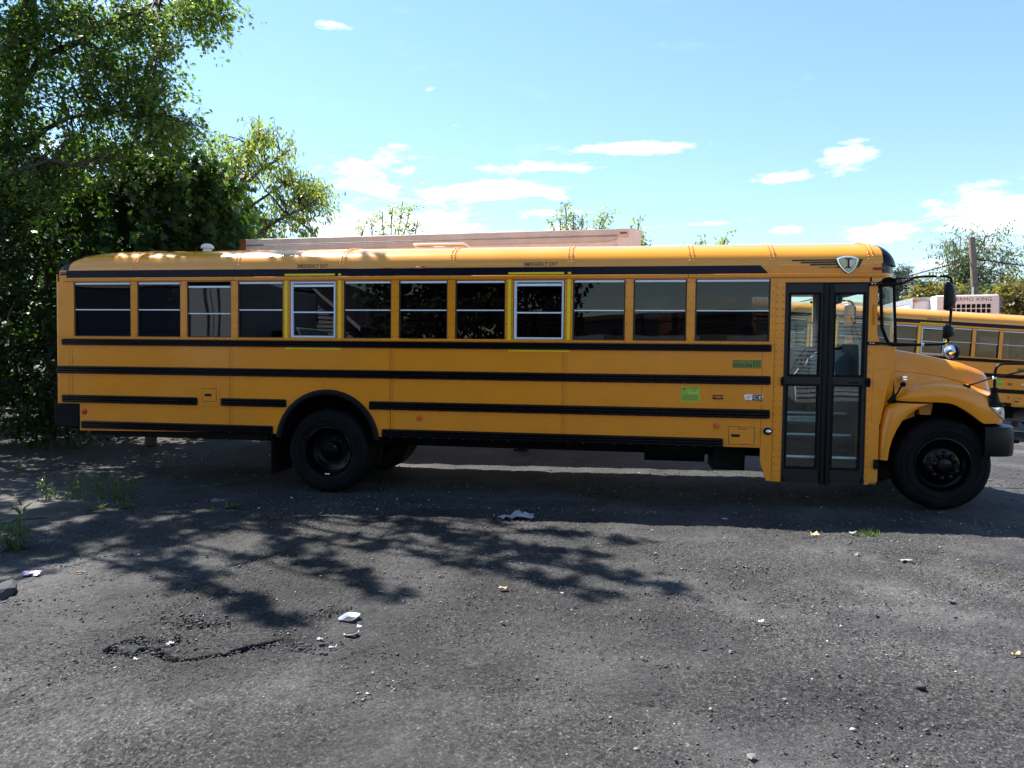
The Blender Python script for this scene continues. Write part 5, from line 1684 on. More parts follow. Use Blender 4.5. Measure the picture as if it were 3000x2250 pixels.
def reefer():
    """white refrigerated trailer seen over the second bus, front wall to the camera"""
    gz = float(ground_z(11.6, 17.3))
    t = empty('refrigerated_trailer', (10.35, 15.6, -.42), (0, 0, R(-3)))
    tag(t, 'white refrigerated trailer with a cooling unit, behind the second bus', 'trailer')
    Wd, H = 2.60, 4.02
    mb = MB(); mb.box(-Wd / 2, Wd / 2, 0, 13.5, 1.2, H); mb.build('box', M['reefer_white'], t, bevel=.04)
    mb = MB(); mb.box(-Wd / 2 - .01, Wd / 2 + .01, -.03, .02, H - .10, H + .01); mb.build('top_rail', M['grey_steel'], t, bevel=.01)
    for s in (-1, 1):
        mb = MB(); mb.box(s * Wd / 2 - .04 * (s > 0) - .01, s * Wd / 2 + .04 * (s < 0) + .01, -.02, .3, 1.2, H - .02); mb.build('corner_post', M['grey_steel'], t, bevel=.01)
        mb = MB(); mb.box(s * (Wd / 2 - .10) - .05, s * (Wd / 2 - .10) + .05, -.06, -.02, H - .13, H - .07); mb.build('marker_lamp', M['amber'], t, bevel=.01)
        mb = MB(); mb.box(s * (Wd / 2 + .006) - .006, s * (Wd / 2 + .006) + .006, .3, 13.5, H - .16, H + .008); mb.build('side_rail', M['grey_steel'], t)
    # cooling unit
    mb = MB(); mb.box(-.82, .92, -.55, -.031, 2.2, H + .03); u = mb.build('cooling_unit', M['reefer_white'], t, bevel=.06, seg=3)
    mb = MB(); text_on(mb, 'THERMO KING', -.52, .70, H - .16, H - .05, -.556, 1.05); mb.build('lettering', surf('navy_print', (.03, .04, .12), rough=.5), u, smooth=0)
    mb = MB(); mb.box(-.55, .68, -.556, -.552, 2.9, H - .24); g = mb.build('radiator_grille', M['chassis'], u)
    for k in range(10):
        x = -.55 + 1.23 * k / 9
        mb = MB(); mb.box(x - .012, x + .012, -.572, -.556, 2.9, H - .24); mb.build('grille_bar', M['reefer_white'], g)
    for k in range(7):
        z = 2.9 + (H - .24 - 2.9) * k / 6
        mb = MB(); mb.box(-.56, .69, -.570, -.557, z - .012, z + .012); mb.build('grille_bar', M['reefer_white'], g)
    mb = MB(); mb.box(-1.1, 1.1, .4, 13.2, .95, 1.19); mb.build('chassis', M['chassis'], t)
    for y in (10.8, 12.1):
        for s in (-1, 1):
            mb = MB(); mb.lathe([(.28, .05), (.34, .0), (.44, .0), (.50, .04), (.51, .12), (.50, .24), (.44, .28), (.28, .26)], 0, 0, 24, closed=True)
            mb.v = [(s * 1.0 + (b - .14), y + a, .5 + c) for a, b, c in mb.v]; mb.build('wheel', M['rubber'], t)
    for s in (-1, 1):
        mb = MB(); mb.box(s * .8 - .06, s * .8 + .06, 2.4, 2.52, .0, 1.0); mb.build('landing_leg', M['chassis'], t)


reefer()


def utility_pole():
    x, y = 17.6, 30.6
    gz = float(ground_z(x, y))
    p = empty('utility_pole', (x, y, gz))
    tag(p, 'leaning brown wooden utility pole carrying cables', 'pole')
    mb = MB(); mb.tube([(.38, 0, -.4), (.10, 0, 4.0), (-.22, 0, 8.5)], [.19, .17, .145], 12); mb.build('shaft', M['pole_wood'], p)
    mb = MB(); mb.tube([(-.20, -.17, 2.8), (-.17, -.16, 4.9), (-.16, -.14, 6.0)], .03, 6); mb.build('conduit', M['reefer_white'], p)
    mb = MB(); mb.box(-.62, -.26, -.3, .05, 3.75, 4.65); mb.build('transformer_box', M['chassis'], p, bevel=.05)
    def wire(name, a, b, sag, label):
        a, b = Vector(a), Vector(b)
        pts = [a.lerp(b, t) - Vector((0, 0, sag * 4 * t * (1 - t))) for t in np.linspace(0, 1, 20)]
        mb = MB(); mb.tube(pts, .030, 5); o = mb.build(name, M['cable'])
        tag(o, label, 'cable', 'overhead cables on the pole')
    P = Vector((x, y, gz))
    wire('overhead_cable', P + Vector((-.17, 0, 7.45)), (1.0, 34.0, 3.4), .35, 'upper black cable sloping down left from the pole top')
    wire('overhead_cable', P + Vector((-.17, 0, 7.45)), (34.0, 28.0, 4.4), .3, 'upper black cable sloping down right from the pole top')
    wire('overhead_cable', P + Vector((.02, 0, 5.05)), (1.0, 31.0, 2.6), .5, 'lower black cable running left from the pole')
    wire('overhead_cable', P + Vector((.02, 0, 5.05)), (34.0, 27.0, 2.7), .4, 'lower black cable running right from the pole')


utility_pole()


def far_building():
    b = empty('warehouse', (24.5, 47.0, 0), (0, 0, R(-20)))
    tag(b, 'low pale grey warehouse with small windows beyond the pole', 'building')
    mb = MB(); mb.box(-4, 9, 0, 8, -1, 6.3); mb.build('wall', M['siding'], b)
    mb = MB(); mb.box(-4.2, 9.2, -.2, 8.2, 6.3, 6.6); mb.build('roof', M['grey_steel'], b)
    for k in range(5):
        x = -3.0 + k * .62
        mb = MB(); mb.frame(x, x + .5, 5.45, 5.85, .05, -.06, .0); w = mb.build('window', M['reefer_white'], b)
        mb = MB(); mb.box(x + .04, x + .46, -.03, -.02, 5.48, 5.82); mb.build('pane', M['chassis'], w)


far_building()


# ------------------------------------------------------------------ across the lot, behind the photographer (seen in the bus windows)
def box_truck():
    t = empty('box_truck', (-14.2, -13.2, 0))
    tag(t, 'navy blue box truck across the lot, reflected in the rear bus windows', 'truck')
    mb = MB(); mb.box(-4.2, 2.2, -2.5, 0, 1.0, 4.2); mb.build('cargo_box', M['navy'], t, bevel=.04)
    mb = MB(); mb.box(-4.25, 2.25, -2.54, .03, 4.12, 4.26); mb.build('top_rail', M['grey_steel'], t)
    mb = MB(); mb.plate([(2.3, .7), (4.6, .7), (4.7, 1.5), (4.2, 1.7), (3.9, 2.7), (2.3, 2.8)], -2.35, -.1); c = mb.build('cab', M['white_paint'], t, bevel=.06)
    mb = MB(); mb.plate([(2.75, 1.75), (4.02, 1.75), (3.82, 2.55), (2.75, 2.6)], -.095, -.085); mb.build('side_window', M['window_black'], c)
    mb = MB(); mb.box(-4.2, 2.4, -2.2, -.3, .7, .98); mb.build('chassis', M['chassis'], t)
    for x in (-2.6, 3.4):
        for y in (-2.4, -.35):
            mb = MB(); mb.lathe([(.25, .05), (.30, .0), (.40, .0), (.46, .04), (.46, .22), (.40, .27), (.25, .25)], x, .46, 28, closed=True, y0=y); mb.build('wheel', M['rubber'], t)


def white_trailer():
    t = empty('box_trailer', (-11.9, -11.0, 0))
    tag(t, 'white box trailer across the lot, reflected in the third bus window', 'trailer')
    mb = MB(); mb.box(-.75, .75, -5.5, 0, 1.0, 4.1); mb.build('box', M['reefer_white'], t, bevel=.04)
    mb = MB(); mb.box(-.7, .7, -5.2, -.2, .75, .98); mb.build('chassis', M['chassis'], t)
    for k in range(2):
        mb = MB(); mb.box(-.72 + k * .73, -.02 + k * .73, .002, .03, 1.1, 3.95); mb.build('rear_door', M['reefer_white'], t, bevel=.01)
        mb = MB(); mb.tube([(-.2 + k * .4, .05, 1.1), (-.2 + k * .4, .05, 3.9)], .025, 6); mb.build('lock_rod', M['grey_steel'], t)
    for s in (-1, 1):
        mb = MB(); mb.lathe([(.25, .05), (.30, .0), (.40, .0), (.46, .04), (.46, .22), (.40, .27), (.25, .25)], 0, 0, 28, closed=True)
        mb.v = [(s * .55 + (b - .13), -1.2 + a, .46 + c) for a, b, c in mb.v]; mb.build('wheel', M['rubber'], t)


def house(name, loc, rz, w, d, eave, peak, label):
    h = empty(name, loc, (0, 0, R(rz)))
    tag(h, label, 'house')
    mb = MB()
    mb.add([(-w, 0, 0), (w, 0, 0), (w, 0, eave), (0, 0, peak), (-w, 0, eave), (-w, -d, 0), (w, -d, 0), (w, -d, eave), (0, -d, peak), (-w, -d, eave)],
           [(0, 1, 2, 3, 4), (9, 8, 7, 6, 5), (0, 4, 9, 5), (1, 6, 7, 2)])
    mb.build('wall', M['siding'], h, smooth=0)
    z = 0.2
    while z < peak - .1:
        half = w if z < eave else w * (peak - z) / (peak - eave)
        mb = MB(); mb.add([(-half, .005, z), (half, .005, z), (half, .03, z), (-half, .03, z), (-half, .004, z + .13), (half, .004, z + .13)], [(0, 1, 2, 3), (3, 2, 5, 4)])
        mb.build('siding_board', M['siding'], h, smooth=0)
        z += .15
    for s in (-1, 1):
        mb = MB(); L = math.hypot(w, peak - eave)
        mb.add([(s * (w + .35), .4, eave - .2), (0, .4, peak + .08), (0, -d - .3, peak + .08), (s * (w + .35), -d - .3, eave - .2), (s * (w + .35), .4, eave - .36), (0, .4, peak - .06), (0, -d - .3, peak - .06), (s * (w + .35), -d - .3, eave - .36)],
               [(0, 1, 2, 3), (4, 7, 6, 5), (0, 4, 5, 1), (3, 2, 6, 7), (0, 3, 7, 4)])
        mb.build('roof', M['shingle'], h, smooth=0)
        mb = MB(); mb.add([(s * (w + .35), .42, eave - .36), (0, .42, peak - .06), (0, .42, peak + .09), (s * (w + .35), .42, eave - .2), (s * (w + .35), .40, eave - .36), (0, .40, peak - .06), (0, .40, peak + .09), (s * (w + .35), .40, eave - .2)], [(0, 1, 2, 3), (0, 4, 5, 1), (2, 6, 7, 3)])
        mb.build('barge_board', M['white_paint'], h, smooth=0)
    for x, z0 in ((-w * .45, 1.0), (w * .45, 1.0), (0, eave + .2)):
        mb = MB(); mb.frame(x - .5, x + .5, z0, z0 + 1.3, .08, .02, .08); wd = mb.build('window', M['white_paint'], h)
        mb = MB(); mb.box(x - .42, x + .42, .035, .04, z0 + .08, z0 + 1.22); mb.build('pane', M['window_black'], wd)
    return h


def low_shed():
    t = empty('storage_shed', (1.5, -24.0, 0))
    tag(t, 'long low brown block building across the lot, reflected in the front bus windows', 'building')
    mb = MB(); mb.box(-6.5, 7.0, -7, 0, 0, 3.5); mb.build('wall', M['shed'], t)
    mb = MB(); mb.box(-6.8, 7.3, -7.3, .3, 3.5, 3.75); mb.build('roof', M['shingle'], t)
    for k in range(3):
        mb = MB(); mb.box(-5.2 + k * 4.2, -2.2 + k * 4.2, .003, .04, 0.02, 2.7); mb.build('roller_door', M['grey_steel'], t)


box_truck(); white_trailer(); low_shed()
house('gable_house', (-12.1, -17.5, 0), 0, 2.1, 8, 3.0, 4.9, 'grey clapboard house across the lot, reflected in the rear emergency window')
house('gable_house', (10.0, -20.5, 0), 8, 3.2, 9, 3.8, 6.6, 'larger grey clapboard house across the lot, right of the brown building')

# ================================================================== trees
def leaf_shape(kind):
    """outline in the leaf plane (x across, y along), unit length"""
    if kind == 'maple':
        o = [(0, 0), (.12, .16), (.48, .10), (.28, .34), (.52, .56), (.24, .56), (.0, 1.0), (-.24, .56), (-.52, .56), (-.28, .34), (-.48, .10), (-.12, .16)]
    elif kind == 'lance':
        o = [(0, 0), (.15, .3), (.13, .65), (0, 1.0), (-.13, .65), (-.15, .3)]
    elif kind == 'needle':
        o = [(0, 0), (.10, .3), (0, 1.0), (-.10, .3)]
    else:
        o = [(0, 0), (.30, .28), (.26, .62), (0, 1.0), (-.26, .62), (-.30, .28)]
    v = np.array([(x, y, -.35 * abs(x) - .10 * y * y) for x, y in o])
    return v


def leaves_mesh(name, P, size, kind, rg, droop=.5, flat=.6, dirs=None):
    """P (n,3) points; random leaf orientation, biased to face upward and hang outwards"""
    n = len(P)
    T = leaf_shape(kind); k = len(T)
    az = rg.uniform(0, 2 * math.pi, n)
    if dirs is not None:
        az = np.arctan2(dirs[:, 1], dirs[:, 0]) + rg.normal(0, .8, n)
    el = rg.normal(-droop, .45, n)
    fwd = np.stack([np.cos(az) * np.cos(el), np.sin(az) * np.cos(el), np.sin(el)], -1)
    up = np.stack([rg.normal(0, 1 - flat, n), rg.normal(0, 1 - flat, n), np.ones(n)], -1)
    side = np.cross(fwd, up); side /= np.linalg.norm(side, axis=1, keepdims=True) + 1e-9
    nor = np.cross(side, fwd)
    s = size * rg.uniform(.6, 1.25, n)
    V = P[:, None] + s[:, None, None] * (T[None, :, 0:1] * side[:, None] + T[None, :, 1:2] * fwd[:, None] + T[None, :, 2:3] * nor[:, None])
    V = V.reshape(-1, 3)
    me = bpy.data.meshes.new(name)
    me.vertices.add(n * k); me.vertices.foreach_set('co', V.astype(np.float32).ravel())
    me.loops.add(n * k); me.loops.foreach_set('vertex_index', np.arange(n * k, dtype=np.int32))
    me.polygons.add(n); me.polygons.foreach_set('loop_start', (np.arange(n) * k).astype(np.int32))
    me.update()
    return me


def wander(a, b, n, rg, amp):
    a, b = np.array(a, float), np.array(b, float)
    L = np.linalg.norm(b - a)
    pts = [a + (b - a) * t for t in np.linspace(0, 1, n)]
    off = np.cumsum(rg.normal(0, 1, (n, 3)), 0) * amp * L / n ** .5
    off -= np.linspace(0, 1, n)[:, None] * off[-1]
    return [tuple(p + o) for p, o in zip(pts, off)]


def tree(name, label, base, trunk, limbs, clusters, leaf, lsize, lmat, bark, seed, per=60, spread=.42, droop=.5, group=None, twig=.012, nsub=5, cat='tree', flat=.55):
    """trunk: polyline; limbs: list of (polyline, r0); clusters: (n,3) twig-end points.
    Every cluster is joined to the nearest limb by a branch and carries side twigs with leaves."""
    rg = np.random.default_rng(seed)
    t = empty(name, base); tag(t, label, cat, group)
    B = np.array(base)
    mb = MB()
    r0 = trunk[1]
    tp = trunk[0]
    mb.tube([tuple(np.array(p) - B) for p in tp], list(np.linspace(r0, r0 * .35, len(tp))), 9)
    nodes = []
    for p in tp[len(tp) // 3:]: nodes.append((np.array(p), r0 * .4))
    for pts, lr in limbs:
        mb.tube([tuple(np.array(p) - B) for p in pts], list(np.linspace(lr, lr * .3, len(pts))), 7)
        pp = np.array(pts)
        for i in range(len(pp) - 1):
            for f in (0, .5): nodes.append((pp[i] * (1 - f) + pp[i + 1] * f, lr * (1 - .7 * i / len(pp))))
    NP = np.array([n_[0] for n_ in nodes]); NR = np.array([n_[1] for n_ in nodes])
    P, D = [], []
    for c in clusters:
        c = np.array(c)
        d = np.linalg.norm(NP - c, axis=1) + 0.35 * np.maximum(0, NP[:, 2] - c[2])
        j = int(np.argmin(d))
        s = NP[j]
        br = wander(s, c, 5, rg, .10)
        br = [tuple(np.array(p) + np.array((0, 0, .08 * math.sin(math.pi * i / 4) * np.linalg.norm(c - s)))) for i, p in enumerate(br)]
        rr = min(NR[j] * .6, twig + .010 * np.linalg.norm(c - s))
        mb.tube([tuple(np.array(p) - B) for p in br], [rr, rr * .8, rr * .6, rr * .45, rr * .3], 4, cap=False)
        out = (c - s) / (np.linalg.norm(c - s) + 1e-6)
        for q in range(nsub):
            st = np.array(br[min(4, 1 + q % 4)]) * .5 + np.array(br[4]) * .5
            v = rg.normal(0, 1, 3) + out * .9 + np.array((0, 0, -.12)); v /= np.linalg.norm(v)
            L = spread * rg.uniform(.6, 1.5)
            en = st + v * L + np.array((0, 0, -.12 * L))
            if q < 3: mb.tube([tuple(st - B), tuple((st + en) / 2 + np.array((0, 0, .04)) - B), tuple(en - B)], [rr * .35, rr * .25, rr * .12], 3, cap=False)
            m_ = max(2, int(per / nsub))
            u = rg.uniform(.1, 1.05, m_)[:, None]
            pts_ = st + (en - st) * u + rg.normal(0, spread * .16, (m_, 3))
            P.append(pts_); D.append(np.repeat(v[None], m_, 0))
    mb.build('trunk', bark, t, smooth=60)
    P = np.concatenate(P); D = np.concatenate(D)
    me = leaves_mesh('crown', P - B, lsize, leaf, rg, droop, flat, D)
    put('crown', me, t, lmat)
    return t, len(P)


def ell(rg, c, r, n, shell=.45, zmin=None):
    """random points in an ellipsoid, more of them towards its skin"""
    v = rg.normal(0, 1, (n, 3)); v /= np.linalg.norm(v, axis=1, keepdims=True)
    k = (shell + (1 - shell) * rg.random(n)) ** .7
    p = np.array(c) + v * k[:, None] * np.array(r)
    if zmin is not None: p[:, 2] = np.maximum(p[:, 2], zmin + .3 * rg.random(n))
    return p


def W3(fx, fy, dist):
    """world point seen at photo pixel (3000 wide) at a horizontal distance: used to lay out limbs from a survey of the photo"""
    cy, sy = math.cos(.1523), math.sin(.1523)
    u, v = (fx - 1500) / 2080, (1125 - fy) / 2080
    f = np.array([-sy * math.cos(.0342), cy * math.cos(.0342), -math.sin(.0342)]); r = np.array([cy, sy, 0]); up = np.cross(r, f)
    d = f + u * r + v * up
    d = d / math.hypot(d[0], d[1])
    return np.array([.02, -8.322, 1.67]) + d * dist


nleaf = 0
rgT = np.random.default_rng(5)
LEFTGRP = 'trees in the wood at the left'

# reach of the outer limbs, laid out on the ground where their shadows fall
FINGERS = [((-2.6, -1.15), (.15, -1.70)), ((-2.2, -1.55), (-.15, -2.3)), ((-2.4, -2.05), (-.1, -3.25)), ((-1.6, -2.0), (.45, -3.08)), ((-3.2, -2.3), (-1.5, -3.6)), ((-3.8, -2.9), (-2.1, -4.15))]

# --- tall silver maple whose limbs hang over the left of the picture
def tall_maple():
    global nleaf
    base = W3(-70, 1200, 15.5); base[2] = float(ground_z(base[0], base[1])) - .1
    tr = [tuple(base), tuple(W3(-50, 900, 15.4)), tuple(W3(-12, 600, 15.2)), tuple(W3(25, 330, 15.0)), tuple(W3(80, 150, 14.8)), tuple(W3(110, -80, 14.6))]
    limbs = [
        ([tuple(W3(25, 330, 15)), tuple(W3(120, 165, 14.6)), tuple(W3(240, 120, 14.2)), tuple(W3(330, 60, 13.9)), tuple(W3(400, 40, 13.6)), tuple(W3(520, -30, 13.2)), tuple(W3(640, -60, 12.9))], .065),
        ([tuple(W3(-5, 520, 15.2)), tuple(W3(130, 380, 14.8)), tuple(W3(200, 345, 14.4)), tuple(W3(260, 335, 14.1)), tuple(W3(360, 330, 13.8)), tuple(W3(470, 370, 13.4))], .05),
        ([tuple(W3(60, 200, 14.9)), tuple(W3(60, 60, 14.5)), tuple(W3(110, -120, 13.8)), tuple(W3(250, -300, 12.6)), tuple(W3(480, -420, 11.8))], .06),
        ([tuple(W3(100, -50, 14.7)), tuple(W3(300, -250, 13.6)), tuple(W3(560, -420, 12.4)), tuple(W3(700, -500, 12.0))], .06),
        ([tuple(W3(0, 600, 15.2)), tuple(W3(60, 500, 14.2)), tuple(W3(150, 470, 13.6)), tuple(W3(300, 500, 13.2))], .06),
    ]
    C = []
    rg = np.random.default_rng(21)
    # clumps hung along the limbs, as surveyed: (fx, fy, spread px, dist, n)
    for fx, fy, sx, sy, dist, n in [
        (20, 120, 60, 80, 14.9, 22), (20, 260, 60, 70, 15.0, 20), (40, 400, 60, 60, 15.0, 20), (20, 540, 60, 50, 15.0, 22), (110, 580, 80, 40, 14.6, 18),
        (60, 60, 90, 90, 14.4, 34), (200, 30, 90, 60, 14.0, 30), (320, 110, 80, 80, 13.8, 26), (430, 60, 70, 60, 13.4, 24), (560, 10, 60, 45, 13.0, 18), (640, 30, 45, 30, 12.8, 10), (600, 95, 50, 25, 13.0, 8), (480, 130, 45, 45, 13.2, 14),
        (250, 190, 80, 50, 14.0, 22), (400, 200, 70, 45, 13.6, 16), (470, 255, 40, 25, 13.4, 8), (120, 190, 70, 60, 14.6, 12), (330, 260, 70, 30, 13.8, 12), (440, 300, 40, 22, 13.3, 7), (180, 300, 70, 40, 14.3, 8), (60, 330, 60, 70, 14.9, 12),
        (300, 330, 80, 28, 14.0, 14), (420, 350, 60, 28, 13.6, 14), (520, 380, 60, 32, 13.2, 14), (600, 385, 50, 28, 12.9, 8), (480, 430, 60, 35, 13.4, 12), (230, 420, 90, 40, 14.2, 14), (60, 450, 80, 60, 14.6, 18), (330, 460, 60, 40, 13.8, 12), (150, 520, 90, 50, 14.2, 20)]:
        p = rg.normal(0, .55, (n, 2)) * np.array([sx, sy]); dd = rg.normal(0, .45, n)
        C += [W3(fx + a, fy + b, dist + c) for (a, b), c in zip(p, dd)]
    t, n = tree('silver_maple', 'tall maple with limbs hanging over the upper left of the lot', tuple(base), (tr, .11), limbs, C, 'maple', .074, M['leaf_a'], M['bark'], 22, per=50, spread=.38, droop=.75, group=LEFTGRP)
    nleaf += n


tall_maple()


def overhanging_maple():
    """tree standing left of the picture; its crown and outer limbs shade the lot"""
    global nleaf
    rg = np.random.default_rng(27)
    base = (-12.6, .9, -.1)
    tr = [base, (-12.5, .95, 2.5), (-12.3, 1.0, 5.0), (-11.8, 1.2, 7.2), (-11.2, 1.4, 9.0), (-10.8, 1.6, 10.4)]
    limbs = [([(-12.3, 1.0, 5.0), (-12.0, .2, 6.6), (-11.5, -.6, 8.0), (-11.0, -1.0, 8.8)], .09), ([(-11.8, 1.2, 7.2), (-10.5, 1.8, 8.3), (-9.2, 2.2, 9.0), (-8.2, 2.4, 9.3)], .09), ([(-12.3, 1.0, 5.0), (-13.2, 1.8, 6.6), (-13.8, 2.4, 7.6)], .08)]
    C = list(ell(rg, (-10.2, 1.9, 9.4), (2.6, 1.6, 1.6), 190, .2)) + list(ell(rg, (-11.4, -.3, 8.4), (2.2, 1.2, 1.2), 120, .2)) + list(ell(rg, (-13.2, 2.2, 7.6), (2.0, 1.5, 1.4), 120, .2))
    for (ax, ay), (bx, by) in FINGERS:
        for k in np.linspace(0, 1, 14):
            z = 8.6 + .5 * k + rg.normal(0, .10)
            C.append(np.array((ax + (bx - ax) * k - .55 * z, ay + (by - ay) * k + .39 * z, z)) + rg.normal(0, .05, 3) * (2.6 - 2.2 * k))
        limbs.append((wander((ax - .55 * 8.6 - 1.5, ay + .39 * 8.6 + .3, 8.3), (bx - .55 * 9.1, by + .39 * 9.1, 9.1), 7, rg, .03), .04))
    t, n = tree('silver_maple', 'maple at the left outside the view whose crown shadow dapples the lot', base, (tr, .20), limbs, C, 'maple', .11, M['leaf_a'], M['bark'], 28, per=40, spread=.17, droop=.4, group=LEFTGRP)
    nleaf += n


overhanging_maple()


def bushy(name, label, base, h, c_list, leaf, size, m, seed, per=55, spread=.36, bark=None, tr=.11, group=LEFTGRP, droop=.6, cat='tree', nl=7):
    global nleaf
    rg = np.random.default_rng(seed)
    base = np.array(base, float)
    top = base + np.array((rg.normal(0, .2), rg.normal(0, .2), h * .85))
    trunk = wander(base, top, 7, rg, .05)
    C = []
    for c, r, n in c_list: C += list(ell(rg, c, r, n, .4, zmin=base[2] + .15))
    C = np.array(C)
    limbs = []
    for k in range(nl):
        e = C[rg.integers(len(C))]
        s = np.array(trunk[1 + k % 5])
        limbs.append((wander(s, s + (e - s) * .75, 5, rg, .08), tr * .5))
    t, n = tree(name, label, tuple(base), (trunk, tr), limbs, C, leaf, size, m, bark or M['bark'], seed + 1, per=per, spread=spread, droop=droop, group=group, cat=cat)
    nleaf += n


# dense dark maples behind the rear of the bus
g = lambda x, y: (x, y, float(ground_z(x, y)) - .05)
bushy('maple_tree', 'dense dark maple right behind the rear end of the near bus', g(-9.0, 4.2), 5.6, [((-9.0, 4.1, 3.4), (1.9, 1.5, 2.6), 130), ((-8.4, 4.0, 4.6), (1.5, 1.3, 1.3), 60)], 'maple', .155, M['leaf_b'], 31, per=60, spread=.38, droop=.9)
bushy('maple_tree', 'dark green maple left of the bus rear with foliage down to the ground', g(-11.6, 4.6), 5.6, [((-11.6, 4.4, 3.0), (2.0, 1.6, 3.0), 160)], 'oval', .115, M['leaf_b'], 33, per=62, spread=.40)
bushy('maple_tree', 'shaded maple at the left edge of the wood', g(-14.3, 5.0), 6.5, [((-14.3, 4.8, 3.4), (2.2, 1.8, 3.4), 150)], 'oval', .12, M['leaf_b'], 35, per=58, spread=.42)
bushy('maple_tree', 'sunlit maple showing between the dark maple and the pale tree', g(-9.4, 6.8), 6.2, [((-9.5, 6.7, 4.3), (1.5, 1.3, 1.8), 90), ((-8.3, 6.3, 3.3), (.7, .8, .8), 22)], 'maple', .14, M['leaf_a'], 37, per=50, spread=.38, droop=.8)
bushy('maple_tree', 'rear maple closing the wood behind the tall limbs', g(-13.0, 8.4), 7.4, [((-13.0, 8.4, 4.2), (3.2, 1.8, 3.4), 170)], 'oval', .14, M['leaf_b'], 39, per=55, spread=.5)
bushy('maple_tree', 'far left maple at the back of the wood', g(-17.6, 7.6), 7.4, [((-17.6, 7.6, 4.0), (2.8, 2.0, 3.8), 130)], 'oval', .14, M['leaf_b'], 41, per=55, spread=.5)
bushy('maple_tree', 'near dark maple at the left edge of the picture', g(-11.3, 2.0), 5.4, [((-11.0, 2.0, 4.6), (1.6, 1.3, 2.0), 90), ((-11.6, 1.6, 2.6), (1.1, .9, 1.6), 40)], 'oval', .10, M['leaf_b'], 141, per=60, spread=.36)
bushy('shrub', 'low dark shrub filling the gap under the trees left of the bus', g(-10.6, 3.6), 1.8, [((-10.7, 3.7, 1.1), (1.6, .8, 1.1), 60)], 'oval', .10, M['leaf_b'], 43, per=50, spread=.32, tr=.04, cat='shrub')
bushy('shrub', 'low dark shrub at the left edge of the picture under the trees', g(-13.2, 3.6), 2.0, [((-13.2, 3.7, 1.2), (1.6, .8, 1.2), 60)], 'oval', .10, M['leaf_b'], 45, per=50, spread=.32, tr=.04, cat='shrub')


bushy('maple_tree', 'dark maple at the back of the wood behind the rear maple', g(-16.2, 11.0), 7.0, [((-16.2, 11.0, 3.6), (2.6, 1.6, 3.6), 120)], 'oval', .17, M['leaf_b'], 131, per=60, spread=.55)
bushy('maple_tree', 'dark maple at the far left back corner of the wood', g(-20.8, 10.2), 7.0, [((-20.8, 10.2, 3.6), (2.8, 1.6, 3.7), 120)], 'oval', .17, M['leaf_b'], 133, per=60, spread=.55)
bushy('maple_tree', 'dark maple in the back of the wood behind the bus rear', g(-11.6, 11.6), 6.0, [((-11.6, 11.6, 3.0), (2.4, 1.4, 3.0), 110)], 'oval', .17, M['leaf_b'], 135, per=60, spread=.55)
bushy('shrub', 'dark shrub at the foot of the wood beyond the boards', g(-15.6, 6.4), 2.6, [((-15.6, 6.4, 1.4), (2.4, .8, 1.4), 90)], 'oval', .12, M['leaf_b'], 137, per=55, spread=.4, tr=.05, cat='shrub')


# pale tree left of the trailer
def pale_tree():
    global nleaf
    rg = np.random.default_rng(51)
    d = 18.2
    base = W3(720, 1100, d); base[2] = -.1
    tr = [tuple(base), tuple(W3(700, 900, d)), tuple(W3(690, 720, d)), tuple(W3(668, 640, d)), tuple(W3(700, 560, d)), tuple(W3(730, 480, d)), tuple(W3(745, 420, d))]
    limbs = [([tuple(W3(690, 720, d)), tuple(W3(760, 690, d - .3)), tuple(W3(790, 660, d - .5)), tuple(W3(840, 630, d - .7)), tuple(W3(920, 600, d - .9))], .07),
             ([tuple(W3(668, 640, d)), tuple(W3(640, 590, d)), tuple(W3(610, 540, d + .2)), tuple(W3(600, 470, d + .3))], .06),
             ([tuple(W3(700, 560, d)), tuple(W3(760, 500, d)), tuple(W3(810, 470, d)), tuple(W3(845, 440, d))], .05),
             ([tuple(W3(680, 690, d)), tuple(W3(740, 600, d + .4)), tuple(W3(800, 560, d + .5)), tuple(W3(860, 520, d + .5))], .05)]
    C = []
    for fx, fy, sx, sy, n in [(770, 375, 30, 25, 7), (740, 430, 55, 35, 16), (660, 440, 50, 35, 13), (830, 450, 30, 35, 8), (690, 500, 60, 40, 14), (770, 510, 40, 35, 9), (850, 500, 30, 25, 6), (920, 525, 40, 25, 8), (880, 560, 60, 30, 13), (640, 560, 45, 50, 12), (930, 590, 50, 28, 11), (820, 570, 50, 30, 10),
                              (720, 590, 50, 40, 10), (860, 630, 60, 28, 11), (650, 640, 50, 40, 12), (900, 670, 40, 20, 7), (780, 660, 60, 30, 10), (600, 500, 35, 50, 8), (960, 610, 25, 18, 4), (700, 680, 50, 25, 8)]:
        p = rg.normal(0, .55, (n, 2)) * np.array([sx, sy])
        C += [W3(fx + a, fy + b, d + c) for (a, b), c in zip(p, rg.normal(0, .7, n))]
    t, n = tree('boxelder_tree', 'airy pale green tree rising left of the beige trailer', tuple(base), (tr, .13), limbs, C, 'lance', .12, M['leaf_c'], M['bark'], 52, per=42, spread=.36, droop=1.0, group=LEFTGRP)
    nleaf += n


pale_tree()

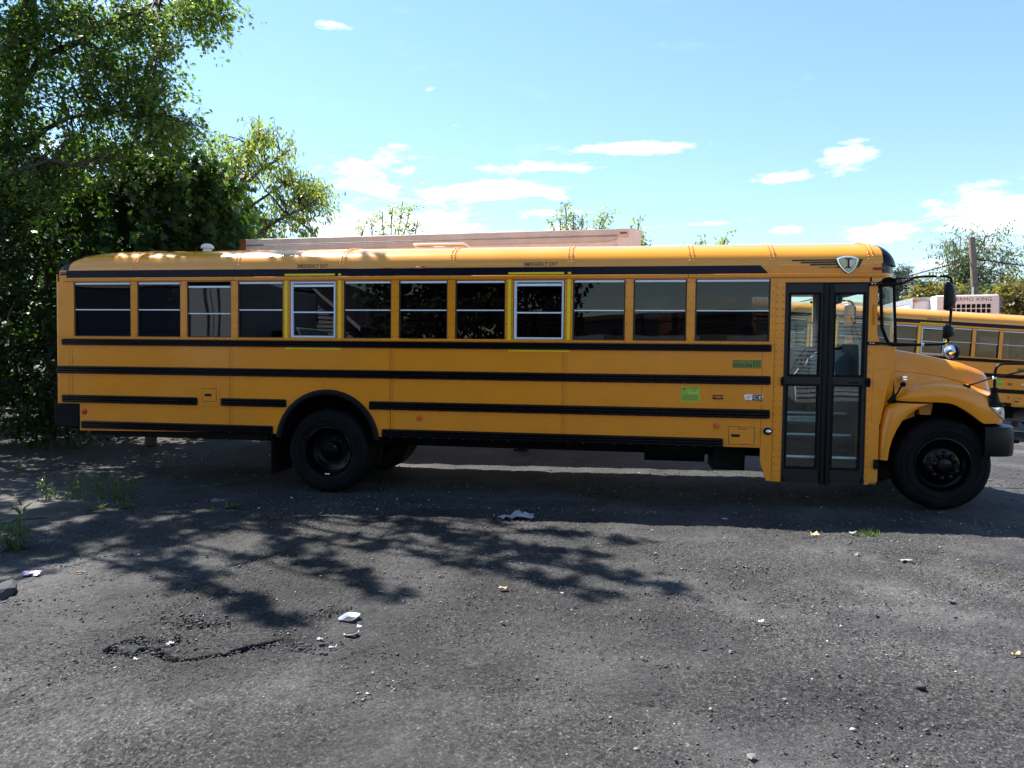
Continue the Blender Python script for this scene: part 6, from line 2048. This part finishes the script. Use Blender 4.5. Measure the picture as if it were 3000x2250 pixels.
# tips of saplings showing over the trailer
def saplings(label, spots, d, seed):
    global nleaf
    rg = np.random.default_rng(seed)
    xs = [s[0] for s in spots]
    base = W3(sum(xs) / len(xs), 1100, d); base[2] = 0
    stems, C = [], []
    for fx, fy, sx in spots:
        top = W3(fx, fy, d + rg.normal(0, .4)); low = base + np.array((rg.normal(0, .3), rg.normal(0, .3), 1.5))
        stems.append((wander(low, top, 6, rg, .03), .035))
        for k in np.linspace(.0, 1, 9):
            C += [top * (1 - k * .45) + low * k * .45 + rg.normal(0, sx * (.25 + .5 * k), 3)]
    t, n = tree('sapling', label, tuple(base), ([tuple(base), tuple(base + np.array((0, 0, .8))), tuple(base + np.array((0, 0, 1.8)))], .09), stems, C, 'lance', .10, M['leaf_c'], M['bark'], seed + 1, per=58, spread=.24, droop=.1, group='saplings behind the beige trailer')
    nleaf += n


saplings('bushy sapling tip showing above the left half of the trailer', [(1085, 640, .3), (1120, 620, .3), (1150, 610, .3), (1180, 590, .3), (1200, 625, .3), (1225, 645, .3), (1060, 665, .25)], 18.5, 61)
saplings('upright sapling tips showing above the right half of the trailer', [(1615, 650, .2), (1655, 595, .22), (1680, 625, .22), (1705, 630, .22), (1640, 640, .2), (1765, 635, .22), (1780, 625, .2)], 18.0, 63)
saplings('wispy sapling tips at the front corner of the trailer', [(1850, 660, .14), (1872, 655, .14), (1885, 690, .14), (1880, 720, .14)], 17.2, 65)
saplings('tiny sapling tips peeping over the bus roof', [(2052, 708, .10), (2110, 712, .10), (2122, 700, .12)], 17.6, 67)


# trees in the right background
def right_trees():
    global nleaf
    rg = np.random.default_rng(71)
    # feathery poplar behind the pole
    d = 58
    base = W3(2805, 900, d); base[2] = -1
    limbs = []; C = []
    stems = [(2770, 720), (2790, 700), (2815, 690), (2840, 720), (2870, 690), (2895, 680), (2920, 720), (2945, 760), (2790, 760), (2930, 800)]
    for fx, fy in stems:
        top = W3(fx, fy, d + rg.normal(0, 1.5)); low = W3(2805 + (fx - 2830) * .12, 860, d)
        limbs.append((wander(low, top, 7, rg, .04), .075))
        for k in np.linspace(.0, .75, 16):
            C.append(top * (1 - k) + low * k + rg.normal(0, .75 - .3 * k, 3) * np.array((1, 1, .6)))
    C += list(ell(rg, W3(2905, 800, d), (2.2, 1.6, 2.2), 60, .4))
    t, n = tree('poplar_tree', 'feathery green tree with many upright stems behind the pole', tuple(base), ([tuple(base), tuple(W3(2806, 880, d)), tuple(W3(2810, 820, d))], .35), limbs, C, 'lance', .24, M['leaf_d'], M['bark_grey'], 72, per=30, spread=.95, twig=.03, group='background trees on the right')
    nleaf += n
    # dark pines behind the windshield
    for k, (fx, fy, d, w) in enumerate([(2630, 800, 52, 2.3), (2588, 830, 55, 2.0), (2690, 835, 57, 1.3), (2725, 842, 60, 1.2)]):
        b = W3(fx, 940, d); b[2] = -.5
        top = W3(fx, fy, d)
        C = []
        for q in np.linspace(0.0, 1, 11):
            rr = w * (.25 + .75 * q) * rg.uniform(.75, 1.1)
            for a in rg.uniform(0, 6.28, 7): C.append(top + np.array((math.cos(a) * rr * rg.uniform(.5, 1), math.sin(a) * rr * rg.uniform(.5, 1), -(top[2] - b[2] - 1.2) * q * .8 + rg.normal(0, .15))))
        lab = ['broad dark pine showing beside the windshield', 'second pine hidden behind the windshield frame', 'smaller pine right of the broad pine', 'small pine half hidden by the door mirror'][k]
        t, n = tree('pine_tree', lab, tuple(b), ([tuple(b), tuple((b + top) / 2), tuple(top)], .22), [], C, 'needle', .26, M['leaf_pine'], M['bark_grey'], 80 + k, per=100, spread=.6, droop=0, twig=.03, group='background trees on the right', flat=.3)
        nleaf += n
    # yellowing bushes
    for k, (fx, fy, d, w, h, n_) in enumerate([(2982, 888, 27, .85, .95, 46), (2745, 872, 42, 1.3, .8, 40), (2800, 876, 44, 1.2, .7, 34), (2840, 868, 46, 1.2, .8, 34)]):
        c = W3(fx, fy, d); b = np.array((c[0], c[1], -.6))
        C = ell(rg, c, (w, w, h), n_, .4)
        lab = ['yellowing bushy tree at the right edge behind the second bus', 'yellow green bush beside the pines', 'yellow green bush in front of the feathery tree', 'green bush at the foot of the pole'][k]
        t, n = tree('bush', lab, tuple(b), ([tuple(b), tuple((b + c) / 2), tuple(c)], .10), [], C, 'oval', .13 if k == 0 else .2, M['leaf_autumn'] if k < 3 else M['leaf_d'], M['bark'], 90 + k, per=44, spread=.34 if k == 0 else .5, twig=.015, group='yellowing bushes on the right', cat='bush')
        nleaf += n


right_trees()
# trees across the lot, reflected in the windows
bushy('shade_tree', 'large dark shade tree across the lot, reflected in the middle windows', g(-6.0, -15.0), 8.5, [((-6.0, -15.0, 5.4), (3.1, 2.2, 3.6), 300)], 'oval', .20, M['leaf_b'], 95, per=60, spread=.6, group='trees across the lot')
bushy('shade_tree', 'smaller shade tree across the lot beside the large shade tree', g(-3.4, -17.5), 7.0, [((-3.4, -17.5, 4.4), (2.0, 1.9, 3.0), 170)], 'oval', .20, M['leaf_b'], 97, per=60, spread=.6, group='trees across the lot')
print('leaves', nleaf)

# ================================================================== weeds, grass, litter, stones
def weed(name, label, x, y, h, n_stem, seed, group, rosette=False, m=None):
    rg = np.random.default_rng(seed)
    z = float(ground_z(x, y)) - .03
    t = empty(name, (x, y, z)); tag(t, label, 'weed', group)
    mb = MB(); P, D = [], []
    for k in range(n_stem):
        a = rg.uniform(0, 6.28); lean = rg.uniform(.03, .28)
        hh = h * rg.uniform(.6, 1.1)
        b = np.array((rg.normal(0, .025 * n_stem ** .5), rg.normal(0, .025 * n_stem ** .5), 0))
        tip = b + np.array((math.cos(a) * lean * hh, math.sin(a) * lean * hh, hh))
        pts = [b, (b + tip) / 2 + rg.normal(0, .012, 3), tip]
        mb.tube([tuple(p) for p in pts], [.004, .003, .0015], 4, cap=False)
        nl = int(hh / .017)
        for q in range(nl):
            u = q / nl if not rosette else (q / nl) ** 1.6
            P.append(b + (tip - b) * (u * .98 + .02)); aa = q * 2.4; D.append((math.cos(aa), math.sin(aa), 0))
    mb.build('stem', M['weed'], t)
    me = leaves_mesh('leaves', np.array(P), .055 if not rosette else .10, 'lance', rg, droop=-.45, flat=.75, dirs=np.array(D))
    put('leaves', me, t, m or M['weed'])
    return t


WG = 'thin weeds in the dirt under the bus rear'
for k, (x, y, h, n) in enumerate([(-6.813, -.80, .30, 5), (-6.878, -.60, .16, 3), (-6.618, -.62, .28, 4), (-6.56, -.30, .36, 5), (-6.669, -.49, .22, 3), (-6.342, -.65, .26, 5), (-6.249, -.53, .30, 4), (-6.10, -.45, .24, 4), (-5.994, -.70, .22, 4), (-5.987, -.59, .26, 3), (-6.067, -.25, .24, 4), (-6.40, -.20, .26, 4)]):
    weed('weed_plant', 'thin green weed among others in the shaded dirt below the bus rear', x, y, h, n, 200 + k, WG)
weed('weed_plant', 'leafy sunlit weed at the left edge of the lot', -5.30, -2.85, .42, 7, 230, 'single weeds', True)
weed('weed_plant', 'small weed farther back at the left under the trees', -8.64, .74, .28, 4, 231, 'single weeds')
weed('weed_plant', 'small bright weed beside the fallen leaf behind the rear wheel', -4.30, -.96, .11, 4, 232, 'single weeds', True)
weed('weed_plant', 'tiny weed on the gravel in front of the fallen leaf', -4.404, -1.244, .08, 3, 233, 'single weeds', True)
weed('weed_plant', 'low weed on the broken edge of the asphalt', -5.55, -1.11, .10, 6, 234, 'single weeds', True)
weed('weed_plant', 'flat weed growing at the left foot of the asphalt edge', -5.80, -1.16, .10, 5, 235, 'single weeds', True)


def grass_tuft(label, x, y, r, h, n, seed):
    rg = np.random.default_rng(seed)
    P = np.stack([x + rg.normal(0, r, n), y + rg.normal(0, r * .7, n), np.full(n, float(ground_z(x, y)))], -1)
    o = put('grass_tuft', leaves_mesh('grass_tuft', P - np.array((x, y, 0)), h, 'needle', rg, droop=-1.0, flat=.3), None, M['weed'], loc=(x, y, 0))
    tag(o, label, 'grass', 'tufts of grass in front of the bus')
    o['kind'] = 'stuff'


grass_tuft('bright green grass tuft at the edge of the bus shadow', 2.366, -1.162, .07, .055, 100, 301)
grass_tuft('thin grass tuft just right of the bright one', 2.58, -1.33, .06, .035, 34, 302)
grass_tuft('faint grass tuft out on the sunny gravel at the right', 2.90, -2.36, .05, .035, 24, 303)
grass_tuft('sparse small grass tuft next to the faint one', 2.80, -2.33, .04, .03, 14, 304)


def rock(name, label, x, y, r, m, seed, cat='stone', group='stones lying on the lot'):
    rg = np.random.default_rng(seed)
    bm = bmesh.new(); bmesh.ops.create_icosphere(bm, subdivisions=2, radius=1.0)
    for v in bm.verts:
        n = mnoise.noise(v.co * 1.3 + Vector((seed, 0, 0))) * .5
        v.co = Vector((v.co.x * 1.25, v.co.y * .9, v.co.z * .6)) * (1 + n) * r
    me = bpy.data.meshes.new(name); bm.to_mesh(me); bm.free()
    o = put(name, me, None, m, loc=(x, y, float(ground_z(x, y)) + r * .35)); o.rotation_euler = (rg.normal(0, .2), rg.normal(0, .2), rg.uniform(0, 6))
    tag(o, label, cat, group)


rock('stone', 'brown stone right of the crushed can', -4.133, -3.419, .027, M['stone_brown'], 1)
rock('stone', 'pale angular stone at the bottom edge of the picture', .567, -5.279, .019, M['stone'], 2)
rock('stone', 'pale stone lying below the grass tuft', 2.012, -1.967, .031, M['stone'], 3)
rock('stone', 'small tan stone in the lower middle of the lot', .824, -4.728, .010, M['stone'], 4)
rock('stone', 'light grey stone on the right side of the lot', 2.279, -3.088, .020, M['stone'], 5)
rock('asphalt_lump', 'dark lump of asphalt in the lower right', 1.527, -4.499, .026, M['stone_dark'], 6)
rock('stone', 'small pale stone in the centre right of the lot', .647, -4.181, .012, M['stone'], 7)
rock('asphalt_lump', 'dark lump of asphalt at the left edge of the lot', -4.29, -3.966, .085, M['stone_dark'], 8)
rock('stone', 'small pale stone at the tip of the tree shadow', .33, -1.33, .018, M['stone'], 9)
rock('stone', 'tan stone in the sun right of the tree shadow', .326, -2.145, .016, M['stone'], 10)


def sheet(name, label, x, y, w, d, m, seed, cat, group, hgt=.02, n=7, rz=0.0, outline=None):
    """crumpled flat piece"""
    rg = np.random.default_rng(seed)
    mb = MB(); vs = []
    for i in range(n):
        for j in range(n):
            u, v = i / (n - 1) - .5, j / (n - 1) - .5
            k = 1.0 + rg.normal(0, .10) * (abs(u) > .4 or abs(v) > .4)
            vs.append((u * w * k, v * d * k, abs(rg.normal(0, hgt)) + .006))
    mb.add(vs, [(i * n + j, (i + 1) * n + j, (i + 1) * n + j + 1, i * n + j + 1) for i in range(n - 1) for j in range(n - 1)])
    o = mb.build(name, m, None, smooth=50, loc=(x, y, float(ground_z(x, y)) + .002))
    o.rotation_euler[2] = rz
    s = o.modifiers.new('solid', 'SOLIDIFY'); s.thickness = .0015
    tag(o, label, cat, group)
    return o


LG_ = 'litter on the lot'
sheet('paper_sheet', 'crumpled white paper at the edge of the bus shadow', -1.05, -.96, .36, .16, M['paper'], 401, 'paper', LG_, .022, 8, .3)
sheet('paper_scrap', 'white paper scrap beside the bright grass tuft', 2.227, -1.17, 0.086, 0.047, M['paper'], 402, 'paper', LG_, .012, 5, .2)
sheet('paper_scrap', 'flat white paper scrap on the sunny gravel at the right', 2.372, -2.065, 0.101, 0.039, M['paper'], 403, 'paper', LG_, .006, 5, .1)
sheet('paper_scrap', 'small white scrap in the middle right of the lot', .913, -3.686, 0.043, 0.023, M['paper'], 404, 'paper', LG_, .006, 5)
sheet('paper_scrap', 'cream scrap in the sun in the middle of the lot', -.818, -3.287, 0.066, 0.035, M['dryleaf'], 405, 'paper', LG_, .01, 5, .2)
sheet('paper_scrap', 'small cream scrap below the tree shadow, left of the middle', -1.665, -3.492, 0.039, 0.023, M['dryleaf'], 406, 'paper', LG_, .008, 5)
sheet('paper_scrap', 'tiny white scrap right of the cream scrap', -.383, -3.326, 0.027, 0.016, M['paper'], 407, 'paper', LG_, .006, 4)
sheet('paper_scrap', 'cream scrap left of the plastic curl', -1.737, -4.386, 0.043, 0.023, M['paper'], 408, 'paper', LG_, .008, 5)
sheet('paper_scrap', 'pale scrap just below the cream one by the crack end', -1.616, -4.485, 0.047, 0.020, M['paper'], 409, 'paper', LG_, .007, 5, .3)
sheet('dry_leaf', 'tan dry leaf at the right edge of the lot', 2.224, -4.006, 0.070, 0.023, M['dryleaf'], 410, 'leaf', LG_, .012, 5, .3)
sheet('dry_leaf', 'dry brown leaf left of the grass tuft', 1.847, -1.289, 0.078, 0.047, M['dryleaf'], 411, 'leaf', LG_, .016, 5, .1)
sheet('dry_leaf', 'large pale dry leaf in the shade behind the rear wheel', -4.644, -.647, 0.156, 0.101, M['stone'], 412, 'leaf', LG_, .014, 6, .5)
sheet('paper_scrap', 'white scrap inside the cracked patch', -2.573, -4.581, 0.039, 0.023, M['paper'], 413, 'paper', LG_, .01, 5, .7)
sheet('paper_scrap', 'white scrap just below the main crack', -2.63, -4.80, 0.027, 0.020, M['paper'], 414, 'paper', LG_, .008, 4)
sheet('paper_scrap', 'oval white scrap in the bus shadow', 1.095, -.702, 0.066, 0.039, M['paper'], 415, 'paper', LG_, .006, 5)


def container():
    x, y = -1.68, -4.06
    t = empty('food_container', (x, y, .006), (R(4), R(-3), R(-14))); tag(t, 'empty translucent white plastic food tub lying left of the middle', 'container', LG_)
    mb = MB(); ring = []
    def rr(w, d, z, r=.3):
        out = []
        for a in np.linspace(0, 2 * math.pi, 24, endpoint=False):
            c, s = math.cos(a), math.sin(a)
            out.append((w * math.copysign(abs(c) ** .45, c), d * math.copysign(abs(s) ** .45, s), z))
        return out
    rings = [rr(.037, .037, .004), rr(.042, .042, .007), rr(.050, .051, .028), rr(.057, .058, .031), rr(.058, .059, .029)]
    vs = sum(rings, [])
    fs = [(k * 24 + i, k * 24 + (i + 1) % 24, (k + 1) * 24 + (i + 1) % 24, (k + 1) * 24 + i) for k in range(4) for i in range(24)] + [tuple(range(24))]
    mb.add(vs, fs); b = mb.build('tub', M['plastic_white'], t, smooth=50)
    s = b.modifiers.new('solid', 'SOLIDIFY'); s.thickness = .0015
    mb = MB(); mb.tube([(.01, -.02, .012), (.03, -.01, .014)], .005, 6); mb.build('residue', M['stone_dark'], t)
    mb = MB(); ring = [(-1.586 + .022 * math.cos(a), -4.156 + .018 * math.sin(a), .012 + .004 * math.sin(3 * a)) for a in np.linspace(0, 6.28, 14, endpoint=False)]
    mb.add(ring + [(-1.586, -4.156, .022)], [(i, (i + 1) % 14, 14) for i in range(14)]); o = mb.build('plastic_disc', M['plastic_white']); tag(o, 'small round white plastic piece touching the food tub', 'plastic piece', LG_)
    mb = MB(); vs = []
    for i, a in enumerate(np.linspace(.3, 3.3, 10)):
        w = .012 + .016 * math.sin(i / 9 * math.pi)
        for dz, rr_ in ((.006, .034), (.014 + .02 * i / 9, .034 + w)): vs.append((-1.585 - rr_ * math.cos(a), -4.30 - rr_ * math.sin(a) * .9 + .03, dz))
    mb.add(vs, [(2 * i, 2 * i + 1, 2 * i + 3, 2 * i + 2) for i in range(9)]); o = mb.build('plastic_curl', M['plastic_white']); so = o.modifiers.new('solid', 'SOLIDIFY'); so.thickness = .002
    tag(o, 'curled white plastic shard below the food tub', 'plastic piece', LG_)


container()


def crushed_can():
    rg = np.random.default_rng(9)
    mb = MB(); vs = []; n = 14
    for k, u in enumerate(np.linspace(-1, 1, 9)):
        for i in range(n):
            a = 2 * math.pi * i / n
            r = .034 * (1 + .22 * math.sin(5 * u + 3 * a) + rg.normal(0, .07)) * (.85 if abs(u) > .9 else 1)
            vs.append((u * .065, r * 1.25 * math.cos(a), .020 + r * .52 * math.sin(a)))
    mb.add(vs, [(k * n + i, k * n + (i + 1) % n, (k + 1) * n + (i + 1) % n, (k + 1) * n + i) for k in range(8) for i in range(n)] + [tuple(range(n)), tuple(range(8 * n, 9 * n))])
    o = mb.build('crushed_can', M['can'], None, smooth=40, loc=(-4.46, -3.52, .004)); o.rotation_euler[2] = .15
    tag(o, 'crushed shiny pink and silver drink can near the left edge', 'can', LG_)


crushed_can()


def boards():
    for k, (a, b, lab) in enumerate([((-13.4, 4.9, .62), (-11.2, 5.6, .60), 'weathered pale board lying under the trees, the farther of two'), ((-11.6, 4.0, .22), (-9.4, 3.9, .40), 'weathered pale board slanting under the trees, the nearer of two')]):
        a, b = Vector(a), Vector(b); d = (b - a); L = d.length
        mb = MB(); mb.box(0, L, -.05, .05, -.018, .018)
        o = mb.build('plank', M['plank'], None, bevel=.004, loc=a); o.rotation_euler = d.to_track_quat('X', 'Z').to_euler()
        tag(o, lab, 'plank', 'boards under the trees')
    mb = MB(); mb.tube([(-6.15, -1.95, .015), (-6.02, -1.88, .03), (-5.88, -1.80, .022)], [.012, .014, .009], 6); o = mb.build('stick', M['bark']); tag(o, 'short dead stick near the leafy weed at left', 'stick', LG_)


boards()
